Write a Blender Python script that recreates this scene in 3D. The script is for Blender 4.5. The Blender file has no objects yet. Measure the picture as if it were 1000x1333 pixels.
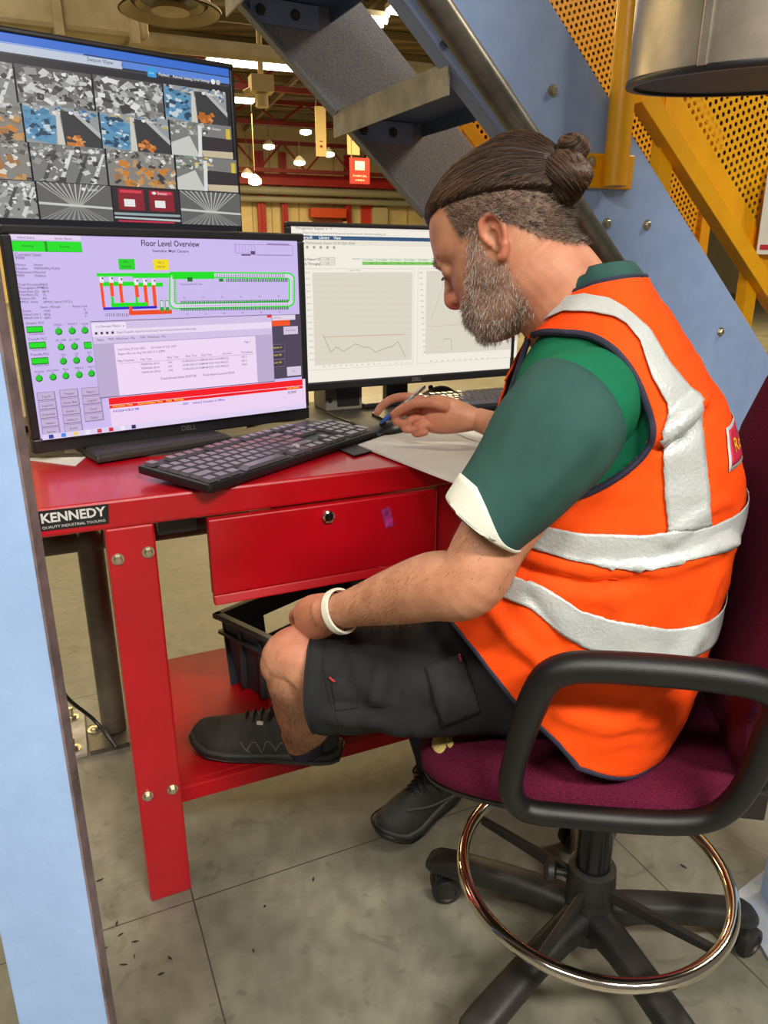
import bpy, bmesh, math, random
import numpy as np
from mathutils import Vector, Matrix, noise
from mathutils.bvhtree import BVHTree

random.seed(7)
scene = bpy.context.scene
COL = scene.collection
PI = math.pi

# ------------------------------------------------------------------ camera model (image is 1000 x 1333)
FPX = 960.0
CAMH = 1.25
PITCH = math.atan(316 / 960)
CP, SP = math.cos(PITCH), math.sin(PITCH)
EYE = Vector((0, 0, CAMH))

def ray(px, py):
    xc = (px - 500) / FPX; v = (666.5 - py) / FPX
    d = Vector((xc, CP + v * SP, -SP + v * CP))
    return d / d.y

def at(px, py, Y):            # point seen at a pixel, at distance Y in front of the viewer
    return EYE + ray(px, py) * Y

def atz(px, py, z):           # point seen at a pixel, on the level z
    d = ray(px, py)
    return EYE + d * ((z - CAMH) / d.z)

def onplane(px, py, p, n):
    d = ray(px, py)
    return EYE + d * ((Vector(p) - EYE).dot(n) / d.dot(n))

def proj(q):
    q = Vector(q) - EYE
    dep = q.y * CP - q.z * SP; up = q.y * SP + q.z * CP
    return (500 + q.x / dep * FPX, 666.5 - up / dep * FPX)

# ------------------------------------------------------------------ materials
def lin(h):
    if isinstance(h, str):
        h = h.lstrip('#'); c = [int(h[i:i + 2], 16) / 255 for i in (0, 2, 4)]
    else:
        c = [x / 255 for x in h]
    return tuple(x / 12.92 if x <= .04045 else ((x + .055) / 1.055) ** 2.4 for x in c)

def nodes(name):
    m = bpy.data.materials.new(name); m.use_nodes = True
    nt = m.node_tree
    return m, nt, nt.nodes['Principled BSDF']

def N(nt, typ, **kw):
    n = nt.nodes.new(typ)
    for k, v in kw.items():
        if k.startswith('i_'):
            key = k[2:]
            key = int(key) if key.isdigit() else key
            n.inputs[key].default_value = v
        else:
            setattr(n, k, v)
    return n

def mat(name, col, rough=.5, metal=0., col2=None, nscale=8., ndetail=6., bump=0., bscale=60., spec=.5, coat=0., sheen=0., stretch=None, lo=.35, hi=.65, rvar=0.):
    m, nt, b = nodes(name)
    c1 = (*lin(col), 1)
    b.inputs['Base Color'].default_value = c1
    b.inputs['Roughness'].default_value = rough
    b.inputs['Metallic'].default_value = metal
    b.inputs['Specular IOR Level'].default_value = spec
    if coat: b.inputs['Coat Weight'].default_value = coat; b.inputs['Coat Roughness'].default_value = .12
    if sheen: b.inputs['Sheen Weight'].default_value = sheen
    tc = N(nt, 'ShaderNodeTexCoord')
    src = tc.outputs['Object']
    if stretch:
        mp = N(nt, 'ShaderNodeMapping'); mp.inputs['Scale'].default_value = stretch
        nt.links.new(src, mp.inputs['Vector']); src = mp.outputs['Vector']
    if col2 is not None:
        nz = N(nt, 'ShaderNodeTexNoise'); nz.inputs['Scale'].default_value = nscale; nz.inputs['Detail'].default_value = ndetail
        nz.inputs['Roughness'].default_value = .65
        nt.links.new(src, nz.inputs['Vector'])
        rp = N(nt, 'ShaderNodeValToRGB')
        rp.color_ramp.elements[0].position = lo; rp.color_ramp.elements[0].color = c1
        rp.color_ramp.elements[1].position = hi; rp.color_ramp.elements[1].color = (*lin(col2), 1)
        nt.links.new(nz.outputs['Fac'], rp.inputs['Fac']); nt.links.new(rp.outputs['Color'], b.inputs['Base Color'])
        if rvar:
            mr = N(nt, 'ShaderNodeMapRange'); mr.inputs['To Min'].default_value = rough - rvar; mr.inputs['To Max'].default_value = rough + rvar
            nt.links.new(nz.outputs['Fac'], mr.inputs['Value']); nt.links.new(mr.outputs['Result'], b.inputs['Roughness'])
    if bump:
        nb = N(nt, 'ShaderNodeTexNoise'); nb.inputs['Scale'].default_value = bscale; nb.inputs['Detail'].default_value = 3
        nt.links.new(src, nb.inputs['Vector'])
        bp = N(nt, 'ShaderNodeBump'); bp.inputs['Strength'].default_value = bump; bp.inputs['Distance'].default_value = .004
        nt.links.new(nb.outputs['Fac'], bp.inputs['Height']); nt.links.new(bp.outputs['Normal'], b.inputs['Normal'])
    return m

def emat(name, col, power):
    m, nt, b = nodes(name)
    b.inputs['Base Color'].default_value = (.8, .8, .8, 1)
    b.inputs['Emission Color'].default_value = (*lin(col), 1)
    b.inputs['Emission Strength'].default_value = power
    return m

def screen_mat(name, power):          # a lit display: what it shows is its own light
    m, nt, b = nodes(name)
    b.inputs['Base Color'].default_value = (.01, .01, .012, 1); b.inputs['Roughness'].default_value = .35
    a = N(nt, 'ShaderNodeAttribute'); a.attribute_name = 'shown'
    nt.links.new(a.outputs['Color'], b.inputs['Emission Color'])
    b.inputs['Emission Strength'].default_value = power
    return m

def perforated(name, col, pitch, dia):
    m, nt, b = nodes(name)
    b.inputs['Base Color'].default_value = (*lin(col), 1); b.inputs['Roughness'].default_value = .42
    uv = N(nt, 'ShaderNodeUVMap')
    def lattice(off):
        sc = N(nt, 'ShaderNodeVectorMath', operation='MULTIPLY'); sc.inputs[1].default_value = (1 / pitch, 1 / (pitch * 1.732), 0)
        nt.links.new(uv.outputs['UV'], sc.inputs[0])
        ad = N(nt, 'ShaderNodeVectorMath', operation='ADD'); ad.inputs[1].default_value = (off, off, 0)
        nt.links.new(sc.outputs[0], ad.inputs[0])
        fr = N(nt, 'ShaderNodeVectorMath', operation='FRACTION'); nt.links.new(ad.outputs[0], fr.inputs[0])
        sb = N(nt, 'ShaderNodeVectorMath', operation='SUBTRACT'); sb.inputs[1].default_value = (.5, .5, 0); nt.links.new(fr.outputs[0], sb.inputs[0])
        ml = N(nt, 'ShaderNodeVectorMath', operation='MULTIPLY'); ml.inputs[1].default_value = (1, 1.732, 0); nt.links.new(sb.outputs[0], ml.inputs[0])
        ln = N(nt, 'ShaderNodeVectorMath', operation='LENGTH'); nt.links.new(ml.outputs[0], ln.inputs[0])
        return ln.outputs['Value']
    mn = N(nt, 'ShaderNodeMath', operation='MINIMUM')
    nt.links.new(lattice(0), mn.inputs[0]); nt.links.new(lattice(.5), mn.inputs[1])
    lt = N(nt, 'ShaderNodeMath', operation='LESS_THAN'); lt.inputs[1].default_value = dia / pitch / 2
    nt.links.new(mn.outputs[0], lt.inputs[0])
    tr = N(nt, 'ShaderNodeBsdfTransparent'); mx = N(nt, 'ShaderNodeMixShader')
    nt.links.new(lt.outputs[0], mx.inputs[0]); nt.links.new(b.outputs[0], mx.inputs[1]); nt.links.new(tr.outputs[0], mx.inputs[2])
    nt.links.new(mx.outputs[0], nt.nodes['Material Output'].inputs['Surface'])
    return m

# ------------------------------------------------------------------ mesh building
def V(*a): return Vector(a)

def frame_of(t, up=Vector((0, 0, 1))):
    t = Vector(t).normalized()
    a = up - t * up.dot(t)
    if a.length < 1e-4:
        a = Vector((1, 0, 0)) - t * t.x
    a.normalize()
    return t.cross(a), a          # side, up

class MB:
    def __init__(s):
        s.v = []; s.f = []; s.m = []; s.c = []; s.uv = None
    def add(s, vs, fs, mi=0, col=None):
        o = len(s.v)
        s.v += [Vector(p) for p in vs]
        for f in fs:
            s.f.append([i + o for i in f]); s.m.append(mi); s.c.append(col)
        return o
    def box(s, c, size, ax=None, mi=0, col=None):
        c = Vector(c)
        if ax is None: ax = (V(1, 0, 0), V(0, 1, 0), V(0, 0, 1))
        h = [Vector(ax[i]) * size[i] / 2 for i in range(3)]
        vs = [c + h[0] * i + h[1] * j + h[2] * k for k in (-1, 1) for j in (-1, 1) for i in (-1, 1)]
        s.add(vs, [(0, 2, 3, 1), (4, 5, 7, 6), (0, 1, 5, 4), (2, 6, 7, 3), (0, 4, 6, 2), (1, 3, 7, 5)], mi, col); return s
    def prism(s, poly, off, mi=0, col=None):
        poly = [Vector(p) for p in poly]; off = Vector(off); n = len(poly)
        nrm = Vector((0, 0, 0))
        for i in range(n): nrm += (poly[i] - poly[0]).cross(poly[(i + 1) % n] - poly[0])
        if nrm.dot(off) > 0: poly = poly[::-1]
        vs = poly + [p + off for p in poly]
        fs = [tuple(range(n)), tuple(reversed(range(n, 2 * n)))] + [(i, i + n, (i + 1) % n + n, (i + 1) % n) for i in range(n)]
        s.add(vs, fs, mi, col); return s
    def loft(s, rings, mi=0, cap=(True, True), closed=False, col=None):
        n = len(rings[0]); vs = [p for r in rings for p in r]; R = len(rings)
        fs = []
        for i in range(R if closed else R - 1):
            a = i * n; b = ((i + 1) % R) * n
            for k in range(n):
                k2 = (k + 1) % n
                fs.append((a + k, a + k2, b + k2, b + k))
        if not closed:
            if cap[0]: fs.append(tuple(reversed(range(n))))
            if cap[1]: fs.append(tuple(range((R - 1) * n, R * n)))
        s.add(vs, fs, mi, col); return s
    def tube(s, path, r, seg=12, mi=0, closed=False, cap=True, up=Vector((0, 0, 1)), flat=1., col=None):
        path = [Vector(p) for p in path]; n = len(path)
        rs = r if isinstance(r, (list, tuple)) else [r] * n
        rings = []; pa = None
        for i, p in enumerate(path):
            if closed: t = path[(i + 1) % n] - path[i - 1]
            else: t = path[min(i + 1, n - 1)] - path[max(i - 1, 0)]
            if t.length < 1e-9: t = V(0, 0, 1)
            t.normalize()
            if pa is None: sd, a = frame_of(t, up)
            else:
                a = pa - t * pa.dot(t)
                if a.length < 1e-5: sd, a = frame_of(t, up)
                a.normalize(); sd = t.cross(a)
            pa = a
            rings.append([p + (sd * math.cos(2 * PI * k / seg) + a * math.sin(2 * PI * k / seg) * flat) * rs[i] for k in range(seg)])
        s.loft(rings, mi, (cap, cap), closed, col); return s
    def lathe(s, c, axis, prof, seg=24, mi=0, cap=True, col=None):
        axis = Vector(axis).normalized(); sd, a = frame_of(axis, V(0, 0, 1) if abs(axis.z) < .9 else V(0, 1, 0)); c = Vector(c)
        rings = [[c + axis * h + (sd * math.cos(2 * PI * k / seg) + a * math.sin(2 * PI * k / seg)) * max(r, 1e-4) for k in range(seg)] for r, h in prof]
        s.loft(rings, mi, (cap, cap), False, col); return s
    def cyl(s, a, b, r, seg=20, mi=0, col=None):
        a = Vector(a); b = Vector(b)
        return s.lathe(a, b - a, [(r, 0), (r, (b - a).length)], seg, mi, True, col)
    def ball(s, c, rad, ax=None, seg=20, rings=12, mi=0, col=None):
        if not isinstance(rad, (list, tuple)): rad = (rad,) * 3
        if ax is None: ax = (V(1, 0, 0), V(0, 1, 0), V(0, 0, 1))
        c = Vector(c); rr = []
        for i in range(rings + 1):
            ph = -PI / 2 + PI * (i + .0001 if i == 0 else (i - .0001 if i == rings else i)) / rings
            rr.append([c + Vector(ax[0]) * rad[0] * math.cos(ph) * math.cos(2 * PI * k / seg) + Vector(ax[1]) * rad[1] * math.cos(ph) * math.sin(2 * PI * k / seg) + Vector(ax[2]) * rad[2] * math.sin(ph) for k in range(seg)])
        s.loft(rr, mi, (True, True), False, col); return s
    def quad(s, a, b, c, d, mi=0, col=None):
        s.add([a, b, c, d], [(0, 1, 2, 3)], mi, col); return s
    def build(s, name, mats, parent=None, smooth=35, bevel=0, origin=None, bseg=2):
        if not isinstance(mats, (list, tuple)): mats = [mats]
        if parent is not None: org = Vector(WORLD[parent.name])
        elif origin is not None: org = Vector(origin)
        else:
            xs = [p.x for p in s.v]; ys = [p.y for p in s.v]; zs = [p.z for p in s.v]
            org = V((min(xs) + max(xs)) / 2, (min(ys) + max(ys)) / 2, min(zs))
        me = bpy.data.meshes.new(name)
        me.from_pydata([tuple(p - org) for p in s.v], [], s.f)
        for m in mats: me.materials.append(m)
        me.polygons.foreach_set('material_index', s.m)
        if any(c is not None for c in s.c):
            at_ = me.color_attributes.new('shown', 'FLOAT_COLOR', 'CORNER')
            buf = []
            for f, c in zip(s.f, s.c):
                cc = (*(c or (0, 0, 0)), 1.0); buf += list(cc) * len(f)
            at_.data.foreach_set('color', buf)
        if s.uv:
            l = me.uv_layers.new(name='UVMap')
            for poly in me.polygons:
                for li, vi in zip(poly.loop_indices, poly.vertices): l.data[li].uv = s.uv(s.v[vi])
        me.validate(); 
        o = bpy.data.objects.new(name, me); COL.objects.link(o)
        if smooth:
            me.polygons.foreach_set('use_smooth', [True] * len(me.polygons))
            if smooth < 180: me.set_sharp_from_angle(angle=math.radians(smooth))
        if parent is not None:
            o.parent = parent; o.location = (0, 0, 0)
        else: o.location = org
        WORLD[o.name] = tuple(org)
        if bevel:
            b = o.modifiers.new('edge', 'BEVEL'); b.width = bevel; b.segments = bseg; b.limit_method = 'ANGLE'; b.angle_limit = math.radians(40)
        return o

WORLD = {}
def tag(o, label, cat, group=None):
    o['label'] = label; o['category'] = cat
    if group: o['group'] = group
    return o
def root(name, loc, label, cat, group=None):
    o = bpy.data.objects.new(name, None); COL.objects.link(o); o.location = loc; o.empty_display_size = .05
    WORLD[o.name] = tuple(loc)
    return tag(o, label, cat, group)
def struct(o): o['kind'] = 'structure'; return o
def stuff(o): o['kind'] = 'stuff'; return o

def cr(pts, k=6, closed=False):        # Catmull-Rom through points / tuples
    A = np.array([list(p) for p in pts], float); n = len(A); out = []
    rng = range(n if closed else n - 1)
    for i in rng:
        if closed: p0, p1, p2, p3 = A[i - 1], A[i], A[(i + 1) % n], A[(i + 2) % n]
        else:
            p1, p2 = A[i], A[i + 1]
            p0 = A[i - 1] if i > 0 else 2 * p1 - p2
            p3 = A[i + 2] if i + 2 < n else 2 * p2 - p1
        for j in range(k):
            t = j / k
            out.append(.5 * ((2 * p1) + (-p0 + p2) * t + (2 * p0 - 5 * p1 + 4 * p2 - p3) * t * t + (-p0 + 3 * p1 - 3 * p2 + p3) * t ** 3))
    if not closed: out.append(A[-1])
    return out
def crv(pts, k=6, closed=False): return [Vector(p[:3]) for p in cr(pts, k, closed)]

def text2d(s, size=1., align='CENTER', bold=0.):
    cu = bpy.data.curves.new('lettering', 'FONT'); cu.body = s; cu.size = size; cu.align_x = align; cu.align_y = 'CENTER'; cu.resolution_u = 2
    cu.offset = bold
    o = bpy.data.objects.new('lettering', cu); COL.objects.link(o)
    bpy.context.view_layer.update()
    dg = bpy.context.evaluated_depsgraph_get()
    me = o.evaluated_get(dg).to_mesh()
    vs = [(v.co.x, v.co.y) for v in me.vertices]; fs = [tuple(p.vertices) for p in me.polygons]
    o.evaluated_get(dg).to_mesh_clear()
    bpy.data.objects.remove(o); bpy.data.curves.remove(cu)
    return vs, fs

def put_text(mb, s, O, ux, uy, nrm, size, align='CENTER', mi=0, col=None, width=None, bold=0., lift=.0004):
    vs, fs = text2d(s, 1., align, bold)
    if not vs: return
    k = size
    xs = [v[0] for v in vs]
    kx = k
    if width: kx = width / max(1e-6, max(xs) - min(xs))
    O = Vector(O)
    mb.add([O + ux * (x * kx) + uy * (y * k) + nrm * lift for x, y in vs], fs, mi, col)

def inpoly(x, y, poly):
    c = False; n = len(poly); j = n - 1
    for i in range(n):
        xi, yi = poly[i]; xj, yj = poly[j]
        if (yi > y) != (yj > y) and x < (xj - xi) * (y - yi) / (yj - yi) + xi: c = not c
        j = i
    return c

def hexbolt(mb, c, nrm, r=.009, mi=0):
    c = Vector(c); nrm = Vector(nrm).normalized()
    mb.lathe(c, nrm, [(r * 1.45, 0), (r * 1.45, .0025)], 16, mi)
    mb.lathe(c, nrm, [(r, .0025), (r, .009), (r * .8, .0105)], 6, mi)

# ------------------------------------------------------------------ common materials
M = {}
def setup_mats():
    M['red'] = mat('red_enamel', (190, 6, 26), .34, 0, (172, 5, 20), 5, coat=.35, bump=.02, bscale=25)
    M['red_worn'] = mat('red_enamel_worn', (192, 10, 24), .55, 0, (150, 12, 18), 6, spec=.3)
    M['blue'] = mat('blue_paint', (158, 184, 230), .5, 0, (148, 174, 222), 14, bump=.05, bscale=160)
    M['yellow'] = mat('yellow_paint', (246, 178, 6), .38, 0, (236, 164, 6), 9, coat=.2)
    M['perf'] = perforated('perforated_yellow_sheet', (244, 176, 8), .0262, .0146)
    M['steel'] = mat('galvanised_steel', (150, 150, 142), .45, .8, (110, 110, 104), 18, rvar=.1)
    M['darksteel'] = mat('dark_pipe_paint', (104, 96, 82), .42, .2, (80, 73, 62), 10)
    M['pipe'] = mat('grey_pipe', (126, 124, 116), .36, .65, (96, 92, 84), 12)
    M['zinc'] = mat('zinc_bolt', (196, 188, 164), .3, .9)
    M['chrome'] = mat('chrome', (225, 215, 200), .12, 1.)
    M['black'] = mat('black_plastic', (26, 26, 28), .38, 0, (32, 32, 34), 30, bump=.03, bscale=400)
    M['softblack'] = mat('moulded_black_urethane', (11, 11, 11), .45, 0, (19, 18, 17), 7, bump=.14, bscale=900)
    M['base'] = mat('dusty_black_plastic', (19, 18, 17), .5, 0, (40, 36, 32), 9, bump=.08, bscale=200)
    M['maroon'] = mat('maroon_weave', (112, 30, 60), .9, 0, (74, 14, 38), 380, bump=.8, bscale=620, spec=.15)
    M['white'] = mat('white_plastic', (232, 230, 220), .45)
    M['paper'] = mat('paper', (226, 222, 212), .8, 0, (216, 212, 202), 14)
    M['greyplastic'] = mat('dark_grey_crate', (58, 66, 70), .5, 0, (48, 55, 60), 20, bump=.04, bscale=200)
    M['cream'] = mat('cream_cladding', (222, 202, 150), .6, 0, (206, 186, 134), 2)
    M['hallred'] = mat('red_steelwork', (176, 26, 22), .5, 0, (150, 22, 18), 3)
    M['tube'] = emat('fluorescent_tube', (255, 246, 222), 9.)
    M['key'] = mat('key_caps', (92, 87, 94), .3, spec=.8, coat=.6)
setup_mats()

# directions of the place
U = Vector((math.sin(math.radians(65.5)), math.cos(math.radians(65.5)), 0))      # along the bench
W = Vector((-U.y, U.x, 0))                                                       # from the bench front to its back
Z = Vector((0, 0, 1))
D0 = Vector((-.4836, 1.2017, 0))
def bench(t, d, z): return D0 + U * t + W * d + Z * z
# ================================================================== HALL
def floor_mat():
    m, nt, b = nodes('vinyl_floor')
    tc = N(nt, 'ShaderNodeTexCoord')
    n1 = N(nt, 'ShaderNodeTexNoise'); n1.inputs['Scale'].default_value = 1.6; n1.inputs['Detail'].default_value = 8; n1.inputs['Roughness'].default_value = .7
    n2 = N(nt, 'ShaderNodeTexNoise'); n2.inputs['Scale'].default_value = 26; n2.inputs['Detail'].default_value = 5
    mp = N(nt, 'ShaderNodeMapping'); mp.inputs['Scale'].default_value = (1, 1, 1)
    nt.links.new(tc.outputs['Object'], n1.inputs['Vector']); nt.links.new(tc.outputs['Object'], n2.inputs['Vector'])
    r1 = N(nt, 'ShaderNodeValToRGB'); e = r1.color_ramp.elements
    e[0].position = .3; e[0].color = (*lin((96, 95, 83)), 1); e[1].position = .7; e[1].color = (*lin((146, 143, 127)), 1)
    nt.links.new(n1.outputs['Fac'], r1.inputs['Fac'])
    r2 = N(nt, 'ShaderNodeValToRGB'); e = r2.color_ramp.elements
    e[0].position = .3; e[0].color = (.62, .6, .56, 1); e[1].position = .6; e[1].color = (1, 1, 1, 1)
    nt.links.new(n2.outputs['Fac'], r2.inputs['Fac'])
    mx = N(nt, 'ShaderNodeMix', data_type='RGBA', blend_type='MULTIPLY'); mx.inputs[0].default_value = .55
    nt.links.new(r1.outputs['Color'], mx.inputs[6]); nt.links.new(r2.outputs['Color'], mx.inputs[7])
    # tile joints, laid square with the bench
    rot = N(nt, 'ShaderNodeMapping', vector_type='POINT')
    ang = math.atan2(U.y, U.x)
    rot.inputs['Rotation'].default_value = (0, 0, -ang)
    nt.links.new(tc.outputs['Object'], rot.inputs['Vector'])
    sep = N(nt, 'ShaderNodeSeparateXYZ'); nt.links.new(rot.outputs['Vector'], sep.inputs[0])
    corner = atz(252, 1172, 0)
    cu, cw = corner.dot(U), corner.dot(W)
    outs = []
    for ax, off, size in (('X', cu, .92), ('Y', cw, .92)):
        a = N(nt, 'ShaderNodeMath', operation='SUBTRACT'); a.inputs[1].default_value = off - size / 2; nt.links.new(sep.outputs[ax], a.inputs[0])
        d = N(nt, 'ShaderNodeMath', operation='DIVIDE'); d.inputs[1].default_value = size; nt.links.new(a.outputs[0], d.inputs[0])
        f = N(nt, 'ShaderNodeMath', operation='FRACT'); nt.links.new(d.outputs[0], f.inputs[0])
        s_ = N(nt, 'ShaderNodeMath', operation='SUBTRACT'); s_.inputs[1].default_value = .5; nt.links.new(f.outputs[0], s_.inputs[0])
        ab = N(nt, 'ShaderNodeMath', operation='ABSOLUTE'); nt.links.new(s_.outputs[0], ab.inputs[0])
        outs.append(ab.outputs[0])
    mn = N(nt, 'ShaderNodeMath', operation='MINIMUM'); nt.links.new(outs[0], mn.inputs[0]); nt.links.new(outs[1], mn.inputs[1])
    lt = N(nt, 'ShaderNodeMath', operation='LESS_THAN'); lt.inputs[1].default_value = .0017; nt.links.new(mn.outputs[0], lt.inputs[0])
    m2 = N(nt, 'ShaderNodeMix', data_type='RGBA'); nt.links.new(lt.outputs[0], m2.inputs[0])
    m2.inputs[7].default_value = (*lin((70, 64, 54)), 1)
    nt.links.new(mx.outputs[2], m2.inputs[6])
    # scuffs: thin streaks
    n3 = N(nt, 'ShaderNodeTexNoise'); n3.inputs['Scale'].default_value = 9; n3.inputs['Detail'].default_value = 9; n3.inputs['Distortion'].default_value = 2.5
    nt.links.new(tc.outputs['Object'], n3.inputs['Vector'])
    r3 = N(nt, 'ShaderNodeValToRGB'); e = r3.color_ramp.elements
    e[0].position = .33; e[0].color = (.45, .42, .38, 1); e[1].position = .385; e[1].color = (1, 1, 1, 1)
    nt.links.new(n3.outputs['Fac'], r3.inputs['Fac'])
    m3 = N(nt, 'ShaderNodeMix', data_type='RGBA', blend_type='MULTIPLY'); m3.inputs[0].default_value = .35
    nt.links.new(m2.outputs[2], m3.inputs[6]); nt.links.new(r3.outputs['Color'], m3.inputs[7])
    nt.links.new(m3.outputs[2], b.inputs['Base Color'])
    mr = N(nt, 'ShaderNodeMapRange'); mr.inputs['To Min'].default_value = .3; mr.inputs['To Max'].default_value = .6
    nt.links.new(n1.outputs['Fac'], mr.inputs['Value']); nt.links.new(mr.outputs['Result'], b.inputs['Roughness'])
    b.inputs['Specular IOR Level'].default_value = .4
    return m

fl = MB(); fl.box((0, 18, -.05), (60, 50, .1)); struct(fl.build('floor', floor_mat(), smooth=0, origin=(0, 0, 0)))

HD = Vector((.94, .342, 0)).normalized(); HN = Vector((-HD.y, HD.x, 0))      # along / towards the far wall
FW = 33.0
def hall(s, n, z): return HD * s + HN * n + Z * z
CEIL = 6.9
def ceil_mat():
    m, nt, b = nodes('corrugated_roof_deck')
    tc = N(nt, 'ShaderNodeTexCoord')
    wv = N(nt, 'ShaderNodeTexWave'); wv.inputs['Scale'].default_value = .55; wv.inputs['Distortion'].default_value = .6; wv.bands_direction = 'Y'
    nt.links.new(tc.outputs['Object'], wv.inputs['Vector'])
    rp = N(nt, 'ShaderNodeValToRGB'); rp.color_ramp.elements[0].color = (*lin((70, 58, 34)), 1); rp.color_ramp.elements[1].color = (*lin((118, 100, 66)), 1)
    nt.links.new(wv.outputs['Fac'], rp.inputs['Fac']); nt.links.new(rp.outputs['Color'], b.inputs['Base Color'])
    b.inputs['Roughness'].default_value = .7
    return m
c = MB(); c.box(hall(0, 19, CEIL + .1), (70, 44, .2), (HD, HN, Z)); struct(c.build('ceiling', ceil_mat(), smooth=0))
w = MB(); w.box(hall(0, FW + .15, 3.6), (70, .3, 7.2), (HD, HN, Z))
struct(w.build('wall_back', M['cream'], smooth=0))

def hx(px, py, n):                     # a point of the hall on the plane n metres towards the far wall
    return onplane(px, py, hall(0, n, 0), HN)
# wall cladding joints and service rails along the far wall
k = MB()
for px in (330, 355, 366, 390, 436, 470, 500, 530, 560):
    p = hx(px, 300, FW - .02); k.box((p.x, p.y, 3), (.05, .04, 6), (HD, HN, Z), 0)
stuffmat = mat('cladding_joint', (176, 156, 108), .6)
struct(k.build('trim_1', stuffmat, smooth=0))
k = MB()
for y_, t in ((246, .16), (258, .12)):
    a = hx(300, y_, FW - .5); k.cyl(hall(-30, FW - .5, a.z), hall(30, FW - .5, a.z), t, 10)
struct(k.build('trim_2', mat('grey_service_pipe', (150, 146, 124), .5), smooth=40))
# red frame of the far wall: columns and beam
for px, wd in ((341, .34), (371, .26), (453, .28), (600, .3), (760, .3), (250, .3)):
    p = hx(px, 280, FW - .3); k = MB()
    k.box((p.x, p.y, 2.9), (wd, .12, 5.8), (HD, HN, Z)); k.box((p.x, p.y, 2.9), (.05, .3, 5.8), (HD, HN, Z))
    struct(k.build('far_column', M['hallred'], smooth=0))
k = MB(); zb = hx(420, 236, FW - .4).z
k.box(hall(0, FW - .4, zb), (70, .2, .42), (HD, HN, Z)); struct(k.build('far_beam', M['hallred'], smooth=0))

TR = mat('dusty_red_truss', (138, 30, 24), .6, 0, (112, 34, 26), 2)
def truss(n, z0, z1, s0=-26, s1=30, step=1.9):
    k = MB()
    for z in (z0, z1): k.box(hall((s0 + s1) / 2, n, z), (s1 - s0, .14, .14), (HD, HN, Z))
    s = s0; up = True
    while s < s1:
        a = hall(s, n, z0 if up else z1); b_ = hall(s + step / 2, n, z1 if up else z0)
        k.tube([a, b_], .045, 6); s += step / 2; up = not up
    return struct(k.build('roof_beam', TR, smooth=0))
truss(FW - 1.2, zb + .25, zb + 1.25)
truss(11.5, CEIL - .95, CEIL - .15, -26, -1.6)
for n in (23, 28): truss(n, CEIL - .85, CEIL - .2)
# purlins under the deck
mp_ = mat('dusty_purlin', (128, 112, 76), .6, .2)
for n in np.arange(5.5, 33, 1.8):
    k = MB(); k.box(hall(0, n, CEIL - .1), (66, .07, .18), (HD, HN, Z)); struct(k.build('ceiling_beam', mp_, smooth=0))
for s in (-16, -10.5, -5, .5, 6, 11.5):
    k = MB(); k.box(hall(s, 19, CEIL - .3), (.1, 30, .12), (HD, HN, Z)); struct(k.build('ceiling_beam', mp_, smooth=0))

# lamps that the photo shows under the roof (px, py, n, length, width, label)
white_louvre = mat('lamp_housing', (226, 214, 180), .5)
def batten(p, L, wd, label, group, tubes=2, along=HD):
    r = root('ceiling_lamp', p, label, 'lamp', group)
    side = Vector((-along.y, along.x, 0))
    h = MB(); h.box(p + Z * .09, (L, wd, .1), (along, side, Z)); h.build('lamp_housing', white_louvre, r, smooth=0)
    for i in range(tubes):
        o = (i - (tubes - 1) / 2) * wd * .5
        t = MB(); t.cyl(p - along * L * .48 + side * o, p + along * L * .48 + side * o, .03 if wd < .5 else .06, 8); t.build('lamp_tube', M['tube'], r)
    return r
def lamp_at(px, py, z, L, wd, label, tubes=2):
    p = atz(px, py, z); return batten(p, L, wd, label, 'roof lamps of the hall', tubes)
lamp_at(328, 84, 6.2, 2.3, .5, 'long twin fluorescent lamp under the roof between CCTV screen and stair')
lamp_at(306, 130, 6.25, 1.2, .5, 'short fluorescent lamp peeping out at the CCTV screen edge')
lamp_at(476, 27, 6.2, .9, .5, 'bright twin tube lamp in the gap above the stair tread')
lamp_at(527, 14, 6.3, .7, .5, 'lamp in the open gap of the stair, close to the near stringer')
far_l = ['round far lamp nearest the cream banner, left of it', 'far lamp left of the cream banner, over the truss', 'far lamp right below the cream banner', 'far lamp low over the red truss, left of banner foot',
         'small lamp beside the CCTV screen edge, over the red beam', 'lowest small far lamp close to CCTV screen edge']
for (px, py), lb in zip(((398, 172), (350, 191), (428, 201), (390, 212), (322, 228), (332, 237)), far_l):
    z = 6.0 if py < 220 else 5.4
    p = atz(px, py, z)
    if p.y > 30.5: p = at(px, py, 30.5 if py < 230 else 26)
    r = root('high_bay_lamp', p, lb, 'lamp', 'round high bay lamps far away')
    h = MB(); h.lathe(p, Z, [(.21, .05), (.21, .08), (.12, .18), (.04, .24)], 16); h.build('lamp_shade', white_louvre, r)
    h = MB(); h.lathe(p - Z * .06, Z, [(.08, -.03), (.2, .01), (.215, .08)], 16); h.build('lamp_bulb', M['tube'], r)
    h = MB(); h.cyl(p + Z * .34, V(p.x, p.y, CEIL), .012, 6); h.build('lamp_rod', mp_, r)

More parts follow.
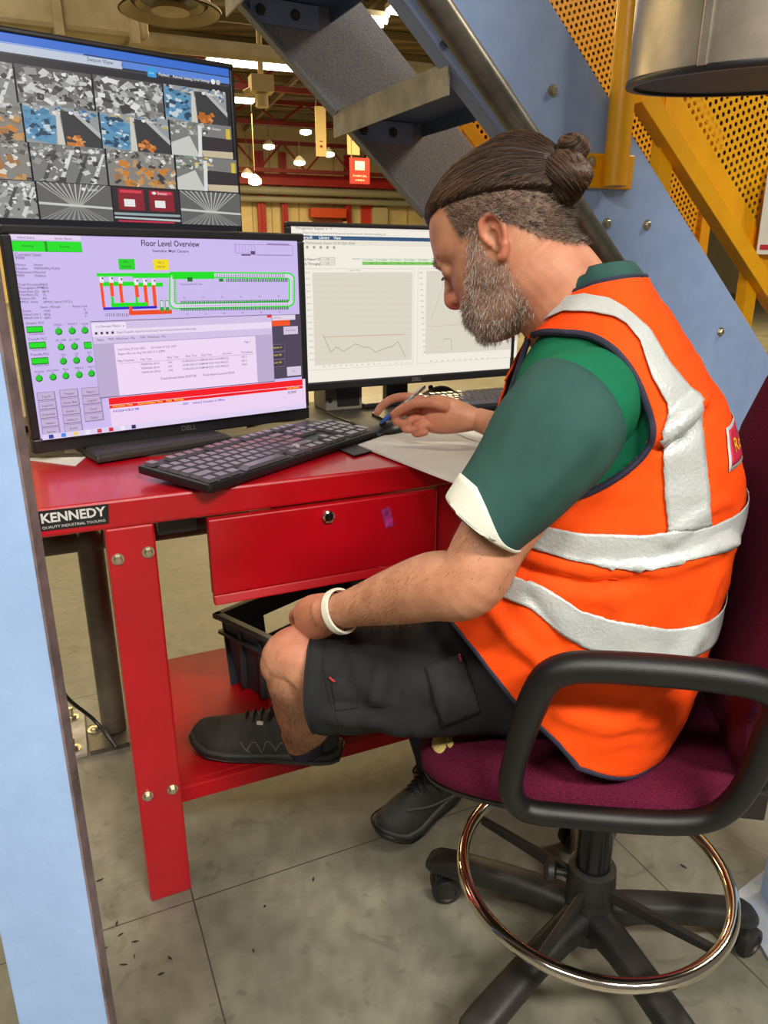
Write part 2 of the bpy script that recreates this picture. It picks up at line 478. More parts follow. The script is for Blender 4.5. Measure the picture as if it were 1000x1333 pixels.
# hanging banners
def banner(px0, py0, px1, py1, n, mt, label, word_rows, red=False):
    a = hx(px0, py0, n); b_ = hx(px1, py1, n)
    r = root('hanging_sign', (a + b_) / 2, label, 'sign')
    wd = (b_ - a).dot(HD); ht = a.z - b_.z; cc = (a + b_) / 2
    k = MB(); k.box(cc, (wd, .05, ht), (HD, HN, Z)); k.build('sign_board', mt, r, smooth=0)
    ink = mat('sign_ink', (235, 225, 200) if red else (150, 40, 30), .6)
    for f, s_, ww in word_rows:
        k = MB()
        if s_ is None: k.box(cc - HN * .03 + Z * ht * f[0], (wd * f[1], .01, ht * f[2]), (HD, HN, Z)); k.build('sign_mark', ink, r, smooth=0)
        else: put_text(k, s_, cc - HN * .03 + Z * ht * f, HD, Z, -HN, ht * .1, width=wd * ww); k.build('lettering', ink, r, smooth=0)
    k = MB()
    for s_ in (-.4, .4): k.cyl(cc + HD * wd * s_ + Z * ht / 2, V((cc + HD * wd * s_).x, (cc + HD * wd * s_).y, CEIL), .012, 6)
    k.build('sign_wire', mp_, r)
creamsign = mat('cream_board', (214, 190, 136), .6)
banner(410, 138, 425, 204, 21, creamsign, 'tall narrow cream banner hanging from the roof with small red marks', [((-.30, .25, .05), None, 0), ((-.2, .3, .02), None, 0)])
banner(452, 174, 468, 202, 20, creamsign, 'smaller cream board hanging behind the stair stringer', [((.2, .5, .04), None, 0)])
banner(455, 205, 481, 240, 19, M['hallred'], 'square red sign with a pale panel hanging beside the stair', [((.2, .48, .34), None, 0), (-.2, 'PARCEL', .7), (-.36, 'AREA', .5)], True)

# far doorway units
r = root('roller_door', hx(428, 345, FW - .3), 'orange red roller door far away at the cream wall', 'door')
k = MB(); a = hx(403, 269, FW - .5); b_ = hx(449, 286, FW - .5); k.box((a + b_) / 2, ((b_ - a).dot(HD), .5, .36), (HD, HN, Z)); k.build('roller_box', mat('orange_door', (196, 70, 20), .5), r, smooth=0)
k = MB(); a2 = hx(408, 276, FW - .2); b2 = hx(446, 345, FW - .2)
k.box(((a2 + b2) / 2), ((b2 - a2).dot(HD), .1, a2.z - b2.z + .1), (HD, HN, Z)); k.build('door_curtain', mat('door_slats', (150, 44, 28), .6, 0, (170, 120, 90), 1.2), r, smooth=0)
k = MB()
for p in (403, 449): q = hx(p, 300, FW - .35); k.box((q.x, q.y, 1.6), (.16, .2, 3.2), (HD, HN, Z))
k.build('door_frame', creamsign, r, smooth=0)
k = MB(); p = hx(478, 279, FW - .05); k.box(p, (.55, .04, .8), (HD, HN, Z)); k.build('wall_notice', mat('red_notice', (196, 50, 40), .6), smooth=0)
tag(bpy.data.objects['wall_notice'], 'small red notice on the far cream wall', 'notice')
k = MB(); p = hx(494, 286, FW - .15); k.box(p, (.7, .25, 1.0), (HD, HN, Z)); k.build('switch_cabinet', mat('pale_cabinet', (190, 178, 140), .5), smooth=0)
tag(bpy.data.objects['switch_cabinet'], 'pale electrical cabinet on the far wall near the red notice', 'cabinet')

# duct and round diffuser above the CCTV screen
ductm = mat('duct_wrap', (206, 190, 150), .55, .1, (180, 164, 122), 5, bump=.3, bscale=9)
dy = 4.6
r = root('air_duct', at(60, 30, dy), 'cream insulated air duct running above the CCTV screen', 'duct')
k = MB(); a = at(-160, -10, dy); b_ = at(176, 32, dy + .7)
ax = (b_ - a).normalized(); sd = Vector((-ax.y, ax.x, 0)).normalized(); uu = ax.cross(sd)
k.box((a + b_) / 2, ((b_ - a).length, .6, .30), (ax, sd, uu)); k.build('duct_body', ductm, r, smooth=0, bevel=.03)
for t in (.35, .62, .93):
    k = MB(); k.box(a.lerp(b_, t), (.05, .66, .36), (ax, sd, uu)); k.build('duct_flange', ductm, r, smooth=0)
k = MB(); a3 = at(150, 50, dy + 1.2); b3 = at(560, 92, dy + 3.4); k.tube([a3, b3], .06, 10); k.build('duct_rail', ductm, r)
dc = at(222, 16, dy)
r = root('air_diffuser', dc, 'round cream air diffuser hanging next to the duct', 'vent')
k = MB()
for ro, ri, h in ((.27, .2, 0), (.19, .13, .03), (.12, .06, .055)):
    k.lathe(dc + Z * h, Z, [(ro, 0), (ro, .012), (ri, .05), (ri, .04), (ro - .01, -.003)], 40, 0, False)
k.lathe(dc + Z * .03, Z, [(.10, -.03), (.09, .0)], 28); k.build('diffuser_rings', ductm, r)
k = MB(); k.lathe(dc + Z * .05, Z, [(.215, 0), (.215, .008)], 32); k.build('throat_shade_disc', M['darksteel'], r)  # dark disc paints the shade inside the diffuser neck
k = MB(); k.lathe(dc + Z * .06, Z, [(.2, 0), (.2, .6)], 28); k.build('duct_neck', ductm, r)
r = root('beam_camera', at(340, 112, 9), 'pale camera on a bracket under the roof, left of the stair', 'camera')
p = at(340, 110, 9); k = MB(); k.box(p, (.24, .2, .16), (HD, HN, Z)); k.cyl(p - Z * .1, p - Z * .22, .07, 12); k.build('camera_body', creamsign, r, smooth=30)
k = MB(); k.tube([p, at(318, 122, 9)], .035, 8); k.tube([p + Z * .1, p + Z * (CEIL - p.z)], .03, 8); k.build('camera_bracket', creamsign, r)
# ================================================================== WORKBENCH
TOPZ = .873
wb = root('workbench', bench(.6, .35, 0), 'red steel workbench with drawer and foot shelf, carrying the monitors', 'workbench')
k = MB(); t0, t1, dep = -.27, 1.42, .80
k.box(bench((t0 + t1) / 2, dep / 2, TOPZ - .026), (t1 - t0, dep, .052), (U, W, Z)); k.build('worktop', M['red'], wb, smooth=0, bevel=.005)
for t, d in ((.0415, .035), (1.25, .035), (.092, .56), (1.25, .7)):
    k = MB(); k.box(bench(t, d, .411), (.083, .07, .822), (U, W, Z)); lg = k.build('leg', M['red'], wb, smooth=0, bevel=.004)
    if d < .1 and t < .5:
        for tt, z in ((.016, .765), (.068, .770), (.018, .262), (.066, .262)):
            q = MB(); hexbolt(q, bench(tt, 0, z), -W, .0075); q.build('bolt', M['zinc'], lg)
k = MB(); k.box(bench(.64, .30, .235), (1.16, .53, .022), (U, W, Z)); k.box(bench(.64, .025, .228), (1.16, .02, .036), (U, W, Z))
k.build('foot_shelf', M['red_worn'], wb, smooth=0, bevel=.003)
# drawer
k = MB(); k.prism([bench(.175, -.012, .818), bench(.648, -.012, .818), bench(.648, -.012, .668), bench(.175, -.012, .668)], W * .02)
k.prism([bench(.175, -.012, .668), bench(.648, -.012, .668), bench(.648, -.019, .650), bench(.175, -.019, .650)], W * .014)
k.box(bench(.46, .12, .745), (.30, .22, .12), (U, W, Z)); dr = k.build('drawer', M['red'], wb, smooth=0, bevel=.003)
k = MB(); lk = onplane(427, 672, bench(0, -.012, 0), W); k.lathe(lk, -W, [(.0125, 0), (.0125, .006), (.009, .008), (.009, .007)], 20); k.build('lock', M['chrome'], dr)
k = MB(); k.box(lk - W * .0085, (.002, .001, .010), (U, W, Z)); k.build('keyhole', M['black'], dr, smooth=0)
k = MB(); k.box(bench(.722, .006, .742), (.135, .012, .158), (U, W, Z)); k.build('front_panel', M['red'], wb, smooth=0, bevel=.003)
# torn pink sticker
pk = mat('pink_sticker', (196, 60, 150), .5, 0, (90, 20, 60), 60)
k = MB()
q = [onplane(x, y, bench(0, -.013, 0), W) for x, y in ((496, 664), (507, 659), (513, 684), (502, 688))]; k.prism(q, -W * .001)
q = [onplane(x, y, bench(0, -.0005, 0), W) for x, y in ((489, 649), (505, 645), (507, 654), (493, 657))]; k.prism(q, -W * .001)
k.build('sticker', pk, wb, smooth=0)
# side rail under the worktop left of the drawer
k = MB(); k.box(bench(.13, .06, .80), (.07, .03, .034), (U, W, Z)); k.box(bench(.13, .36, .80), (.05, .6, .03), (U, W, Z)); k.build('drawer_runner', M['black'], wb, smooth=0)
# name plate
k = MB(); q = [onplane(x, y, bench(0, 0, 0), W) for x, y in ((47, 666), (141, 656), (142, 681), (49, 692))]
k.prism(q, -W * .0015)
cc = sum(q, Vector()) / 4; wid = (q[1] - q[0]).dot(U); ht = q[0].z - q[3].z
npl = k.build('name_plate', M['black'], wb, smooth=0)
k = MB(); put_text(k, 'KENNEDY', cc + Z * ht * .12 - W * .0017, U, Z, -W, ht * .66, width=wid * .9, bold=.03)
put_text(k, 'QUALITY INDUSTRIAL TOOLING', cc - Z * ht * .33 - W * .0017, U, Z, -W, ht * .19, width=wid * .88)
k.build('lettering', mat('plate_letters', (214, 214, 210), .4), npl, smooth=0)

# dark mat on the bench top, around the hand
k = MB(); matm = mat('dark_desk_mat', (54, 50, 44), .6, 0, (66, 62, 52), 18)
pts = [bench(.0, .36, TOPZ), bench(.72, .18, TOPZ), bench(1.3, .2, TOPZ), bench(1.3, .78, TOPZ), bench(.0, .78, TOPZ)]
q = [atz(x, y, TOPZ) for x, y in ((250, 588), (398, 592), (420, 596), (455, 588), (475, 570))]
pts = [bench(-.2, .42, TOPZ), bench(.10, .30, TOPZ), bench(.42, .27, TOPZ), bench(.62, .16, TOPZ), bench(1.36, .16, TOPZ), bench(1.36, .78, TOPZ), bench(-.2, .78, TOPZ)]
k.prism(pts, Z * .003); tag(k.build('desk_mat', matm, smooth=0), 'thin dark mat covering the rear of the red worktop', 'mat')
MATZ = TOPZ + .003

# ------------------------------------------------------------------ keyboards
def keyboard(c, ax, ay, L, D, label, tilt=.012, big=True):
    ay2 = (ay * D + Z * tilt).normalized(); nz = ax.cross(ay2).normalized()
    r = root('keyboard', c, label, 'keyboard')
    k = MB(); base = c + Z * (.011 + tilt * .5)
    k.box(base, (L, D, .018), (ax, ay2, nz)); k.build('keyboard_body', M['black'], r, smooth=0, bevel=.006)
    k = MB(); o = base + nz * .010
    u = L / 23.2; 
    def key(x, y, w_, h_=1.):
        q = o + ax * ((x + w_ / 2 - 11.4) * u) + ay2 * ((y + h_ / 2 - 3.3) * (D / 7.0))
        a, b_ = w_ * u * .43, h_ * D / 7.0 * .42
        lo = [q + ax * i * a + ay2 * j * b_ for i, j in ((-1, -1), (1, -1), (1, 1), (-1, 1))]
        hi = [q + nz * .006 + ax * i * a * .78 + ay2 * j * b_ * .78 + ay2 * b_ * .06 for i, j in ((-1, -1), (1, -1), (1, 1), (-1, 1))]
        k.add(lo + hi, [(0, 1, 5, 4), (1, 2, 6, 5), (2, 3, 7, 6), (3, 0, 4, 7), (4, 5, 6, 7)])
    rows = [[1.25, 1.25, 1.25, 6.5, 1.25, 1.25, 1.25, 1.0], [2.25] + [1] * 10 + [2.75], [1.75] + [1] * 11 + [2.25], [1.5] + [1] * 12 + [1.5], [1] * 13 + [2]]
    for j, rw in enumerate(rows):
        x = 0
        for w_ in rw: key(x, j, w_); x += w_
    for x in (0, 2, 3, 4, 5, 6.5, 7.5, 8.5, 9.5, 11, 12, 13, 14): key(x, 5.4, 1)
    for x in (15.4, 16.4, 17.4):
        key(x, 0, 1); key(x, 3, 1); key(x, 4, 1); key(x, 5.4, 1)
    key(16.4, 1, 1)
    for j in range(5):
        for i in range(3):
            if j == 0 and i == 1: continue
            key(18.9 + i, j, 2 if (j == 0 and i == 0) else 1)
    key(21.9, 0, 1, 2); key(21.9, 2, 1, 2); key(21.9, 4, 1)
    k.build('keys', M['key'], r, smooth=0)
    return r
A_, B_, C_, D_ = [atz(*p, .888) for p in ((190, 612), (262, 641), (481, 568), (416, 549))]
ax = ((C_ - B_) + (D_ - A_)).normalized(); ay = Z.cross(ax)
c0 = (A_ + B_ + C_ + D_) / 4
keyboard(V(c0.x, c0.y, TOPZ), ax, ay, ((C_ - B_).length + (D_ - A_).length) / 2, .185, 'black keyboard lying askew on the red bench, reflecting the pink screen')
kb2 = atz(645, 521, .89)
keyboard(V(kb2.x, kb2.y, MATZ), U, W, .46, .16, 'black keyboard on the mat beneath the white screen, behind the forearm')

# mice
def mouse(c, ax, label, L=.11, wd=.06, h=.036):
    r = root('computer_mouse', c, label, 'mouse'); ay = Z.cross(ax)
    k = MB(); rings = []
    for i in range(13):
        t = i / 12; s_ = math.sin(PI * min(max(t, .02), .98)) ** .45
        hh = h * (.55 + .45 * math.sin(PI * (.25 + .6 * t))) * s_
        rings.append([c + ax * (t - .5) * L + ay * math.cos(a) * wd / 2 * s_ + Z * (max(math.sin(a), -.02) * hh + .001) for a in [2 * PI * j / 20 for j in range(20)]])
    k.loft(rings); k.build('mouse_shell', M['black'], r, smooth=60)
    k = MB(); k.cyl(c + ax * L * .22 + Z * h * .86 - ay * .004, c + ax * L * .22 + Z * h * .86 + ay * .004, .008, 14); k.build('scroll_wheel', M['softblack'], r)
p = atz(572, 516, .885); mouse(V(p.x, p.y, MATZ), (-U + W * .4).normalized(), 'black mouse beside the far keyboard, behind the pen top', .12, .068, .042)
p = atz(508, 562, .88); mouse(V(p.x, p.y, MATZ), (-U * .8 - W * .3).normalized(), 'black mouse lying under the writing hand', .11, .06, .03)

# papers
def sheet(pts, label, z, name='paper_sheet', mt=None, th=.0012, cat='paper', curl=0):
    k = MB(); q = [atz(x, y, z) for x, y in pts]
    k.prism(q, Z * th); tag(k.build(name, mt or M['paper'], smooth=0), label, cat)
sheet(((466, 581), (520, 562), (640, 562), (612, 632), (592, 630)), 'large white paper sheets on the bench corner under the arm', MATZ + .0005, th=.004)
sheet(((578, 558), (660, 550), (655, 585), (612, 572)), 'folded white paper near the wrist, on the larger sheets', MATZ + .0055, 'folded_paper')
sheet(((35, 599), (60, 588), (116, 592), (98, 607)), 'crumpled pale slip lying left of the monitor foot', TOPZ + .0005, 'paper_slip')
sheet(((83, 591), (88, 582), (119, 580), (121, 591)), 'smaller pale slip tucked against the monitor foot', TOPZ + .0025, 'paper_slip')
sheet(((436, 583), (456, 575), (484, 588), (461, 594)), 'dark grey card peeping out under the keyboard end', TOPZ + .0032, 'card', mat('dark_card', (52, 46, 46), .5), .002, 'card')
sheet(((484, 541), (500, 535), (512, 546), (500, 549)), 'small black phone lying beside the writing fingertips', MATZ + .0005, 'mobile_phone', M['black'], .008, 'phone')
# little computer box under the white monitor
p = atz(440, 530, MATZ); r = root('mini_computer', V(p.x, p.y, MATZ), 'small grey and black computer box under the white monitor', 'computer')
k = MB(); k.box(p + Z * .034, (.11, .10, .068), (U, W, Z)); k.build('case', mat('grey_case', (128, 122, 110), .5), r, smooth=0, bevel=.004)
k = MB(); k.box(p + Z * .036 + U * .012 - W * .0505, (.066, .004, .05), (U, W, Z)); k.build('front_grille', M['black'], r, smooth=0)
k = MB(); k.lathe(p - U * .042 + Z * .03 - W * .05, -W, [(.006, 0), (.006, .004)], 12); k.build('power_button', M['black'], r)
# loose cables on the mat
for j, (pts, lb) in enumerate((([(425, 538), (446, 547), (462, 553), (480, 562), (476, 569)], 'thin black cable curling on the mat behind the keyboard'),
                               ([(455, 520), (480, 527), (500, 523), (540, 520)], 'black cable bundle lying under the white monitor'),
                               ([(322, 556), (352, 549), (372, 548), (398, 545)], 'black cable lying between monitor foot and keyboard'))):
    k = MB(); k.tube([p + Z * .003 for p in crv([atz(x, y, MATZ) for x, y in pts], 8)], .0028, 8); tag(k.build('cable', M['black']), lb, 'cable')

# ------------------------------------------------------------------ crate on the shelf
SH = .247
c1 = atz(287, 801, .437); a1 = Vector((.76, -.65, 0)).normalized(); a2 = Vector((.65, .76, 0)).normalized()
r = root('plastic_crate', V(c1.x, c1.y, SH), 'dark grey plastic crate with hand holes on the foot shelf', 'crate')
LA, LB, HT = .29, .40, .19
def wall(mb, p0, p1, inn, hole=False):
    tp = .985
    if not hole:
        mb.prism([p0 + Z * SH + inn * .02, p1 + Z * SH + inn * .02, p1 + Z * (SH + HT), p0 + Z * (SH + HT)], inn * .006); return
    e = (p1 - p0).normalized(); L = (p1 - p0).length
    def pt(s_, h): return p0 + e * s_ + Z * (SH + h) + inn * .02 * (1 - h / HT)
    h0, h1, s0, s1 = .09, .15, L * .32, L * .68
    for q in ((0, L, 0, h0), (0, L, h1, HT), (0, s0, h0, h1), (s1, L, h0, h1)):
        mb.prism([pt(q[0], q[2]), pt(q[1], q[2]), pt(q[1], q[3]), pt(q[0], q[3])], inn * .006)
g = V(c1.x, c1.y, 0); k = MB()
wall(k, g, g + a1 * LA, a2); wall(k, g + a2 * LB, g + a2 * LB + a1 * LA, -a2)
wall(k, g, g + a2 * LB, a1, True); wall(k, g + a1 * LA, g + a1 * LA + a2 * LB, -a1, True)
k.box(g + a1 * LA / 2 + a2 * LB / 2 + Z * (SH + .005), (LA - .04, LB - .04, .008), (a1, a2, Z))
for s_ in (.25, .5, .75):
    k.box(g + a1 * LA * s_ + a2 * .004 + Z * (SH + .09), (.012, .012, .15), (a1, a2, Z))
k.build('crate_shell', M['greyplastic'], r, smooth=0, bevel=.002)
k = MB()
for p0, e, L, inn in ((g, a1, LA, a2), (g + a2 * LB, a1, LA, -a2), (g, a2, LB, a1), (g + a1 * LA, a2, LB, -a1)):
    k.box(p0 + e * L / 2 + Z * (SH + HT) - inn * .004, (L + .03, .02, .014), (e, inn, Z)); k.box(p0 + e * L / 2 + Z * (SH + HT - .045) - inn * .002, (L + .01, .014, .008), (e, inn, Z))
k.build('crate_rim', M['greyplastic'], r, smooth=0, bevel=.003)

# ------------------------------------------------------------------ pipe frame behind the bench, foot plate, black cable
pb = atz(150, 955, 0)
r = root('pipe_barrier', V(pb.x, pb.y, 0), 'dark steel pipe barrier standing on the floor behind the bench', 'barrier')
zt = .585; k = MB()
pa = V(pb.x, pb.y, .02); k.tube([pa, V(pb.x, pb.y, zt)], .033, 18); k.ball(V(pb.x, pb.y, zt), .04)
k.build('post', M['darksteel'], r)
k = MB(); k.tube([V(pb.x, pb.y, zt) - U * .9, V(pb.x, pb.y, zt) + U * 1.2], .027, 16); k.build('rail', M['darksteel'], r)
e2 = V(pb.x, pb.y, 0) + U * 1.2; k = MB(); k.tube([e2 + Z * .01, e2 + Z * zt], .033, 18); k.build('post', M['darksteel'], r)
e3 = V(pb.x, pb.y, 0) - U * .9; k = MB(); k.tube([e3 + Z * .01, e3 + Z * zt], .033, 18); k.build('post', M['darksteel'], r)
k = MB(); k.box(V(pb.x + .01, pb.y - .01, .007), (.15, .13, .014), (U, W, Z)); bp = k.build('base_plate', M['darksteel'], r, smooth=0)
k = MB(); hexbolt(k, atz(124, 950, .014), Z, .014); k.build('bolt', M['zinc'], bp)
q = [atz(x, y, .0) for x, y in ((84, 930), (110, 927), (115, 985), (80, 993), (70, 990), (70, 935))]
r = root('foot_plate', sum(q, Vector()) / 6, 'white painted steel foot plate with nuts, beside the blue column', 'plate')
k = MB(); k.prism(q, Z * .014); k.build('plate', mat('worn_white_plate', (196, 190, 176), .5, 0, (150, 142, 128), 14), r, smooth=0, bevel=.003)
for x, y in ((93, 935), (95, 975)):
    k = MB(); b0 = atz(x, y, .014); hexbolt(k, b0, Z, .015); k.cyl(b0, b0 + Z * .035, .007, 12); k.build('nut', M['zinc'], r)
k = MB(); cz = [bench(-.13, .5, .80), at(44, 705, 1.6), at(52, 740, 1.58), at(57, 800, 1.58), at(68, 860, 1.62), at(85, 905, 1.68), at(120, 935, 1.73), at(140, 958, 1.71), at(150, 966, 1.70)]
cz[-1].z = .02
k.tube(crv(cz, 8), .0052, 8); tag(k.build('hanging_cable', M['black']), 'black cable drooping from the bench down to the floor', 'cable')

# litter on the floor
k = MB(); rr = random.Random(3); dk = mat('floor_litter_dark', (40, 34, 26), .8)
for x, y in ((157, 1217), (175, 1245), (161, 1256), (135, 1236), (221, 1247), (210, 1268), (152, 1202), (176, 1226), (345, 1180), (408, 1145), (890, 1128), (590, 1010), (105, 1107), (130, 1146), (330, 1238)):
    p = atz(x, y, .001); a = rr.random() * PI; l = rr.uniform(.003, .008); w_ = rr.uniform(.001, .0025)
    d = V(math.cos(a), math.sin(a), 0); e = V(-d.y, d.x, 0)
    k.prism([p - d * l, p - e * w_, p + d * l, p + e * w_], Z * .002)
o = stuff(k.build('floor_litter', dk, smooth=0, origin=(0, 1, 0))); tag(o, 'dark crumbs and splinters strewn over the floor', 'litter')
# ================================================================== SCREENS
class Screen:
    def __init__(s, A, heading):
        s.ux = V(math.sin(math.radians(heading)), math.cos(math.radians(heading)), 0); s.n = V(s.ux.y, -s.ux.x, 0)   # n faces the viewer
        s.A = Vector(A); s.k = MB(); s.layer = 0
    def P(s, px, py): return onplane(px, py, s.A, s.n)
    def ab(s, px, py):
        q = s.P(px, py) - s.A; return q.dot(s.ux), q.z
    def w(s, a, b, l=0.): return s.A + s.ux * a + Z * b + s.n * l
    def lift(s): s.layer += 1; return .0012 + s.layer * .00003
    def rect(s, px0, py0, px1, py1, col):
        a0, b0 = s.ab(px0, py0); a1, b1 = s.ab(px1, py1); s.rab(a0, b0, a1, b1, col)
    def rab(s, a0, b0, a1, b1, col):
        l = s.lift(); c = lin(col) if not isinstance(col[0], float) else col
        s.k.quad(s.w(min(a0, a1), min(b0, b1), l), s.w(max(a0, a1), min(b0, b1), l), s.w(max(a0, a1), max(b0, b1), l), s.w(min(a0, a1), max(b0, b1), l), 0, c)
    def poly(s, pts, col):
        l = s.lift(); s.k.add([s.w(*s.ab(*p), l) for p in pts], [tuple(range(len(pts)))], 0, lin(col))
    def line(s, pts, wd, col):
        l = s.lift(); c = lin(col); q = [Vector((*s.ab(*p), 0)) for p in pts]
        for a, b in zip(q, q[1:]):
            d = (b - a).normalized(); e = Vector((-d.y, d.x, 0)) * wd / 2
            s.k.quad(*[s.w(p.x, p.y, l) for p in (a - e, b - e, b + e, a + e)], 0, c)
    def disc(s, px, py, r, col):
        l = s.lift(); a, b = s.ab(px, py)
        s.k.add([s.w(a + r * math.cos(t * PI / 4), b + r * math.sin(t * PI / 4), l) for t in range(8)], [tuple(range(8))], 0, lin(col))
    def text(s, t, px, py, h, col, align='LEFT', width=None, bold=0.):
        if h < .0126: h *= .74
        a, b = s.ab(px, py); put_text(s.k, t, s.w(a, b), s.ux, Z, s.n, h, align, 0, lin(col), width, bold, lift=s.lift())

def housing(S, r, a0, b0, a1, b1, bez, bb, depth, name='housing', screen_power=1.):
    """bezel as a frame in front of a shallow case"""
    k = MB(); t = .006
    for (x0, y0, x1, y1) in ((a0, b0, a1, b0 + bb), (a0, b1 - bez, a1, b1), (a0, b0 + bb, a0 + bez, b1 - bez), (a1 - bez, b0 + bb, a1, b1 - bez)):
        k.prism([S.w(x0, y0, -.02), S.w(x1, y0, -.02), S.w(x1, y1, -.02), S.w(x0, y1, -.02)], S.n * (.02 + t))
    bz = k.build('bezel', M['black'], r, smooth=0, bevel=.0035)
    k = MB(); m = .02
    A = [S.w(a0, b0, -.02), S.w(a1, b0, -.02), S.w(a1, b1, -.02), S.w(a0, b1, -.02)]
    i = .12
    B = [S.w(a0 + (a1 - a0) * i, b0 + (b1 - b0) * i, -depth), S.w(a1 - (a1 - a0) * i, b0 + (b1 - b0) * i, -depth), S.w(a1 - (a1 - a0) * i, b1 - (b1 - b0) * i, -depth), S.w(a0 + (a1 - a0) * i, b1 - (b1 - b0) * i, -depth)]
    A0 = [p + S.n * .004 for p in A]
    k.loft([B, A, A0]); k.build('rear_case', M['black'], r, smooth=0, bevel=.004)
    return bz

# ---------------------------------------------------------- near monitor: floor level overview
S = Screen(at(402, 545, 1.85), 53.5)
a1_, b0_ = S.ab(402, 544); a0_ = S.ab(44, 592)[0]; b1_ = S.ab(388, 304)[1]
ctr = S.w((a0_ + a1_) / 2, 0, -.09)
r = root('monitor', V(ctr.x, ctr.y, TOPZ), 'near black monitor showing a lavender floor level overview diagram', 'monitor')
bz = housing(S, r, a0_, b0_, a1_, b1_, .017, .03, .055)
LAV = (206, 188, 240)
S.rect(4, 300, 396, 535, (10, 8, 14)); 
tl, br = S.ab(7.5, 303), S.ab(394, 531.5)
S.rab(a0_ + .017, b0_ + .03, a1_ - .017, b1_ - .017, LAV)
PKW = (238, 208, 246)
S.rect(8, 303, 105, 313, (232, 214, 244))
S.text('Infeed Status', 22, 309, .008, (60, 40, 70)); S.text('Sorter Status', 71, 310.3, .008, (60, 40, 70))
G = (8, 226, 20); G2 = (4, 150, 14)
S.rect(12, 313, 107, 328.5, G2); S.rect(12.6, 313.5, 59, 327.8, G); S.rect(60.5, 314, 106.5, 328, G)
S.text('Running', 29, 320, .008, (8, 70, 10)); S.text('Running', 77, 321, .008, (8, 70, 10))
S.text('Floor Level Overview', 222, 317.5, .017, (52, 30, 70), 'CENTER', .127, .012); S.text('Swindon Mail Centre', 222, 327, .0105, (62, 40, 80), 'CENTER', .079, .01)
S.text('Current User:', 18.5, 331.5, .0115, (60, 38, 72)); S.text('WABI', 19.5, 335.8, .009, (60, 38, 72))
for y, a, b in ((344.8, 'Motors', 'Active'), (349.6, 'Sortplan', 'MX9XMEQ PLAN'), (354.4, 'Maintenance', 'Normal'), (359, 'PMRS', 'Enabled')):
    S.text(a, 19.6 + (y - 345) * .12, y, .0085, (60, 38, 72)); S.text(b, 43.5 + (y - 345) * .12, y, .0085, (60, 38, 72))
for y, a, b in ((370.6, 'Total Processed', '9632'), (375, 'Throughput (PPH)', '9530'), (379.8, 'Read Rate (%)', '98.72'), (384, 'Overflow (%)', '1%'), (388.6, 'Rejects (%)', '0%'), (393.4, 'PMOL Items', '(PMOL items 0.01% )')):
    S.text(a, 23 + (y - 370) * .13, y, .0085, (60, 38, 72)); S.text(b, 53 + (y - 370) * .13, y, .0085, (60, 38, 72))
S.text('Items / Minute', 52, 400, .0085, (60, 38, 72)); S.text('Rates Load', 94, 399, .0085, (60, 38, 72))
for y, a, b, c in ((405, 'Sorter', '1930', '0'), (409.5, 'Infeed Line 1', '4006', '38'), (414, 'Infeed Line 2', '4001', '7')):
    S.text(a, 29 + (y - 405) * .14, y, .0085, (60, 38, 72)); S.text(b, 56 + (y - 405) * .14, y, .0085, (60, 38, 72)); S.text(c, 109 + (y - 405) * .14, y - 2, .0085, (60, 38, 72))
for t, x, y in (('Graphic PLC', 33, 421), ('TransAt PLC', 36, 442), ('TransAt PLC', 39, 462)):
    S.text(t, x, y, .009, (60, 38, 72))
for x0, y0, x1, y1 in ((33.6, 425, 56, 432.5), (36.8, 445.5, 60, 453), (40, 466, 63.3, 473.5)):
    S.rect(x0, y0, x1, y1, (4, 120, 10)); S.rect(x0 + .8, y0 + 1, x1 - 1, y1 - 1.4, G)
    S.text('Comms Run', x0 + 4, y1 + 2.6, .0075, (60, 38, 72))
for x, y, t in ((76, 431.5, 'CMXS 1'), (93.5, 430.6, 'CMXS 2'), (110, 430, 'Sorter'), (79, 451.6, 'EC 1000'), (96.4, 450.8, 'EC 1000'), (82, 470, 'Fast'), (99, 469, 'Std'), (116, 467.6, 'PLC'), (50.4, 492.4, 'Priority'), (68.4, 490.6, 'Secondary'), (85, 489, 'Data'), (102.4, 487.6, 'PSRX 2'), (118.4, 486, 'Post 2')):
    S.text(t, x, y - 8.8, .0075, (60, 38, 72), 'CENTER'); S.text('E1', x, y - 5.6, .006, (60, 38, 72), 'CENTER')
    S.disc(x, y, .0072, (3, 110, 8)); S.disc(x - .6, y - .6, .0058, (10, 205, 24))
S.rect(108, 445, 119, 453.5, (4, 120, 10)); S.rect(109, 446, 118.5, 452.5, G)
BT = (198, 178, 214)
def buttons(x0, y0, x1, y1, n, names):
    a0, b0 = S.ab(x0, y0); a1, b1 = S.ab(x1, y1); h = (b0 - b1) / n
    for i in range(n):
        S.rab(a0, b0 - i * h, a1, b0 - (i + 1) * h + .0015, (122, 102, 140)); S.rab(a0 + .0008, b0 - i * h - .0008, a1 - .0015, b0 - (i + 1) * h + .003, BT)
        put_text(S.k, names[i], S.w((a0 + a1) / 2, b0 - (i + .5) * h), S.ux, Z, S.n, .0064, 'CENTER', 0, lin((70, 48, 84)), None, 0, S.lift())
buttons(47, 511, 78.5, 566, 5, ['Log In', 'Log Out', 'Overview', 'Infeed', 'Sorter'])
buttons(76, 507.5, 107.5, 561, 5, ['Tripper', 'Outer Belt', 'Indust 1', 'Indust 2', 'Sorter'])
buttons(104.5, 505, 134.5, 547, 4, ['Report', 'Legend', 'Close', 'Open'])
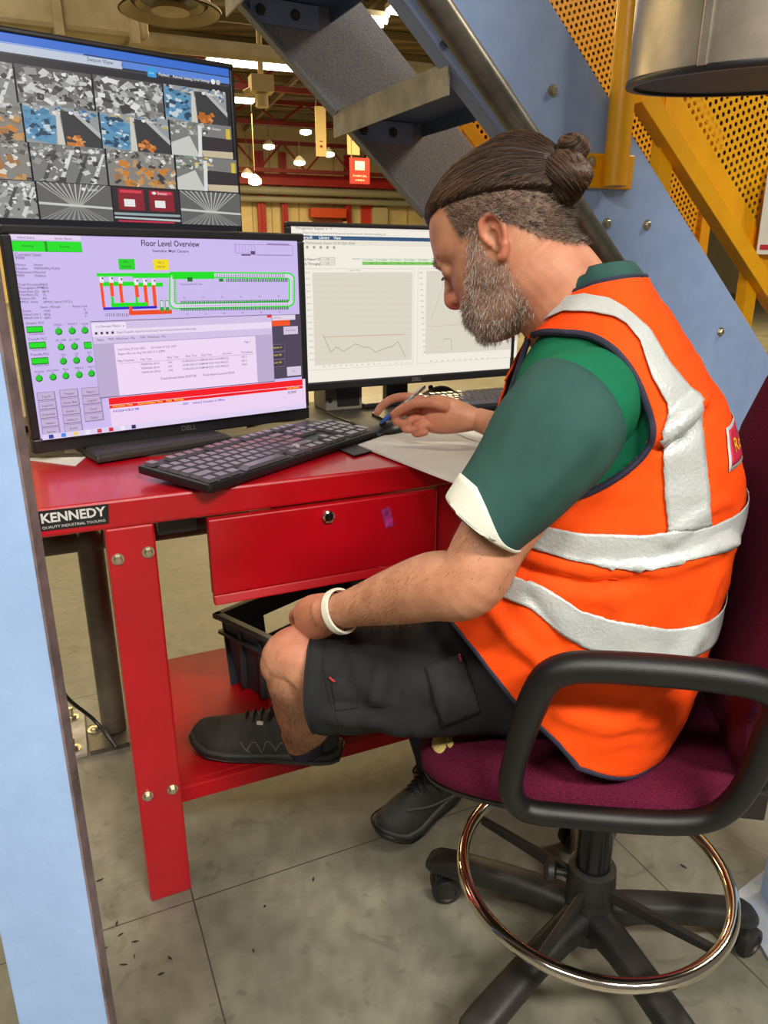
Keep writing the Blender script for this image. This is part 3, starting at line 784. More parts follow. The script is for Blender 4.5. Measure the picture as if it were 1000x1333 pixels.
# conveyor diagram
S.rect(152.6, 337, 175, 351, (10, 196, 20)); S.rect(153, 337.5, 174.5, 350.4, (24, 214, 30)); S.text('REL 1', 163.5, 341, .007, (10, 60, 10), 'CENTER'); S.text('ONLINE', 163.5, 347, .007, (10, 60, 10), 'CENTER')
S.rect(198, 337.6, 219, 351.6, (246, 222, 10)); S.text('REL 2', 208, 342, .007, (80, 60, 10), 'CENTER'); S.text('ONLINE', 208, 347.4, .007, (80, 60, 10), 'CENTER')
S.rect(124.5, 355.6, 222, 359.5, G); S.rect(171, 357, 222, 361.5, G)
S.rect(219.5, 353.8, 277.5, 363, G)
S.rect(128, 367, 173, 372, G); S.rect(172, 368, 211, 373, G)
for x, y0, y1 in ((128, 368, 400), (140.5, 368, 385.5), (152.5, 369, 394.6), (173, 371, 387), (184.5, 371, 399), (195.5, 371, 398.6)):
    S.rect(x, y0 - 8, x + 6, y0, (240, 236, 248)); S.poly([(x + 2.6, y0 - 7), (x + 5.4, y0 - 6.6), (x + 4.6, y0 - 3.4)], (20, 10, 30)); S.rect(x + .6, y0, x + 6 + (y1 - y0) * .06, y1, (250, 78, 20))
S.rect(143, 386, 148, 399, G); S.rect(143, 394.4, 191, 399, G); S.rect(174.6, 387, 179, 398, G)
S.rect(133, 400, 203, 401.2, (40, 20, 200))
S.rect(166.4, 398.4, 171.6, 408.4, (240, 72, 20)); S.rect(166.4, 404.4, 222.5, 408.2, (240, 72, 20))
for i in range(13): S.rect(136 + i * 2.4, 407.4, 137.2 + i * 2.4, 412, (96, 80, 112))
for x in (206, 213): S.rect(x, 391, x + 6, 404.6, (10, 170, 20)); S.rect(x + .8, 392, x + 5.2, 399.6, (225, 214, 240))
# loop
def loop(inset, col, n=7):
    x0, y0, x1, y1 = 218.5 + inset, 353.6 + inset, 382 - inset, 402.5 - inset
    y0r, y1r = 354.8 + inset, 399.5 - inset
    R = 9 - inset * .8; pts = []
    for cx, cy, s_ in ((x1 - R, y0r + R, -90), (x1 - R, y1r - R, 0), (x0 + R, y1 - R, 90), (x0 + R, y0 + R, 180)):
        for i in range(n): t = math.radians(s_ + 90 * i / (n - 1)); pts.append((cx + R * math.cos(t), cy + R * math.sin(t)))
    S.poly(pts, col)
loop(0, G); loop(1.8, (222, 212, 236)); loop(6.6, G); loop(8.2, LAV)
S.rect(222, 354, 277.5, 363, G)
for i in range(40):
    x = 279 + i * 2.25; S.rect(x, 357, x + 1, 361, (130, 110, 160))
for i in range(35):
    x = 292 + i * 2.3; S.rect(x, 362.6, x + 1.5, 367, (10, 120, 20))
for i in range(60):
    x = 233 + i * 2.32; y = 392.4 - i * .03; S.rect(x, y - 1, x + 1.5, y + 3, (6, 120, 16)); S.rect(x, y + 5, x + .8, y + 6.4, (140, 120, 170)); S.rect(x, y + 8.4, x + 1.6, y + 12, (6, 120, 16))
for i in range(6): S.text(str(10 + i * 4), 236 + i * 24.5, 387.4 - i * .4, .0065, (60, 38, 72), 'CENTER'); S.text(str(12 + i * 4), 240 + i * 24, 408.6 - i * .6, .0065, (60, 38, 72), 'CENTER')
for i in range(10): S.rect(222 - .3 + i * .06, 366 + i * 2.8, 226.6 + i * .06, 367 + i * 2.8, (120, 200, 130)); S.rect(375.6, 366 + i * 2.6, 380, 367 + i * 2.6, (120, 200, 130))
S.text('Conveyor/System Trips', 231, 370, .007, (60, 38, 72)); S.rect(240, 361, 247, 366.4, (6, 110, 16)); S.rect(281, 362.6, 287, 366.4, (6, 130, 16))
# small plan drawing
for i in range(6): S.line([(303 + i * 4, 318), (303.5 + i * 4, 329)], .0006, (150, 128, 178))
S.line([(301, 318), (327, 319), (328, 330), (302, 329.5), (301, 318)], .0008, (140, 118, 168)); S.line([(327, 318.6), (376, 320), (377, 333), (328, 331.6)], .0008, (140, 118, 168))
S.rect(322, 327, 328, 331.6, (90, 70, 110)); S.rect(310, 331, 322, 333, (90, 70, 110)); S.rect(343, 317, 372, 319.4, (150, 132, 180)); S.rect(331, 331.4, 375, 333.4, (160, 142, 190))
# dark panel to the right, behind the pop-up window
S.rect(345, 410, 389.5, 489, (76, 66, 88))
S.rect(317, 411.6, 380, 415.6, (226, 216, 236)); S.text('Maintenance Control Status', 349, 413.6, .006, (70, 50, 84), 'CENTER'); S.rect(314, 411, 318, 415.8, (70, 50, 84))
S.rect(347, 417, 373, 423, (250, 84, 30)); S.rect(364.5, 424.8, 383.5, 434, (214, 200, 226)); S.text('Recirculating', 374, 429.4, .0065, (90, 70, 104), 'CENTER')
for i, t in enumerate(('System A', 'Feed 100', 'Feed 100')):
    y = 452 + i * 9.8; S.rect(348, y - 4, 366.5, y + 4.4, (120, 106, 132)); S.rect(348, y - 3.4, 366, y + 3.8, (66, 56, 78)); S.text(t, 351, y, .0085, (244, 222, 60))
S.rect(369, 477, 387.6, 487, (216, 204, 228)); S.text('Trip', 378, 482, .007, (90, 70, 104), 'CENTER')
# alarm list
a0, b0 = S.ab(138, 517.5); a1, b1 = S.ab(389.5, 504)
S.rab(S.ab(138, 517)[0], S.ab(138, 516.6)[1], S.ab(393, 500)[0], S.ab(138, 560)[1], (240, 214, 246))
bt = S.ab(389, 492.8)[1]; bm = S.ab(389, 500.4)[1]; bb_ = S.ab(389, 504.4)[1]; ax0 = S.ab(138, 517)[0]; ax1 = S.ab(389.5, 500)[0]
S.rab(ax0, bt, ax1, bm, (250, 12, 24)); S.rab(ax0, bm - .0012, ax1, bb_, (250, 12, 24))
put_text(S.k, 'Activation Time      Acknowledged Time    State   Message', S.w(ax0 + .006, (bm + bb_) / 2), S.ux, Z, S.n, .0066, 'LEFT', 0, lin((255, 226, 60)), None, .01, S.lift())
put_text(S.k, 'Total Alarms', S.w(ax1 - .045, (bm + bb_) / 2), S.ux, Z, S.n, .0066, 'LEFT', 0, lin((255, 226, 60)), None, .01, S.lift())
put_text(S.k, '9/9/2024 4:38:20 PM', S.w(ax0 + .006, bb_ - .007), S.ux, Z, S.n, .0066, 'LEFT', 0, lin((40, 20, 190)), None, .01, S.lift())
put_text(S.k, 'CRIT     Infeed Z Conveyor in Offline', S.w(ax0 + .16, bb_ - .007), S.ux, Z, S.n, .0066, 'LEFT', 0, lin((40, 20, 190)), None, .01, S.lift())
put_text(S.k, '8,2000', S.w(ax1 - .042, bb_ - .007), S.ux, Z, S.n, .0085, 'LEFT', 0, lin((90, 60, 110)), None, .01, S.lift())
# pop-up browser window
def popq(pts, col): S.poly(pts, col)
W0 = [(114, 414.5), (347.2, 408.6), (354, 496), (128.5, 519)]
S.rab(S.ab(114, 414)[0], S.ab(347, 408.8)[1], S.ab(353, 490)[0], S.ab(354, 495.6)[1], (120, 100, 140))
xa, ya = S.ab(114.8, 415); xb, yb = S.ab(353, 494.6); yt = S.ab(347, 409.4)[1]; xb = S.ab(351, 460)[0]
xr0 = S.ab(114.6, 416)[0]
S.rab(xr0, yt - .0006, xb, yb, (212, 196, 232))
S.rab(xr0, yt - .016, xb, yt - .030, (236, 222, 246)); S.rab(xr0, yt - .003, xr0 + .07, yt - .016, (240, 228, 248))
put_text(S.k, '(1) Dematic Matrix  x', S.w(xr0 + .008, yt - .010), S.ux, Z, S.n, .0066, 'LEFT', 0, lin((70, 52, 84)), None, 0, S.lift())
put_text(S.k, 'http://mqw01.reports.local/main/reports/system/view/index/page', S.w(xr0 + .05, yt - .023), S.ux, Z, S.n, .0066, 'LEFT', 0, lin((110, 92, 124)), None, 0, S.lift())
for i in range(4): S.k.box(S.w(xr0 + .008 + i * .011, yt - .023, S.lift()), (.005, .0002, .005), (S.ux, S.n, Z), 0, lin((80, 60, 92)))
put_text(S.k, 'Apps     MXI  Windows - NL      MXI  Windows - NL', S.w(xr0 + .008, yt - .036), S.ux, Z, S.n, .0066, 'LEFT', 0, lin((80, 62, 96)), None, 0, S.lift())
pg0 = S.ab(144, 440)[0]; pg1 = S.ab(328, 440)[0]; pyt = yt - .046
S.rab(xr0, yt - .044, xb, yb, (190, 174, 212)); S.rab(pg0, pyt, pg1, yb, (242, 220, 248))
def ptxt(t, fx, dy, h=.0085, col=(86, 64, 98)): put_text(S.k, t, S.w(pg0 + (pg1 - pg0) * fx, pyt - dy), S.ux, Z, S.n, h * .72, 'LEFT', 0, lin(col), None, 0, S.lift())
ptxt('Start Date 07 JUL 2023', .02, .012); ptxt('End Date 07 JUL 2023', .24, .012); ptxt('Page 1', .91, .012); ptxt('Report Run on Aug 7th 2023 4:11:35PM', .02, .021)
for f, t in ((.01, 'Map Template'), (.16, 'Map Type'), (.34, 'Rate Time'), (.47, 'Rate Time'), (.58, 'Stop Time'), (.74, 'Duration'), (.88, 'Throughput')): ptxt(t, f, .035)
S.rab(pg0 + .004, pyt - .040, pg1 - .006, pyt - .0406, (150, 128, 164))
for i in range(3):
    for f, t in ((.16, 'MANUAL-00-01'), (.34, 'ON'), (.44, '10-08-2023 07:10:04'), (.58, '10-08-2023 10:02:48'), (.74, '02:52'), (.88, '4,812')): ptxt(t, f, .0455 + i * .0085)
ptxt('Total Sorted Items 02:57:38', .28, .079, .010, (60, 40, 72)); ptxt('Total Items Scanned 02:04', .58, .079, .010, (60, 40, 72))
S.rab(xb - .012, yt - .0005, xb, yt - .006, (240, 40, 50))
# taskbar
tb = b0_ + .03
S.rab(a0_ + .017, tb, a1_ - .017, tb + .011, (226, 212, 244))
for i, c_ in enumerate(((30, 60, 160), (60, 140, 230), (240, 210, 120), (236, 236, 246), (210, 60, 70), (220, 40, 60), (240, 236, 250), (30, 40, 90))):
    S.k.box(S.w(a0_ + .034 + i * .024, tb + .0055, S.lift()), (.009, .0002, .008), (S.ux, S.n, Z), 0, lin(c_))
S.k.build('screen', screen_mat('lavender_display', .88), r, smooth=0)
k = MB(); aL = S.ab(245, 561)[0]; put_text(k, 'DELL', S.w(aL, b0_ + .015, .0064), S.ux, Z, S.n, .016, bold=.02); k.build('maker_mark', mat('badge_grey', (120, 120, 118), .3, .6), bz, smooth=0)
# stand: foot on the bench, neck behind the panel
f1, f2 = atz(130, 603, TOPZ + .004), atz(300, 575, TOPZ + .004)
mid = (f1 + f2) / 2; bd = (f2 - f1).normalized(); bn = V(-bd.y, bd.x, 0)
k = MB(); Lb = (f2 - f1).length + .01
pts = [mid - bd * Lb / 2, mid + bd * Lb / 2, mid + bd * Lb * .46 + bn * .2, mid - bd * Lb * .46 + bn * .2]
pts = [V(p.x, p.y, TOPZ + .0035) for p in pts]; k.loft([pts, [p + Z * .012 for p in pts], [p.lerp(sum(pts, Vector()) / 4, .07) + Z * .018 for p in pts]])
k.build('stand_foot', mat('dusty_stand', (52, 48, 42), .5, 0, (38, 36, 33), 12), r, smooth=0, bevel=.003)
k = MB(); pc = S.w((a0_ + a1_) / 2, b0_ + .1, -.055); ax3 = (S.ux, S.n, Z)
k.box(S.w((a0_ + a1_) / 2, (TOPZ + b0_ + .2 + S.A.z - .0) / 2 - S.A.z / 2 + .0, -.09) if False else V(ctr.x, ctr.y, (TOPZ + .015 + S.A.z + b0_ + .2) / 2), (.075, .03, S.A.z + b0_ + .2 - TOPZ - .015), ax3)
k.box(V(ctr.x, ctr.y, S.A.z + b0_ + .16) + S.n * .03, (.1, .05, .1), ax3)
k.build('stand_neck', M['black'], r, smooth=0, bevel=.004)

# ---------------------------------------------------------- white monitor
S = Screen(at(640, 487, 2.2), 62.5)
a0_ = S.ab(377, 400)[0]; b1_ = S.ab(470, 291)[1]; b0_ = S.ab(560, 497)[1]; a1_ = a0_ + .70
ctr = S.w((a0_ + a1_) / 2, 0, -.09)
r = root('monitor', V(ctr.x, ctr.y, MATZ), 'black monitor showing white line charts, behind the head', 'monitor')
bz = housing(S, r, a0_, b0_, a1_, b1_, .011, .022, .05)
x0, y0, x1, y1 = a0_ + .011, b0_ + .022, a1_ - .011, b1_ - .011
S.rab(x0, y0, x1, y1, (250, 244, 232))
fx = lambda px: S.ab(px, 390)[0]
fy = lambda px, py: S.ab(px, py)[1]
tb1 = fy(470, 300); S.rab(x0, y1, x1, tb1, (244, 236, 228)); S.rab(x0 + .004, y1 - .003, x0 + .075, tb1, (255, 250, 244))
put_text(S.k, 'Management Report  x   +', S.w(x0 + .012, (y1 + tb1) / 2 - .001), S.ux, Z, S.n, .009, 'LEFT', 0, lin((110, 100, 96)), None, 0, S.lift())
put_text(S.k, 'https://reports.centre.local/jasperserver/flow.html?_flowId=viewReport', S.w(x0 + .03, fy(420, 303.4)), S.ux, Z, S.n, .008, 'LEFT', 0, lin((150, 140, 132)), None, 0, S.lift())
S.rab(x0, fy(470, 308), x1, fy(470, 313), (44, 84, 124))
put_text(S.k, 'Jaspersoft      Library    View', S.w(x0 + .016, (fy(470, 308) + fy(470, 313)) / 2), S.ux, Z, S.n, .010, 'LEFT', 0, lin((245, 248, 250)), None, .02, S.lift())
S.rab(x0, fy(470, 313), x1, fy(470, 320), (240, 234, 220)); put_text(S.k, 'Sorter Performance  Report  07 09 2024  00:00', S.w(x0 + .016, fy(420, 316.6)), S.ux, Z, S.n, .008, 'LEFT', 0, lin((120, 112, 100)), None, 0, S.lift())
for i in range(6): S.rab(x0 + .02 + i * .018, fy(470, 324.4), x0 + .026 + i * .018, fy(470, 321), (170, 160, 150))
put_text(S.k, 'Hourly Report Date', S.w(x0 + .014, fy(420, 337.6)), S.ux, Z, S.n, .0085, 'LEFT', 0, lin((90, 84, 78)), None, .01, S.lift())
put_text(S.k, 'Hourly Throughput', S.w(x0 + .014, fy(420, 343.6)), S.ux, Z, S.n, .0085, 'LEFT', 0, lin((90, 84, 78)), None, .01, S.lift())
for y in (337.2, 343.2): 
    S.rect(416, y - 2.4, 436, y + 2.2, (170, 164, 150)); S.rect(416.5, y - 2, 435.5, y + 1.8, (236, 230, 214)); S.text('1.25', 426, y, .008, (70, 66, 60), 'CENTER')
S.text('Items/Hour', 458, 337, .0075, (110, 100, 92))
S.rect(471.5, 336, 660, 340.4, (226, 238, 214)); S.rect(471.5, 340.6, 660, 345.4, (128, 206, 96))
for i in range(8): S.text('Sort Region', 474 + i * 18, 338.4, .0075, (90, 100, 84)); S.text('100.0', 480 + i * 18, 343, .0075, (60, 120, 50)); S.line([(471.5 + i * 18.4, 336), (471.6 + i * 18.4, 345.4)], .0008, (110, 150, 90))
for (cx0, cx1) in ((393.5, 538), (543, 676)):
    S.rab(fx(cx0), fy(470, 349.5), fx(cx1), fy(470, 478), (214, 206, 194)); S.rab(fx(cx0) + .001, fy(470, 349.5) - .001, fx(cx1) - .001, fy(470, 478) + .001, (250, 244, 232))
S.rab(fx(407), fy(470, 355), fx(536), fy(470, 472), (228, 221, 206)); S.rab(fx(554), fy(470, 353), fx(672), fy(470, 466), (228, 221, 206))
S.text('Items / Hour', 462, 352, .008, (140, 130, 118), 'CENTER')
for i in range(15):
    y = 355 + i * 8.1; S.text('00 7%', 397 + i * .4, y, .0068, (140, 130, 118)); S.line([(408, y), (535, y - .6)], .0005, (212, 204, 190))
    y2 = 355 + i * 7.4; S.text('1000', 545 + i * .3, y2, .0068, (140, 130, 118)); S.line([(555, y2), (650, y2 - .6)], .0005, (214, 206, 192))
for i in range(16): S.text('%02d' % i, 421 + i * 7.2, 477 - i * .36, .0068, (120, 112, 100), 'CENTER')
for i in range(12): S.text('%02d' % i, 560 + i * 7.4, 470 - i * .4, .0068, (120, 112, 100), 'CENTER')
zg = [(215, 675), (258, 775), (290, 745), (330, 770), (400, 728), (450, 748), (470, 745), (512, 775), (580, 748), (605, 743), (640, 715), (680, 800)]
S.line([(370 + x * .23, 280 + y * .23) for x, y in zg], .0012, (150, 142, 128)); S.line([(420, 438.6), (526, 435)], .0014, (214, 160, 130))
S.line([(560, 415), (579, 362)], .0009, (180, 172, 158)); S.line([(556, 425), (640, 420)], .0009, (200, 180, 165)); S.line([(576, 441), (586, 441), (587, 456)], .001, (150, 142, 128))
S.k.build('screen', screen_mat('white_display', .84), r, smooth=0)
k = MB(); aL = fx(541); put_text(k, 'DELL', S.w(S.ab(541, 493)[0], b0_ + .011, .0064), S.ux, Z, S.n, .014, bold=.02); k.build('maker_mark', mat('badge_light', (150, 150, 148), .3, .6), bz, smooth=0)
k = MB(); ax3 = (S.ux, S.n, Z); k.box(V(ctr.x, ctr.y, (MATZ + .012 + S.A.z + b0_ + .2) / 2), (.07, .03, S.A.z + b0_ + .2 - MATZ - .012), ax3); k.box(V(ctr.x, ctr.y, S.A.z + b0_ + .16) + S.n * .03, (.1, .05, .1), ax3); k.build('stand_neck', M['black'], r, smooth=0, bevel=.004)
k = MB(); pc = V(ctr.x, ctr.y, MATZ) - S.n * .03; k.box(pc + Z * .008, (.24, .15, .014), ax3); k.build('stand_foot', M['black'], r, smooth=0, bevel=.004)

# ---------------------------------------------------------- CCTV screen
S = Screen(at(320, 297, 2.10), 54.0)
a1_ = S.ab(310, 190)[0] - .0; a1_ = (S.ab(297, 84)[0] + S.ab(320, 297)[0]) / 2; b1_ = S.ab(297, 83)[1]; a0_ = a1_ - .90; b0_ = S.ab(307, 296)[1] - .03
ctr = S.w((a0_ + a1_) / 2, 0, -.07)
r = root('cctv_screen', V(ctr.x, ctr.y, TOPZ), 'large black screen showing a grid of camera pictures, behind the near monitor', 'screen')
bz = housing(S, r, a0_, b0_, a1_, b1_, .012, .016, .06)
x0, y0, x1, y1 = a0_ + .012, b0_ + .016, a1_ - .012, b1_ - .012
S.rab(x0, y0, x1, y1, (34, 34, 40))
S.rab(x0, y1, x1, y1 - .017, (52, 112, 214)); S.rab(x0, y1 - .017, x1 - .35, y1 - .034, (150, 178, 224)); S.rab(x0, y1 - .019, x1, y1 - .033, (88, 136, 222)); S.rab(x0, y1 - .020, S.ab(157, 70)[0], y1 - .036, (196, 206, 224))
put_text(S.k, 'Swann View     x', S.w(S.ab(111, 62)[0], y1 - .026), S.ux, Z, S.n, .012, 'LEFT', 0, lin((70, 76, 96)), None, 0, S.lift())
S.rab(x0, y1 - .036, x1, y1 - .040, (60, 60, 68))
S.rect(191, 88, 203.5, 101.5, (40, 160, 224)); S.text('Live', 197, 95, .010, (220, 240, 250), 'CENTER')
for t, x, y in (('Playback', 206, 96.6), ('Remote Setting', 224.6, 99.6), ('Local Settings', 251, 103)): S.text(t, x, y, .0105, (240, 240, 240), 'LEFT', None, .012)
S.disc(277, 106.5, .006, (240, 240, 240)); S.disc(283.5, 107.4, .006, (200, 200, 200)); S.disc(278, 120, .006, (230, 230, 230)); S.disc(284, 121, .006, (230, 230, 230))
cx1 = x1 - .018; cyt = S.ab(292, 121)[1]; cyb = S.ab(307, 296)[1]; CH = (cyt - cyb) / 4; CW = (S.ab(292, 121)[0] - S.ab(20, 93)[0]) / 3
rr = random.Random(11)
def cam_cell(a, b, w_, h_, kind):
    def q(pts, c): 
        l = S.lift(); S.k.add([S.w(a + w_ * x, b + h_ * y, l) for x, y in pts], [tuple(range(len(pts)))], 0, lin(c))
    g = lambda lo, hi: (lambda v: (v, v, v - 4))(rr.randint(lo, hi))
    q([(0, 0), (1, 0), (1, 1), (0, 1)], g(110, 150))
    def rub(n, x0, y0, x1, y1, cols, smin=.03, smax=.13):
        smin *= .6; smax *= .62
        for _ in range(int(n * 2.4)):
            cx, cy = rr.uniform(x0, x1), rr.uniform(y0, y1); s_ = rr.uniform(smin, smax); t = rr.random() * PI; asp = rr.uniform(.35, .9)
            pts = []
            for dx, dy in ((-1, -1), (1, -1), (1, 1), (-1, 1)):
                X = dx * s_ * math.cos(t) - dy * s_ * asp * math.sin(t); Y = (dx * s_ * math.sin(t) + dy * s_ * asp * math.cos(t)) * 1.4
                pts.append((min(max(cx + X, 0), 1), min(max(cy + Y, 0), 1)))
            q(pts, rr.choice(cols))
    greys = [(v, v, v - 3) for v in (60, 90, 120, 150, 180, 205, 228)]
    if kind == 'pile': q([(0, .6), (1, .75), (1, 1), (0, 1)], (86, 86, 84)); rub(70, 0, 0, 1, .9, greys)
    elif kind == 'belt':
        q([(0, 0), (1, 0), (1, 1), (0, 1)], (150, 156, 160)); rub(30, 0, .7, 1, 1, greys + [(200, 180, 60), (60, 120, 170)], .02, .07)
        q([(0, .1), (.38, .0), (.42, .75), (0, .95)], (94, 150, 186)); rub(16, 0, .1, .36, .85, [(70, 130, 170), (200, 214, 220), (40, 70, 96)], .03, .1)
        q([(.4, 0), (.5, 0), (.46, .9), (.42, .9)], (210, 206, 196)); q([(.5, 0), (1, 0), (1, .25), (.62, .9), (.48, .9)], (56, 56, 58)); rub(5, .52, .0, .75, .3, [(206, 120, 40), (224, 150, 80), (186, 100, 30)], .04, .1); q([(.62, .9), (1, .25), (1, .4), (.68, .92)], (184, 186, 184))
    elif kind == 'rail':
        rub(40, 0, .55, 1, 1, greys, .02, .08); 
        for i in range(4): x = .1 + i * .22; q([(x, 0), (x + .06, 0), (x + .24, .85), (x + .2, .85)], (214, 216, 214) if i % 2 else (74, 74, 76))
        rub(14, 0, 0, 1, .6, greys, .03, .09)
    elif kind == 'boxes': q([(0, 0), (1, 0), (1, 1), (0, 1)], (136, 132, 126)); rub(36, 0, .6, 1, 1, greys, .02, .07); rub(22, .1, 0, 1, .65, [(196, 150, 96), (160, 116, 70), (222, 214, 200), (60, 58, 56), (206, 130, 50)], .05, .13)
    elif kind == 'cages':
        q([(0, 0), (1, 0), (1, 1), (0, 1)], (44, 32, 38))
        for x in (.08, .54): q([(x, .35), (x + .38, .35), (x + .38, .95), (x, .95)], (140, 24, 40)); q([(x + .03, .84), (x + .35, .84), (x + .35, .92), (x + .03, .92)], (226, 60, 84)); q([(x + .08, .45), (x + .24, .45), (x + .24, .66), (x + .08, .66)], (240, 238, 236))
        q([(0, .2), (1, .2), (1, .27), (0, .27)], (150, 170, 176)); q([(0, .1), (1, .06), (1, .12), (0, .15)], (190, 202, 204)); q([(.05, 0), (.9, 0), (.9, .05), (.05, .05)], (200, 40, 70))
    elif kind == 'chute': q([(0, 0), (.45, .0), (.3, .6), (0, .35)], (206, 208, 200)); rub(26, 0, .6, .6, 1, greys + [(220, 200, 90), (120, 160, 120)], .02, .07); q([(.45, .1), (1, .1), (1, .6), (.5, .62)], (52, 46, 50)); q([(.5, .02), (1, .02), (1, .22), (.48, .2)], (206, 190, 160)); q([(.42, 0), (.48, 0), (.5, .9), (.44, .9)], (226, 228, 226)); q([(.9, .6), (.97, .6), (.97, .9), (.9, .9)], (220, 190, 60))
    elif kind == 'net':
        q([(0, 0), (1, 0), (1, 1), (0, 1)], (100, 100, 98))
        for i in range(12): q([(i / 12, 1), (i / 12 + .02, 1), (.45 + i * .01, .4), (.44 + i * .01, .4)], (196, 196, 190)); q([(i / 12, 0), (i / 12 + .03, 0), (.45 + i * .01, .4), (.44 + i * .01, .4)], (150, 150, 146))
        q([(0, .4), (1, .34), (1, .4), (0, .47)], (204, 206, 200))
    if rr.random() < .8: 
        l = S.lift(); S.k.add([S.w(a + w_ * (.62 + .03 * math.cos(t)), b + h_ * (.87 + .045 * math.sin(t)), l) for t in np.arange(0, 6.2, .7)], [tuple(range(9))], 0, lin((235, 235, 235)))
        put_text(S.k, 'Swann', S.w(a + w_ * .67, b + h_ * .865), S.ux, Z, S.n, .009, 'LEFT', 0, lin((235, 235, 235)), None, .0, S.lift())
kinds = [['belt', 'rail', 'pile', 'pile', 'belt'], ['boxes', 'boxes', 'belt', 'belt', 'chute'], ['boxes', 'boxes', 'rail', 'boxes', 'chute'], ['net', 'rail', 'net', 'cages', 'net']]
for j in range(4):
    for i in range(5):
        ca = cx1 - CW * (5 - i); cb = cyt - CH * (j + 1)
        if ca < x0: continue
        cam_cell(ca, cb, CW - .003, CH - .003, kinds[j][i])
S.k.build('screen', screen_mat('cctv_display', .82), r, smooth=0)
k = MB(); ax3 = (S.ux, S.n, Z); zt_ = S.A.z + b0_ + .2
k.box(V(ctr.x, ctr.y, (TOPZ + .015 + zt_) / 2), (.09, .03, zt_ - TOPZ - .015), ax3); k.build('stand_neck', M['black'], r, smooth=0)
k = MB(); k.box(V(ctr.x, ctr.y, TOPZ + .011), (.34, .13, .016), ax3); k.build('stand_foot', M['black'], r, smooth=0, bevel=.003)
# ================================================================== STAIR, GUARDS, COLUMNS
ES = V(.889, .458, 0).normalized(); NS = V(-ES.y, ES.x, 0); SL = .878
K = 1.17
N1, N2 = 1.58 * K, 2.23 * K
def st(t, n, z): return ES * t + NS * n + Z * z
def low(t): return CAMH + .058 * K + (1.403 * K - t) * SL            # lower edge of the stringers
SLD = (ES - Z * SL).normalized()                        # direction down the stair
stair = root('staircase', st(1.9, (N1 + N2) / 2, 0), 'light blue steel staircase rising to the left over the bench', 'staircase')
VH = .385 * K
T0, T1 = .15 * K, 3.11
def stringer(n0, th, wear=False):
    k = MB(); k.prism([st(T0, n0, low(T0)), st(T1, n0, low(T1)), st(T1, n0, low(T1) + VH), st(T0, n0, low(T0) + VH)], NS * th)
    # flange along the lower edge, turned towards the inside
    return k
k = stringer(N1, .012)
k.prism([st(T0, N1 + .012, low(T0)), st(T1, N1 + .012, low(T1)), st(T1, N1 + .012, low(T1) + .016), st(T0, N1 + .012, low(T0) + .016)], NS * .05)
k.build('stringer', M['blue'], stair, smooth=0, bevel=.002)
k = stringer(N2, .012)
k.prism([st(T0, N2, low(T0)), st(T1, N2, low(T1)), st(T1, N2, low(T1) + .016), st(T0, N2, low(T0) + .016)], -NS * .03)
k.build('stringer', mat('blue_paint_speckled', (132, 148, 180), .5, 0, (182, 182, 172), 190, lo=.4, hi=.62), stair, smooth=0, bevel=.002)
treadm = mat('worn_tread_edge', (160, 158, 150), .5, .35, (124, 124, 124), 12)
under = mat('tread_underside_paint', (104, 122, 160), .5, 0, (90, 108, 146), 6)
zt0, tt0 = CAMH + .438 * K, .985 * K
for i in range(-3, 7):
    t = tt0 + i * .308 * K; z = zt0 - i * .2705 * K
    if z < .1: continue
    k = MB(); gap = .014
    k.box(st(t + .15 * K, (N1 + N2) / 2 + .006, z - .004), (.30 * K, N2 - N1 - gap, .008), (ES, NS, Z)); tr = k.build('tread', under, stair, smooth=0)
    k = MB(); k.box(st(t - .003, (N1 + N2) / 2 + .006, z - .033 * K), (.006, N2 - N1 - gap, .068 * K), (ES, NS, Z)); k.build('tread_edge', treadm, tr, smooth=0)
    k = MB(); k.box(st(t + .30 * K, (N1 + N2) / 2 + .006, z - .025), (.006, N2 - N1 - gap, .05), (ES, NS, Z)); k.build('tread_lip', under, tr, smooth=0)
    for nn, sg in ((N2 - .008, -1), (N1 + .02, 1)): k = MB(); k.box(st(t + .16 * K, nn, z - .04 * K), (.2 * K, .008, .06 * K), (ES, NS, Z)); k.build('tread_bracket', M['blue'], tr, smooth=0)
    for tt in (.09, .19):
        k = MB(); hexbolt(k, st(t + tt * K, N2 - .012, z - .04 * K), -NS, .0115); k.build('bolt', M['darksteel'], stair)
for px, py in ((658, 114), (720, 118), (790, 291), (842, 293), (938, 432), (983, 553)):
    k = MB(); hexbolt(k, onplane(px, py, st(0, N1, 0), NS), -NS, .011); k.build('bolt', M['zinc'], stair)
# grey pipe rail running up the outside of the near stringer
k = MB(); nP = N1 - .05
pa, pb_ = onplane(565, 0, st(0, nP, 0), NS), onplane(782, 320, st(0, nP, 0), NS); d = (pb_ - pa).normalized()
k.tube([pa - d * .5, pb_ + d * 1.4], .034, 20)
for s_ in (.1, 1.0):
    q = pa + d * s_; k.cyl(q, q + NS * .05, .012, 10)
k.build('pipe_rail', M['pipe'], stair)

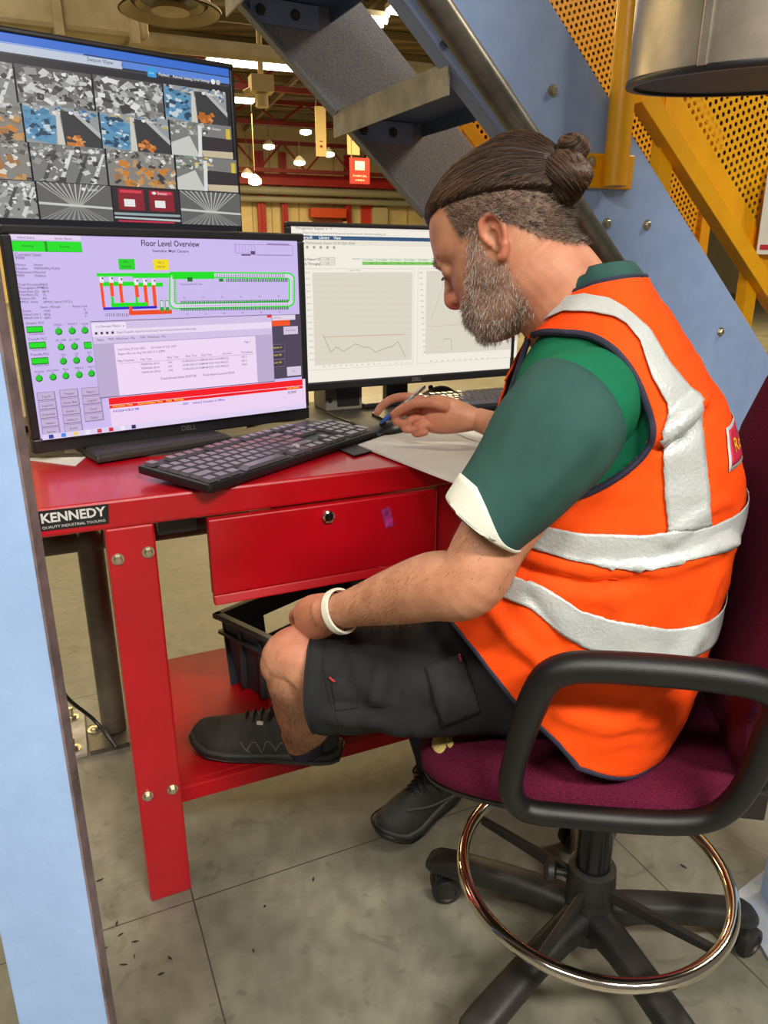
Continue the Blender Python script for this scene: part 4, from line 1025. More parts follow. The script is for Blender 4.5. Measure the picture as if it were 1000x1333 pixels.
# ---- guard on the near side: post, sloping frame, perforated sheet
gn = N1
guard = root('stair_guard', onplane(800, 230, st(0, gn, 0), NS), 'yellow perforated guard with post bolted to the near blue stringer', 'guard railing')
pc = onplane(800, 238, st(0, gn - .04, 0), NS)
up_t = Z
k = MB(); top = onplane(830, -60, st(0, gn - .045, 0), NS); k.tube([V(pc.x, pc.y, pc.z - .01), V(pc.x, pc.y, pc.z + 1.25)], .036, 20); post = k.build('post', M['yellow'], guard)
k = MB(); q = [onplane(x, y, st(0, gn - .012, 0), NS) for x, y in ((757, 198), (828, 202), (822, 247), (752, 244))]; k.prism(q, NS * .011); k.build('clamp_plate', M['yellow'], guard, smooth=0, bevel=.004)
for x, y in ((811, 216), (770, 211)):
    k = MB(); hexbolt(k, onplane(x, y, st(0, gn - .013, 0), NS), -NS, .011); k.build('bolt', M['zinc'], guard)
gp = gn + .0
def gq(px, py, off=0.): return onplane(px, py, st(0, gp + off, 0), NS)
# vertical flat beside the post and sloping frame bar
k = MB(); v0 = gq(853, 112); k.box(V(v0.x, v0.y, v0.z + .60) - ES * .035, (.072, .05, 1.2), (ES, NS, Z)); k.build('frame_upright', M['yellow'], guard, smooth=0, bevel=.003)
k = MB(); s0, s1 = gq(838, 118), gq(1000, 372); dd = (s1 - s0).normalized(); nn = NS; uu = dd.cross(nn)
if uu.z < 0: uu = -uu
k.box((s0 + s1 + dd * .9) / 2 - uu * .017, ((s1 - s0).length + .9, .05, .058), (dd, nn, uu)); k.box((s0 + s1 + dd * .9) / 2 + uu * .053 + nn * .02, ((s1 - s0).length + .9, .006, .117), (dd, nn, uu))
k.build('frame_bar', M['yellow'], guard, smooth=0, bevel=.002)
for px, py in ((862, 205), (972, 380), (1010, 470)):
    k = MB(); g0 = gq(px, py, .03); k.box(V(g0.x, g0.y, g0.z + .02), (.058, .04, .40), (ES, NS, Z)); k.build('lower_upright', M['yellow'], guard, smooth=0)
k = MB(); a = gq(838, 118, .02); 
pp = [a, a + dd * 1.75, a + dd * 1.75 + Z * 1.3, a + Z * 1.3]
k.add(pp + [p + NS * .002 for p in pp], [(0, 1, 2, 3), (7, 6, 5, 4), (0, 4, 5, 1), (2, 6, 7, 3)]); k.uv = lambda p: (p.dot(dd), p.dot(uu))
k.build('perforated_sheet', M['perf'], guard, smooth=0)
# ---- guard on the far side of the stair
fg = root('stair_guard', st(2.2, N2 + .05, low(2.2) + VH), 'yellow perforated guard on the far stringer, seen through the stair', 'guard railing')
k = MB(); n0 = N2 + .03; tb_ = 3.1
ta = onplane(580, 172, st(0, n0, 0), NS).dot(ES)
q = [st(ta, n0, low(ta) + VH + .02), st(tb_, n0, low(tb_) + VH + .02), st(tb_, n0, low(tb_) + VH + 1.3), st(ta, n0, low(ta) + VH + 1.3)]
k.add(q + [p + NS * .002 for p in q], [(0, 1, 2, 3), (7, 6, 5, 4), (0, 4, 5, 1), (2, 6, 7, 3), (0, 3, 7, 4), (1, 5, 6, 2)]); k.uv = lambda p: (p.dot(SLD), p.dot(SLD.cross(NS)))
k.build('perforated_sheet', M['perf'], fg, smooth=0)
for h_ in (.02, 1.28):
    k = MB(); k.prism([st(ta, n0 - .02, low(ta) + VH + h_), st(tb_, n0 - .02, low(tb_) + VH + h_), st(tb_, n0 - .02, low(tb_) + VH + h_ + .06), st(ta, n0 - .02, low(ta) + VH + h_ + .06)], NS * .04); k.build('frame_bar', M['yellow'], fg, smooth=0)
for t in (ta + .03, 3.06):
    k = MB(); k.box(st(t, n0, low(t) + VH + .35), (.06, .04, 1.6), (ES, NS, Z)); k.build('post', M['yellow'], fg, smooth=0)

# ---- metal drum hanging in front of the guard
DA = V(-.02, -.10, 1).normalized()                        # the duct hangs a little out of plumb
dc = at(1003, 104, 1.6); R = .262; DS, DU = frame_of(DA, V(0, 1, 0))
r = root('duct_drum', dc, 'brushed metal duct end hanging in front of the yellow guard', 'duct')
alu = mat('brushed_aluminium', (200, 190, 174), .36, .7, (160, 152, 138), 7, rvar=.08)
k = MB(); k.lathe(dc, DA, [(R, .0), (R, 1.0)], 72, 0, False); k.lathe(dc, DA, [(R - .006, 1.0), (R - .006, .004)], 72, 0, False); k.build('drum_shell', alu, r, smooth=40)
k = MB(); k.lathe(dc, DA, [(R + .002, .008), (R + .004, .0), (R + .002, -.004), (R - .012, -.004), (R - .012, .008)], 72, 0, False); k.build('rim', M['black'], r, smooth=60)
k = MB(); k.lathe(dc, DA, [(R - .008, .002), (R - .008, .02)], 48); k.build('baffle', mat('dark_baffle', (52, 44, 36), .6), r)
a = math.radians(221); e = V(math.cos(a), math.sin(a), 0); e = (e - DA * e.dot(DA)).normalized()
k = MB(); k.box(dc + e * (R + .0015) + DA * .5, (.006, .018, .99), (e, DA.cross(e), DA)); k.build('seam', alu, r, smooth=0, bevel=.002)
k = MB(); k.lathe(dc + DA * 1.0, DA, [(R, 0), (R * .6, .15), (R * .6, 1.2)], 40); k.build('duct_neck', alu, r)

# ---- notice on the guard
k = MB(); A = gq(1000, 218, -.012); B = gq(984, 331, -.012)
lx = B; wid = .22; hh = (gq(1000, 218, -.012).z - B.z)
k = MB(); e1 = ES; tilt = (A - B).normalized()
k.prism([B, B + e1 * wid, B + e1 * wid + tilt * hh * 1.05, B + tilt * hh * 1.05], -NS * .003, 0)
r = root('notice', B + e1 * wid / 2, 'white notice with a red stripe fixed to the yellow guard', 'notice')
k.build('notice_board', M['paper'], r, smooth=0)
k = MB(); k.prism([B + e1 * .012 + Z * .015 - NS * .0032, B + e1 * (wid - .012) + Z * .015 - NS * .0032, B + e1 * (wid - .012) + Z * .032 - NS * .0032, B + e1 * .012 + Z * .032 - NS * .0032], -NS * .0006); k.build('stripe', mat('notice_red', (190, 40, 60), .5), r, smooth=0)

# ---- blue columns
cy = .78
p1, p0 = at(145, 1333, cy), at(24, 1333, cy)
x0c, x1c = p0.x, p1.x - .003
r = root('steel_column', V((x0c + x1c) / 2, cy + .02, 0), 'light blue steel column close on the left of the bench', 'column')
bluew = mat('light_blue_column_paint', (164, 194, 238), .5, 0, (154, 184, 228), 10, bump=.08, bscale=120)
k = MB(); k.box(V((x0c + x1c) / 2, cy + .008, 1.4), (x1c - x0c, .016, 2.8)); k.build('column_flange', bluew, r, smooth=0, bevel=.0025)
k = MB(); k.box(V(x1c + .0002, cy + .009, 1.4), (.003, .021, 2.8)); k.build('flange_edge', mat('brown_edge', (144, 126, 128), .6, 0, (96, 84, 84), 20), r, smooth=0)  # mottled brown strip laid over the flange's side face
k = MB(); k.box(V((x0c + x1c) / 2 - .02, cy + .05, 1.4), (.01, .07, 2.8)); k.box(V((x0c + x1c) / 2 - .02, cy + .09, 1.4), (x1c - x0c - .05, .012, 2.8)); k.build('column_web', bluew, r, smooth=0)
k = MB(); k.box(V((x0c + x1c) / 2 - .02, cy + .05, .006), (.14, .12, .012)); k.build('base_plate', bluew, r, smooth=0)
q = atz(982, 1205, 0)
r = root('steel_column', V(q.x + .05, q.y + .05, 0), 'light blue steel post foot at the right edge, beside the chair caster', 'column')
k = MB(); k.box(V(q.x + .098, q.y + .03, 1.25), (.10, .10, 2.5)); k.build('post', bluew, r, smooth=0, bevel=.004)
k = MB(); qq = [atz(x, y, 0) for x, y in ((952, 1170), (1000, 1132), (1110, 1190), (1110, 1340), (1000, 1252))]; k.prism(qq, Z * .008)
k.build('base_plate', mat('scuffed_blue_plate', (140, 152, 172), .5, .1, (160, 160, 152), 40), r, smooth=0)
# ================================================================== OFFICE CHAIR
CH = V(.375, 1.061, 0)
FC = V(-.985, .17, 0).normalized(); LC = V(FC.y, -FC.x, 0) * -1
LC = V(-FC.y, FC.x, 0)                                   # chair's left, towards the viewer
if LC.y > 0: LC = -LC
chair = root('office_chair', CH, 'maroon draughtsman chair with chrome foot ring, the man sitting on it', 'chair')
SC = V(.318, 1.075, 0)
def sp(a, b, z): return SC + FC * a + LC * b + Z * z
def pad(levels, n=48, pw=3.2):
    rings = []
    for z, ha, hb, off in levels:
        r = []
        for i in range(n):
            t = 2 * PI * i / n; c, s_ = math.cos(t), math.sin(t)
            # front narrower and rounder than the back
            a = math.copysign(abs(c) ** (2 / pw), c) * ha; b = math.copysign(abs(s_) ** (2 / pw), s_) * hb * (1 - .06 * a / ha)
            dz = -.03 * max(0, a / ha) ** 4 + .012 * max(0, -a / ha) ** 3
            r.append(sp(a + off, b, z + dz))
        rings.append(r)
    return rings
k = MB(); k.loft(pad([(.484, .225, .175, 0), (.488, .243, .193, 0), (.502, .252, .202, 0), (.520, .250, .202, 0), (.534, .238, .192, 0), (.544, .215, .172, 0), (.549, .16, .13, 0), (.550, .08, .065, 0), (.550, .01, .01, 0)]))
seat = k.build('seat', M['maroon'], chair, smooth=60)
k = MB(); k.loft(pad([(.430, .10, .10, -.03), (.438, .17, .13, -.01), (.463, .225, .17, 0), (.486, .249, .196, 0), (.494, .2505, .199, 0), (.497, .23, .18, 0)])); k.build('seat_shell', M['softblack'], chair, smooth=50)
# torn cover showing foam at the front corner
fm = mat('yellow_foam', (222, 202, 124), .9, 0, (196, 172, 96), 90, bump=.6, bscale=200)
bv = BVHTree.FromPolygons([tuple(Vector(v.co) + CH) for v in seat.data.vertices], [tuple(p.vertices) for p in seat.data.polygons])
def hit(px, py, bvh): 
    d = ray(px, py).normalized(); h = bvh.ray_cast(EYE, d)
    return (h[0], h[1]) if h[0] is not None else (None, None)
for cx, cy, rw, rh in ((572, 966, 9, 15), (586, 961, 5, 13)):
    k = MB(); ring = []
    h0, n0 = hit(cx, cy, bv)
    if h0 is None: continue
    for i in range(14):
        t = 2 * PI * i / 14; h, n = hit(cx + rw * math.cos(t) * (1 + .15 * math.sin(3 * t)), cy + rh * math.sin(t), bv)
        if h is not None: ring.append((h, n))
    if len(ring) > 6:
        lo = [h - n * .003 for h, n in ring]; hi = [h + n * .0012 for h, n in ring]
        k.loft([lo, hi, [p.lerp(h0, .5) + n0 * .003 for p in hi]]); k.build('foam_tear', fm, seat, smooth=60)
# backrest
k = MB(); rings = []
RB = V(-LC.x, -LC.y, 0)
def bkp(h, b, d):                                           # height, sideways, depth behind the front face
    lean = .10 * (h - .6); lum = -.035 * math.exp(-((h - .70) / .12) ** 2)
    return SC - FC * (.238 + lean + lum + d + .05 * 0) + FC * (.055 * (b / .23) ** 2) + LC * b + Z * h
hs = [.555, .57, .62, .70, .80, .90, 1.0, 1.08, 1.13, 1.15]
wsd = [.10, .15, .19, .215, .225, .225, .215, .19, .15, .09]
for h, wd_ in zip(hs, wsd):
    r = []
    th = .075 if .57 < h < 1.13 else .045
    n = 15
    for i in range(n): b = -wd_ + 2 * wd_ * i / (n - 1); e = (1 - abs(b / wd_) ** 6); r.append(bkp(h, b, (1 - e) * th * .4))
    for i in range(n): b = wd_ - 2 * wd_ * i / (n - 1); e = (1 - abs(b / wd_) ** 6); r.append(bkp(h, b, th - (1 - e) * th * .4))
    rings.append(r)
k.loft(rings); k.build('backrest', M['maroon'], chair, smooth=60)
k = MB(); rings = []
for h, wd_ in zip(hs[1:-1], wsd[1:-1]):
    r = []
    for i in range(12): b = (-1 + 2 * i / 11) * wd_ * 1.01; r.append(bkp(h, b, .062))
    for i in range(12): b = (1 - 2 * i / 11) * wd_ * 1.01; r.append(bkp(h, b, .09))
    rings.append(r)
k.loft(rings); k.build('back_shell', M['softblack'], chair, smooth=60)
k = MB(); k.tube(crv([SC - FC * .05 + Z * .425, SC - FC * .22 + Z * .42, SC - FC * .34 + Z * .47, SC - FC * .355 + Z * .62, SC - FC * .352 + Z * .80], 6), .024, 10, up=LC, flat=.5); k.build('back_bar', M['softblack'], chair)
# arm rests: closed loops of moulded urethane
def arm(sgn, label=None):
    pts = [(1012, 905), (985, 890), (930, 880), (850, 872), (770, 868), (733, 872), (710, 886), (694, 915), (680, 955), (668, 1000), (665, 1025), (672, 1044), (690, 1056), (740, 1062), (810, 1068), (880, 1071), (925, 1065), (957, 1043), (982, 1005), (1003, 955), (1016, 925)]
    base = [(872, .80), (1070, .905)]
    out = []
    for px, py in pts:
        Y = .80 + (py - 872) / 198 * .055
        x = at(px, py, Y).x; Y2 = Y - .172 * (x - .30)
        p = at(px, py, Y2); out.append(p)
    if sgn < 0:
        q = []
        for p in out:
            d = p - SC; b = d.dot(LC); q.append(p - LC * 2 * b)
        out = q
    path = crv(out, 5, True)
    rs = []
    for p in path: rs.append(.0172 + .0035 * min(1, max(0, (p.z - .62) / .1)))
    k = MB(); k.tube(path, rs, 16, closed=True, up=LC); a = k.build('armrest', M['softblack'], chair)
arm(1); arm(-1)
k = MB(); qq = at(972, 1040, .90); k.box(qq, (.05, .03, .05), (FC, LC, Z)); k.build('adjuster_block', M['base'], chair, smooth=0, bevel=.004)
# column, hub, star base
k = MB(); k.lathe(CH, Z, [(.031, .10), (.031, .30), (.030, .31), (.030, .40)], 28); k.lathe(CH, Z, [(.06, .40), (.075, .415), (.075, .43)], 24); k.build('gas_column', mat('glossy_black_column', (14, 14, 15), .22), chair)
k = MB(); k.lathe(CH, Z, [(.030, .075), (.044, .085), (.048, .12), (.042, .165), (.038, .175)], 28); k.build('hub', M['base'], chair)
RBASE = .305
for i, deg in enumerate((149, 77, 5, 221, 293)):
    a = math.radians(deg); d = V(math.cos(a), math.sin(a), 0); s_ = V(-d.y, d.x, 0)
    k = MB(); rings = []
    for r_, zc, wd_, ht in ((.03, .128, .030, .030), (.09, .128, .027, .026), (.16, .120, .026, .025), (.23, .108, .027, .024), (.285, .098, .028, .022), (.312, .092, .027, .020), (.326, .088, .020, .014)):
        rings.append([CH + d * r_ + Z * (zc + math.copysign(abs(math.sin(t)) ** .7, math.sin(t)) * ht) + s_ * math.copysign(abs(math.cos(t)) ** .7, math.cos(t)) * wd_ for t in [2 * PI * j / 20 for j in range(20)]])
    k.loft(rings); leg = k.build('base_leg', M['base'], chair, smooth=60)
    # twin wheel caster
    ca = a + [2.2, .6, -1.1, .9, 2.4][i]; w_ = V(math.cos(ca), math.sin(ca), 0); cpos = CH + d * RBASE + V(-w_.y, w_.x, 0) * .014 + Z * .030
    c = MB()
    for sg in (-1, 1): 
        o = cpos + w_ * sg * .005
        c.lathe(o, w_ * sg, [(.024, 0), (.029, .002), (.030, .006), (.029, .018), (.024, .021), (.020, .0205), (.018, .017), (.006, .017)], 24)
    cs = c.build('caster', M['base'], leg, smooth=50)
    c = MB(); c.cyl(CH + d * RBASE + Z * .035, CH + d * RBASE + Z * .085, .007, 12); c.box(CH + d * RBASE + Z * .052, (.03, .012, .028), (w_, V(-w_.y, w_.x, 0), Z)); c.build('caster_stem', M['black'], leg, smooth=40)
# foot ring with spokes
RZ, RR = .228, .232
ringc = V(CH.x, CH.y - .0, RZ)
k = MB(); k.tube([ringc + V(math.cos(2 * PI * i / 72), math.sin(2 * PI * i / 72), 0) * RR for i in range(72)], .0115, 14, closed=True); ring_o = k.build('foot_ring', M['chrome'], chair, smooth=180)
k = MB(); k.lathe(CH, Z, [(.034, .172), (.042, .175), (.044, .20), (.042, .232), (.034, .235)], 28); k.build('ring_collar', M['base'], chair)
for px, py in ((638, 1066), (690, 1262), (926, 1226), (812, 1045)):
    e = atz(px, py, RZ) - ringc; e.z = 0; d = e.normalized(); s_ = V(-d.y, d.x, 0)
    k = MB(); k.prism([CH + d * .038 + Z * .205 - s_ * .006, CH + d * (RR - .008) + Z * .224 - s_ * .006, CH + d * (RR - .008) + Z * .210 - s_ * .006, CH + d * .038 + Z * .180 - s_ * .006], s_ * .012); k.build('ring_spoke', M['base'], chair, smooth=0, bevel=.002)
kp = at(714, 1150, (CH.y - .02)); k = MB(); e = V(-.9, .2, 0).normalized(); kc = CH + e * .075 + Z * .205
k.cyl(CH + e * .04 + Z * .205, CH + e * .08 + Z * .205, .006, 12); k.lathe(CH + e * .062 + Z * .205, e, [(.012, 0), (.021, .004), (.022, .014), (.017, .02), (.01, .022)], 18); k.build('ring_knob', M['base'], chair)
# ================================================================== THE MAN
def lp(a, b, t): return a + (b - a) * t
def limb(mb, ctrl, up=Z, n=28, sub=6, mi=0, cap=(True, True), pw=2.):
    """ctrl: (point, r_side, r_up); smooth skinned limb"""
    pts = cr([(*c[0], c[1], c[2]) for c in ctrl], sub); P_ = [Vector(p[:3]) for p in pts]; rings = []; pa = None
    for i, p in enumerate(P_):
        t = (P_[min(i + 1, len(P_) - 1)] - P_[max(i - 1, 0)]).normalized()
        if pa is None: sd, a = frame_of(t, up)
        else:
            a = (pa - t * pa.dot(t)).normalized(); sd = t.cross(a)
        pa = a
        rings.append([p + sd * math.copysign(abs(math.cos(q)) ** (2 / pw), math.cos(q)) * pts[i][3] + a * math.copysign(abs(math.sin(q)) ** (2 / pw), math.sin(q)) * pts[i][4] for q in [2 * PI * k / n for k in range(n)]])
    mb.loft(rings, mi, cap); return rings

FT = V(-.95, .31, 0).normalized(); LT = V(-.31, -.95, 0).normalized()          # torso: forwards, his left
YM = 1.06
pelvis = V(.40, 1.07, .62)

# ---------------- head frame
HCtr = at(671, 312, 1.085)
def cam_dir(x, up, fw): return V(x, up * SP + fw * CP, up * CP - fw * SP).normalized()
PSI = math.radians(27)
HF = cam_dir(-.9 * math.cos(PSI), -.44 * math.cos(PSI), math.sin(PSI)); HU = cam_dir(-.44, .9, 0); HU = (HU - HF * HU.dot(HF)).normalized(); HL = HU.cross(HF).normalized()
if HL.y > 0: HL = -HL
HS = .965 / 1000
def hd(f, l, u): return HCtr + (HF * f + HL * l + HU * u) * HS
LEV = [(123, 6, -40, 12), (120, 28, -58, 32), (113, 55, -72, 48), (100, 80, -84, 62), (82, 98, -91, 71), (62, 108, -95, 76), (42, 113, -95, 78), (28, 117, -93, 77), (18, 114, -91, 76), (8, 108, -88, 74.5), (-8, 107, -82, 73), (-22, 109, -76, 71.5), (-36, 110, -69, 70), (-50, 112, -58, 67), (-62, 114, -46, 64), (-74, 110, -30, 61), (-86, 109, -12, 57), (-97, 110, 8, 52), (-107, 103, 26, 43), (-114, 90, 40, 30), (-118, 74, 52, 12)]
LEVA = np.array(cr(LEV, 3))
def levrow(u):
    us = LEVA[:, 0][::-1]
    return [np.interp(u, us, LEVA[:, j][::-1]) for j in (1, 2, 3)]
def head_pt(u, th, off=0.):
    ff, fb, hw = levrow(u); ff += off; fb -= off; hw += off
    c = 6 if u > -60 else lp(6, 55, min(1, (-60 - u) / 50)); fc = min(max(c, fb + 4), ff - 4)
    co, si = math.cos(th), math.sin(th)
    pw = 2.35 if co > 0 else 2.1
    a = abs(co) ** (2 / pw); b = abs(si) ** (2 / 2.25)
    f = fc + (ff - fc) * a if co > 0 else fc + (fb - fc) * a
    return f, math.copysign(hw * b, si), u
body = MB()
rings = []
for row in LEVA:
    u = row[0]; r = []
    for k_ in range(56):
        th = 2 * PI * k_ / 56; f, l, uu = head_pt(u, th)
        # eye sockets, cheeks, temples
        for sg in (-1, 1):
            d = ((l - sg * 33) / 15) ** 2 + ((u - 7) / 11) ** 2
            if f > 60: f -= 9 * math.exp(-d)
            d = ((l - sg * 46) / 18) ** 2 + ((u + 14) / 14) ** 2
            if f > 40: f += 4 * math.exp(-d)
            d = ((f - 62) / 26) ** 2 + ((u - 34) / 22) ** 2
            if l * sg > 0: l -= sg * 5 * math.exp(-d)
            d = ((f - 62) / 20) ** 2 + ((u + 52) / 18) ** 2
            if l * sg > 0: l -= sg * 5 * math.exp(-d)
        r.append(hd(f, l, uu))
    rings.append(r)
body.loft(rings)
# brow, nose, lips, chin
def hl(path, rad, flat=1., seg=16): body.tube([hd(*p) for p in path], [x * HS for x in rad], seg, up=HL, flat=flat)
hl(crv([(99, -40, 19), (109, -24, 24), (110, 0, 22), (109, 24, 24), (99, 40, 19)], 4), [7] * 17)
hl(crv([(104, 0, 18), (108, 0, 8), (114, 0, -6), (121, 0, -20), (123, 0, -28), (116, 0, -35), (106, 0, -38)], 4), [float(x[0]) for x in cr([(7.5,), (8,), (9,), (10,), (10.5,), (9.5,), (7,)], 4)])
for uu_, rr2 in ((2, 10), (-12, 13), (-25, 15)): body.ball(hd(104, 0, uu_), (14 * HS, rr2 * HS, 13 * HS), (HF, HL, HU), 18, 12)
for sg in (-1, 1):
    body.ball(hd(111, sg * 11, -31), (11 * HS, 7.5 * HS, 7.5 * HS), (HF, HL, HU), 16, 10)
    body.ball(hd(95, sg * 32, 6), 13.5 * HS, None, 18, 12)
hl(crv([(100, -24, -67), (112, -10, -63), (115, 0, -64), (112, 10, -63), (100, 24, -67)], 4), [5.0] * 17)
hl(crv([(98, -20, -75), (110, -9, -75), (112, 0, -76), (110, 9, -75), (98, 20, -75)], 4), [5.5] * 17)
# ears
for sg in (-1, 1):
    out = (HL * sg * .9 - HF * .42).normalized(); e0 = hd(15, sg * 71, -2)
    def ear(a, b, o): return e0 + (HF * a + HU * b) * HS * .93 + out * o * HS
    body.loft([[ear(-3 + 15 * s_ * math.cos(q) - 2, 2 + 27 * s_ * math.sin(q), o + (2.5 * math.cos(q) * -1)) for q in [2 * PI * k_ / 24 for k_ in range(24)]] for s_, o in ((.75, -4), (.92, 4), (.97, 7), (.7, 6), (.4, 4), (.1, 3.5))])
    path = [ear(*p) for p in cr([(8, -2, 2), (13, 12, 5), (10, 26, 9), (-1, 33, 12), (-13, 28, 14), (-18, 13, 14), (-16, -4, 12), (-9, -18, 9), (-1, -29, 7), (6, -26, 4)], 4)]
    n_ = len(path); body.tube(path, [(3.6 + .9 * math.sin(PI * i / n_) + (2.2 if n_ * .72 < i < n_ * .95 else 0)) * HS for i in range(n_)], 10)
    path = [ear(*p) for p in cr([(-2, 16, 8), (-9, 10, 9), (-9, -2, 8), (-3, -11, 7)], 4)]; body.tube(path, 2.6 * HS, 8)
    body.ball(ear(8, -4, 5), 4.5 * HS, None, 12, 8)
# neck and trunk
nk0 = hd(-20, 0, -20); C7 = V(.352, 1.07, 1.20)
limb(body, [(hd(8, 0, 10), .060, .064), (hd(-4, 0, -45), .061, .068), (hd(-20, 0, -95), .062, .068), (V(.30, 1.08, 1.14), .075, .075), (V(.34, 1.07, 1.08), .10, .085)], up=FT)
trunk = [(V(.33, 1.07, 1.10), .075, .14), (V(.36, 1.065, 1.02), .095, .15), (V(.375, 1.065, .92), .10, .15), (V(.385, 1.065, .80), .10, .14), (V(.38, 1.07, .70), .10, .15), (V(.37, 1.07, .63), .09, .14)]
limb(body, trunk, up=LT, n=36)

# ---------------- joints
shL, elL, wrL = V(.262, .905, 1.105), at(606, 752, .862), at(438, 797, 1.005)
shR, elR, wrR = V(.325, 1.225, 1.075), V(.335, 1.44, .915), at(622, 546, 1.60)
hipL, knL, anL = V(.32, 1.06, .628), at(385, 860, 1.075), at(393, 953, 1.325)
hipR, knR, anR = V(.40, 1.20, .622), V(.03, 1.43, .585), V(.120, 1.505, .120)
# arms
limb(body, [(shL, .052, .052), (lp(shL, elL, .4), .050, .048), (lp(shL, elL, .78), .047, .045), (elL + V(.004, -.004, -.004), .045, .045), (lp(elL, wrL, .22), .046, .046), (lp(elL, wrL, .5), .039, .041), (lp(elL, wrL, .8), .029, .031), (wrL, .024, .028), (lp(elL, wrL, 1.1), .024, .03)], up=Z)
limb(body, [(shR, .05, .05), (lp(shR, elR, .5), .048, .046), (elR, .042, .042), (lp(elR, wrR, .25), .042, .040), (lp(elR, wrR, .6), .034, .032), (lp(elR, wrR, .9), .027, .027), (wrR, .026, .026)], up=Z)
# legs
limb(body, [(hipL, .08, .085), (lp(hipL, knL, .5), .076, .078), (lp(hipL, knL, .8), .064, .066), (knL + V(.03, 0, .0), .060, .064), (knL + V(-.004, 0, -.004), .055, .058), (knL + V(-.014, 0, -.02), .036, .04)], up=Z)
sk = lp(knL, anL, .0)
limb(body, [(knL + V(.004, .0, .012), .052, .054), (knL + V(.004, .012, -.03), .056, .057), (lp(knL, anL, .32) + V(.012, 0, 0), .062, .062), (lp(knL, anL, .58) + V(.014, 0, 0), .062, .062), (lp(knL, anL, .85) + V(.010, 0, 0), .051, .051), (anL, .043, .043), (anL + V(.0, .02, -.05), .034, .036)], up=V(-1, 0, 0))
body.ball(knL + V(-.028, -.004, -.004), (.030, .034, .036), None, 18, 12)
limb(body, [(hipR, .08, .08), (lp(hipR, knR, .5), .074, .074), (lp(hipR, knR, .85), .060, .060), (knR, .055, .055), (knR + V(.01, 0, -.04), .054, .054), (lp(knR, anR, .35) + V(.012, 0, 0), .056, .055), (lp(knR, anR, .7), .044, .044), (anR, .037, .037), (anR + V(-.02, 0, -.05), .035, .035)], up=Z)
# feet inside the shoes
limb(body, [(anL + V(.0, .03, -.035), .022, .022), (anL + V(-.05, .040, -.064), .016, .010), (anL + V(-.14, .055, -.075), .014, .007)], up=Z)
limb(body, [(anR + V(.0, .0, -.045), .024, .022), (anR + V(-.04, -.04, -.075), .016, .010), (anR + V(-.09, -.085, -.085), .014, .007)], up=Z)

# ---------------- hands
def finger(base, pts, r0, r1):
    path = [base] + pts; n = len(path)
    limb(body, [(p, lp(r0, r1, i / (n - 1)), lp(r0, r1, i / (n - 1)) * .95) for i, p in enumerate(path)], sub=5, n=14)
    body.ball(path[-1], r1 * .98, None, 12, 8)
# right hand: pinching the pen, outer fingers curled below
def RP(px, py, dy=0.): return at(px, py, 1.60 + dy)
palmc = RP(585, 541, .0)
limb(body, [(wrR, .025, .023), (RP(604, 544, .0), .027, .033), (RP(582, 541, .005), .027, .042), (RP(562, 539, .012), .025, .042), (RP(549, 539, .018), .018, .033)], up=Z, n=20)
finger(RP(556, 524, .01), [RP(535, 517, .012), RP(512, 519, .004), RP(497, 529, -.006), RP(491, 537, -.012)], .0115, .0085)         # index, reaching over the pen
finger(RP(582, 530, -.015), [RP(562, 524, -.026), RP(541, 525, -.030), RP(524, 532, -.026), RP(513, 539, -.020)], .0135, .0095)    # thumb, along the near side
finger(RP(550, 536, .01), [RP(530, 535, .0), RP(516, 541, -.012), RP(516, 549, -.020), RP(527, 551, -.022)], .0108, .0085)           # middle
finger(RP(556, 546, .008), [RP(540, 545, -.006), RP(527, 552, -.016), RP(529, 559, -.022), RP(541, 558, -.022)], .0105, .0082)      # ring
finger(RP(566, 553, .005), [RP(553, 553, -.008), RP(541, 559, -.016), RP(542, 565, -.020), RP(554, 563, -.020)], .0098, .0078)      # little
# left hand, laid over the inside of the knee
def LP_(px, py, Y): return at(px, py, Y)
limb(body, [(lp(elL, wrL, .98), .024, .028), (LP_(424, 799, 1.035), .026, .033), (LP_(410, 804, 1.06), .025, .037), (LP_(398, 810, 1.085), .020, .036)], up=Z, n=20)
finger(LP_(420, 792, 1.035), [LP_(408, 797, 1.045), LP_(398, 806, 1.055), LP_(391, 815, 1.075)], .0115, .009)          # thumb
for i, (dx, dY) in enumerate(((0, 0), (3, .018), (7, .034), (12, .048))):
    b0 = LP_(398 + dx, 801 + i * 2, 1.085 + dY * .6)
    finger(b0, [b0 + V(-.016, .026, -.006), b0 + V(-.026, .045, -.026), b0 + V(-.020, .050, -.050)], .0102 - .0006 * (i == 3), .0082)

bo = body.build('body_draft', M['white'], None, smooth=0, origin=(0, 0, 0))
rm = bo.modifiers.new('r', 'REMESH'); rm.mode = 'VOXEL'; rm.voxel_size = .0024; rm.adaptivity = 0
sm = bo.modifiers.new('s', 'SMOOTH'); sm.factor = .5; sm.iterations = 3
bpy.context.view_layer.update()
dg = bpy.context.evaluated_depsgraph_get()
me = bpy.data.meshes.new_from_object(bo.evaluated_get(dg)); bpy.data.objects.remove(bo); WORLD.pop('body_draft', None)
PORG = V(.38, 1.08, 0)
co_ = np.empty(len(me.vertices) * 3); me.vertices.foreach_get('co', co_); co_ = co_.reshape(-1, 3)
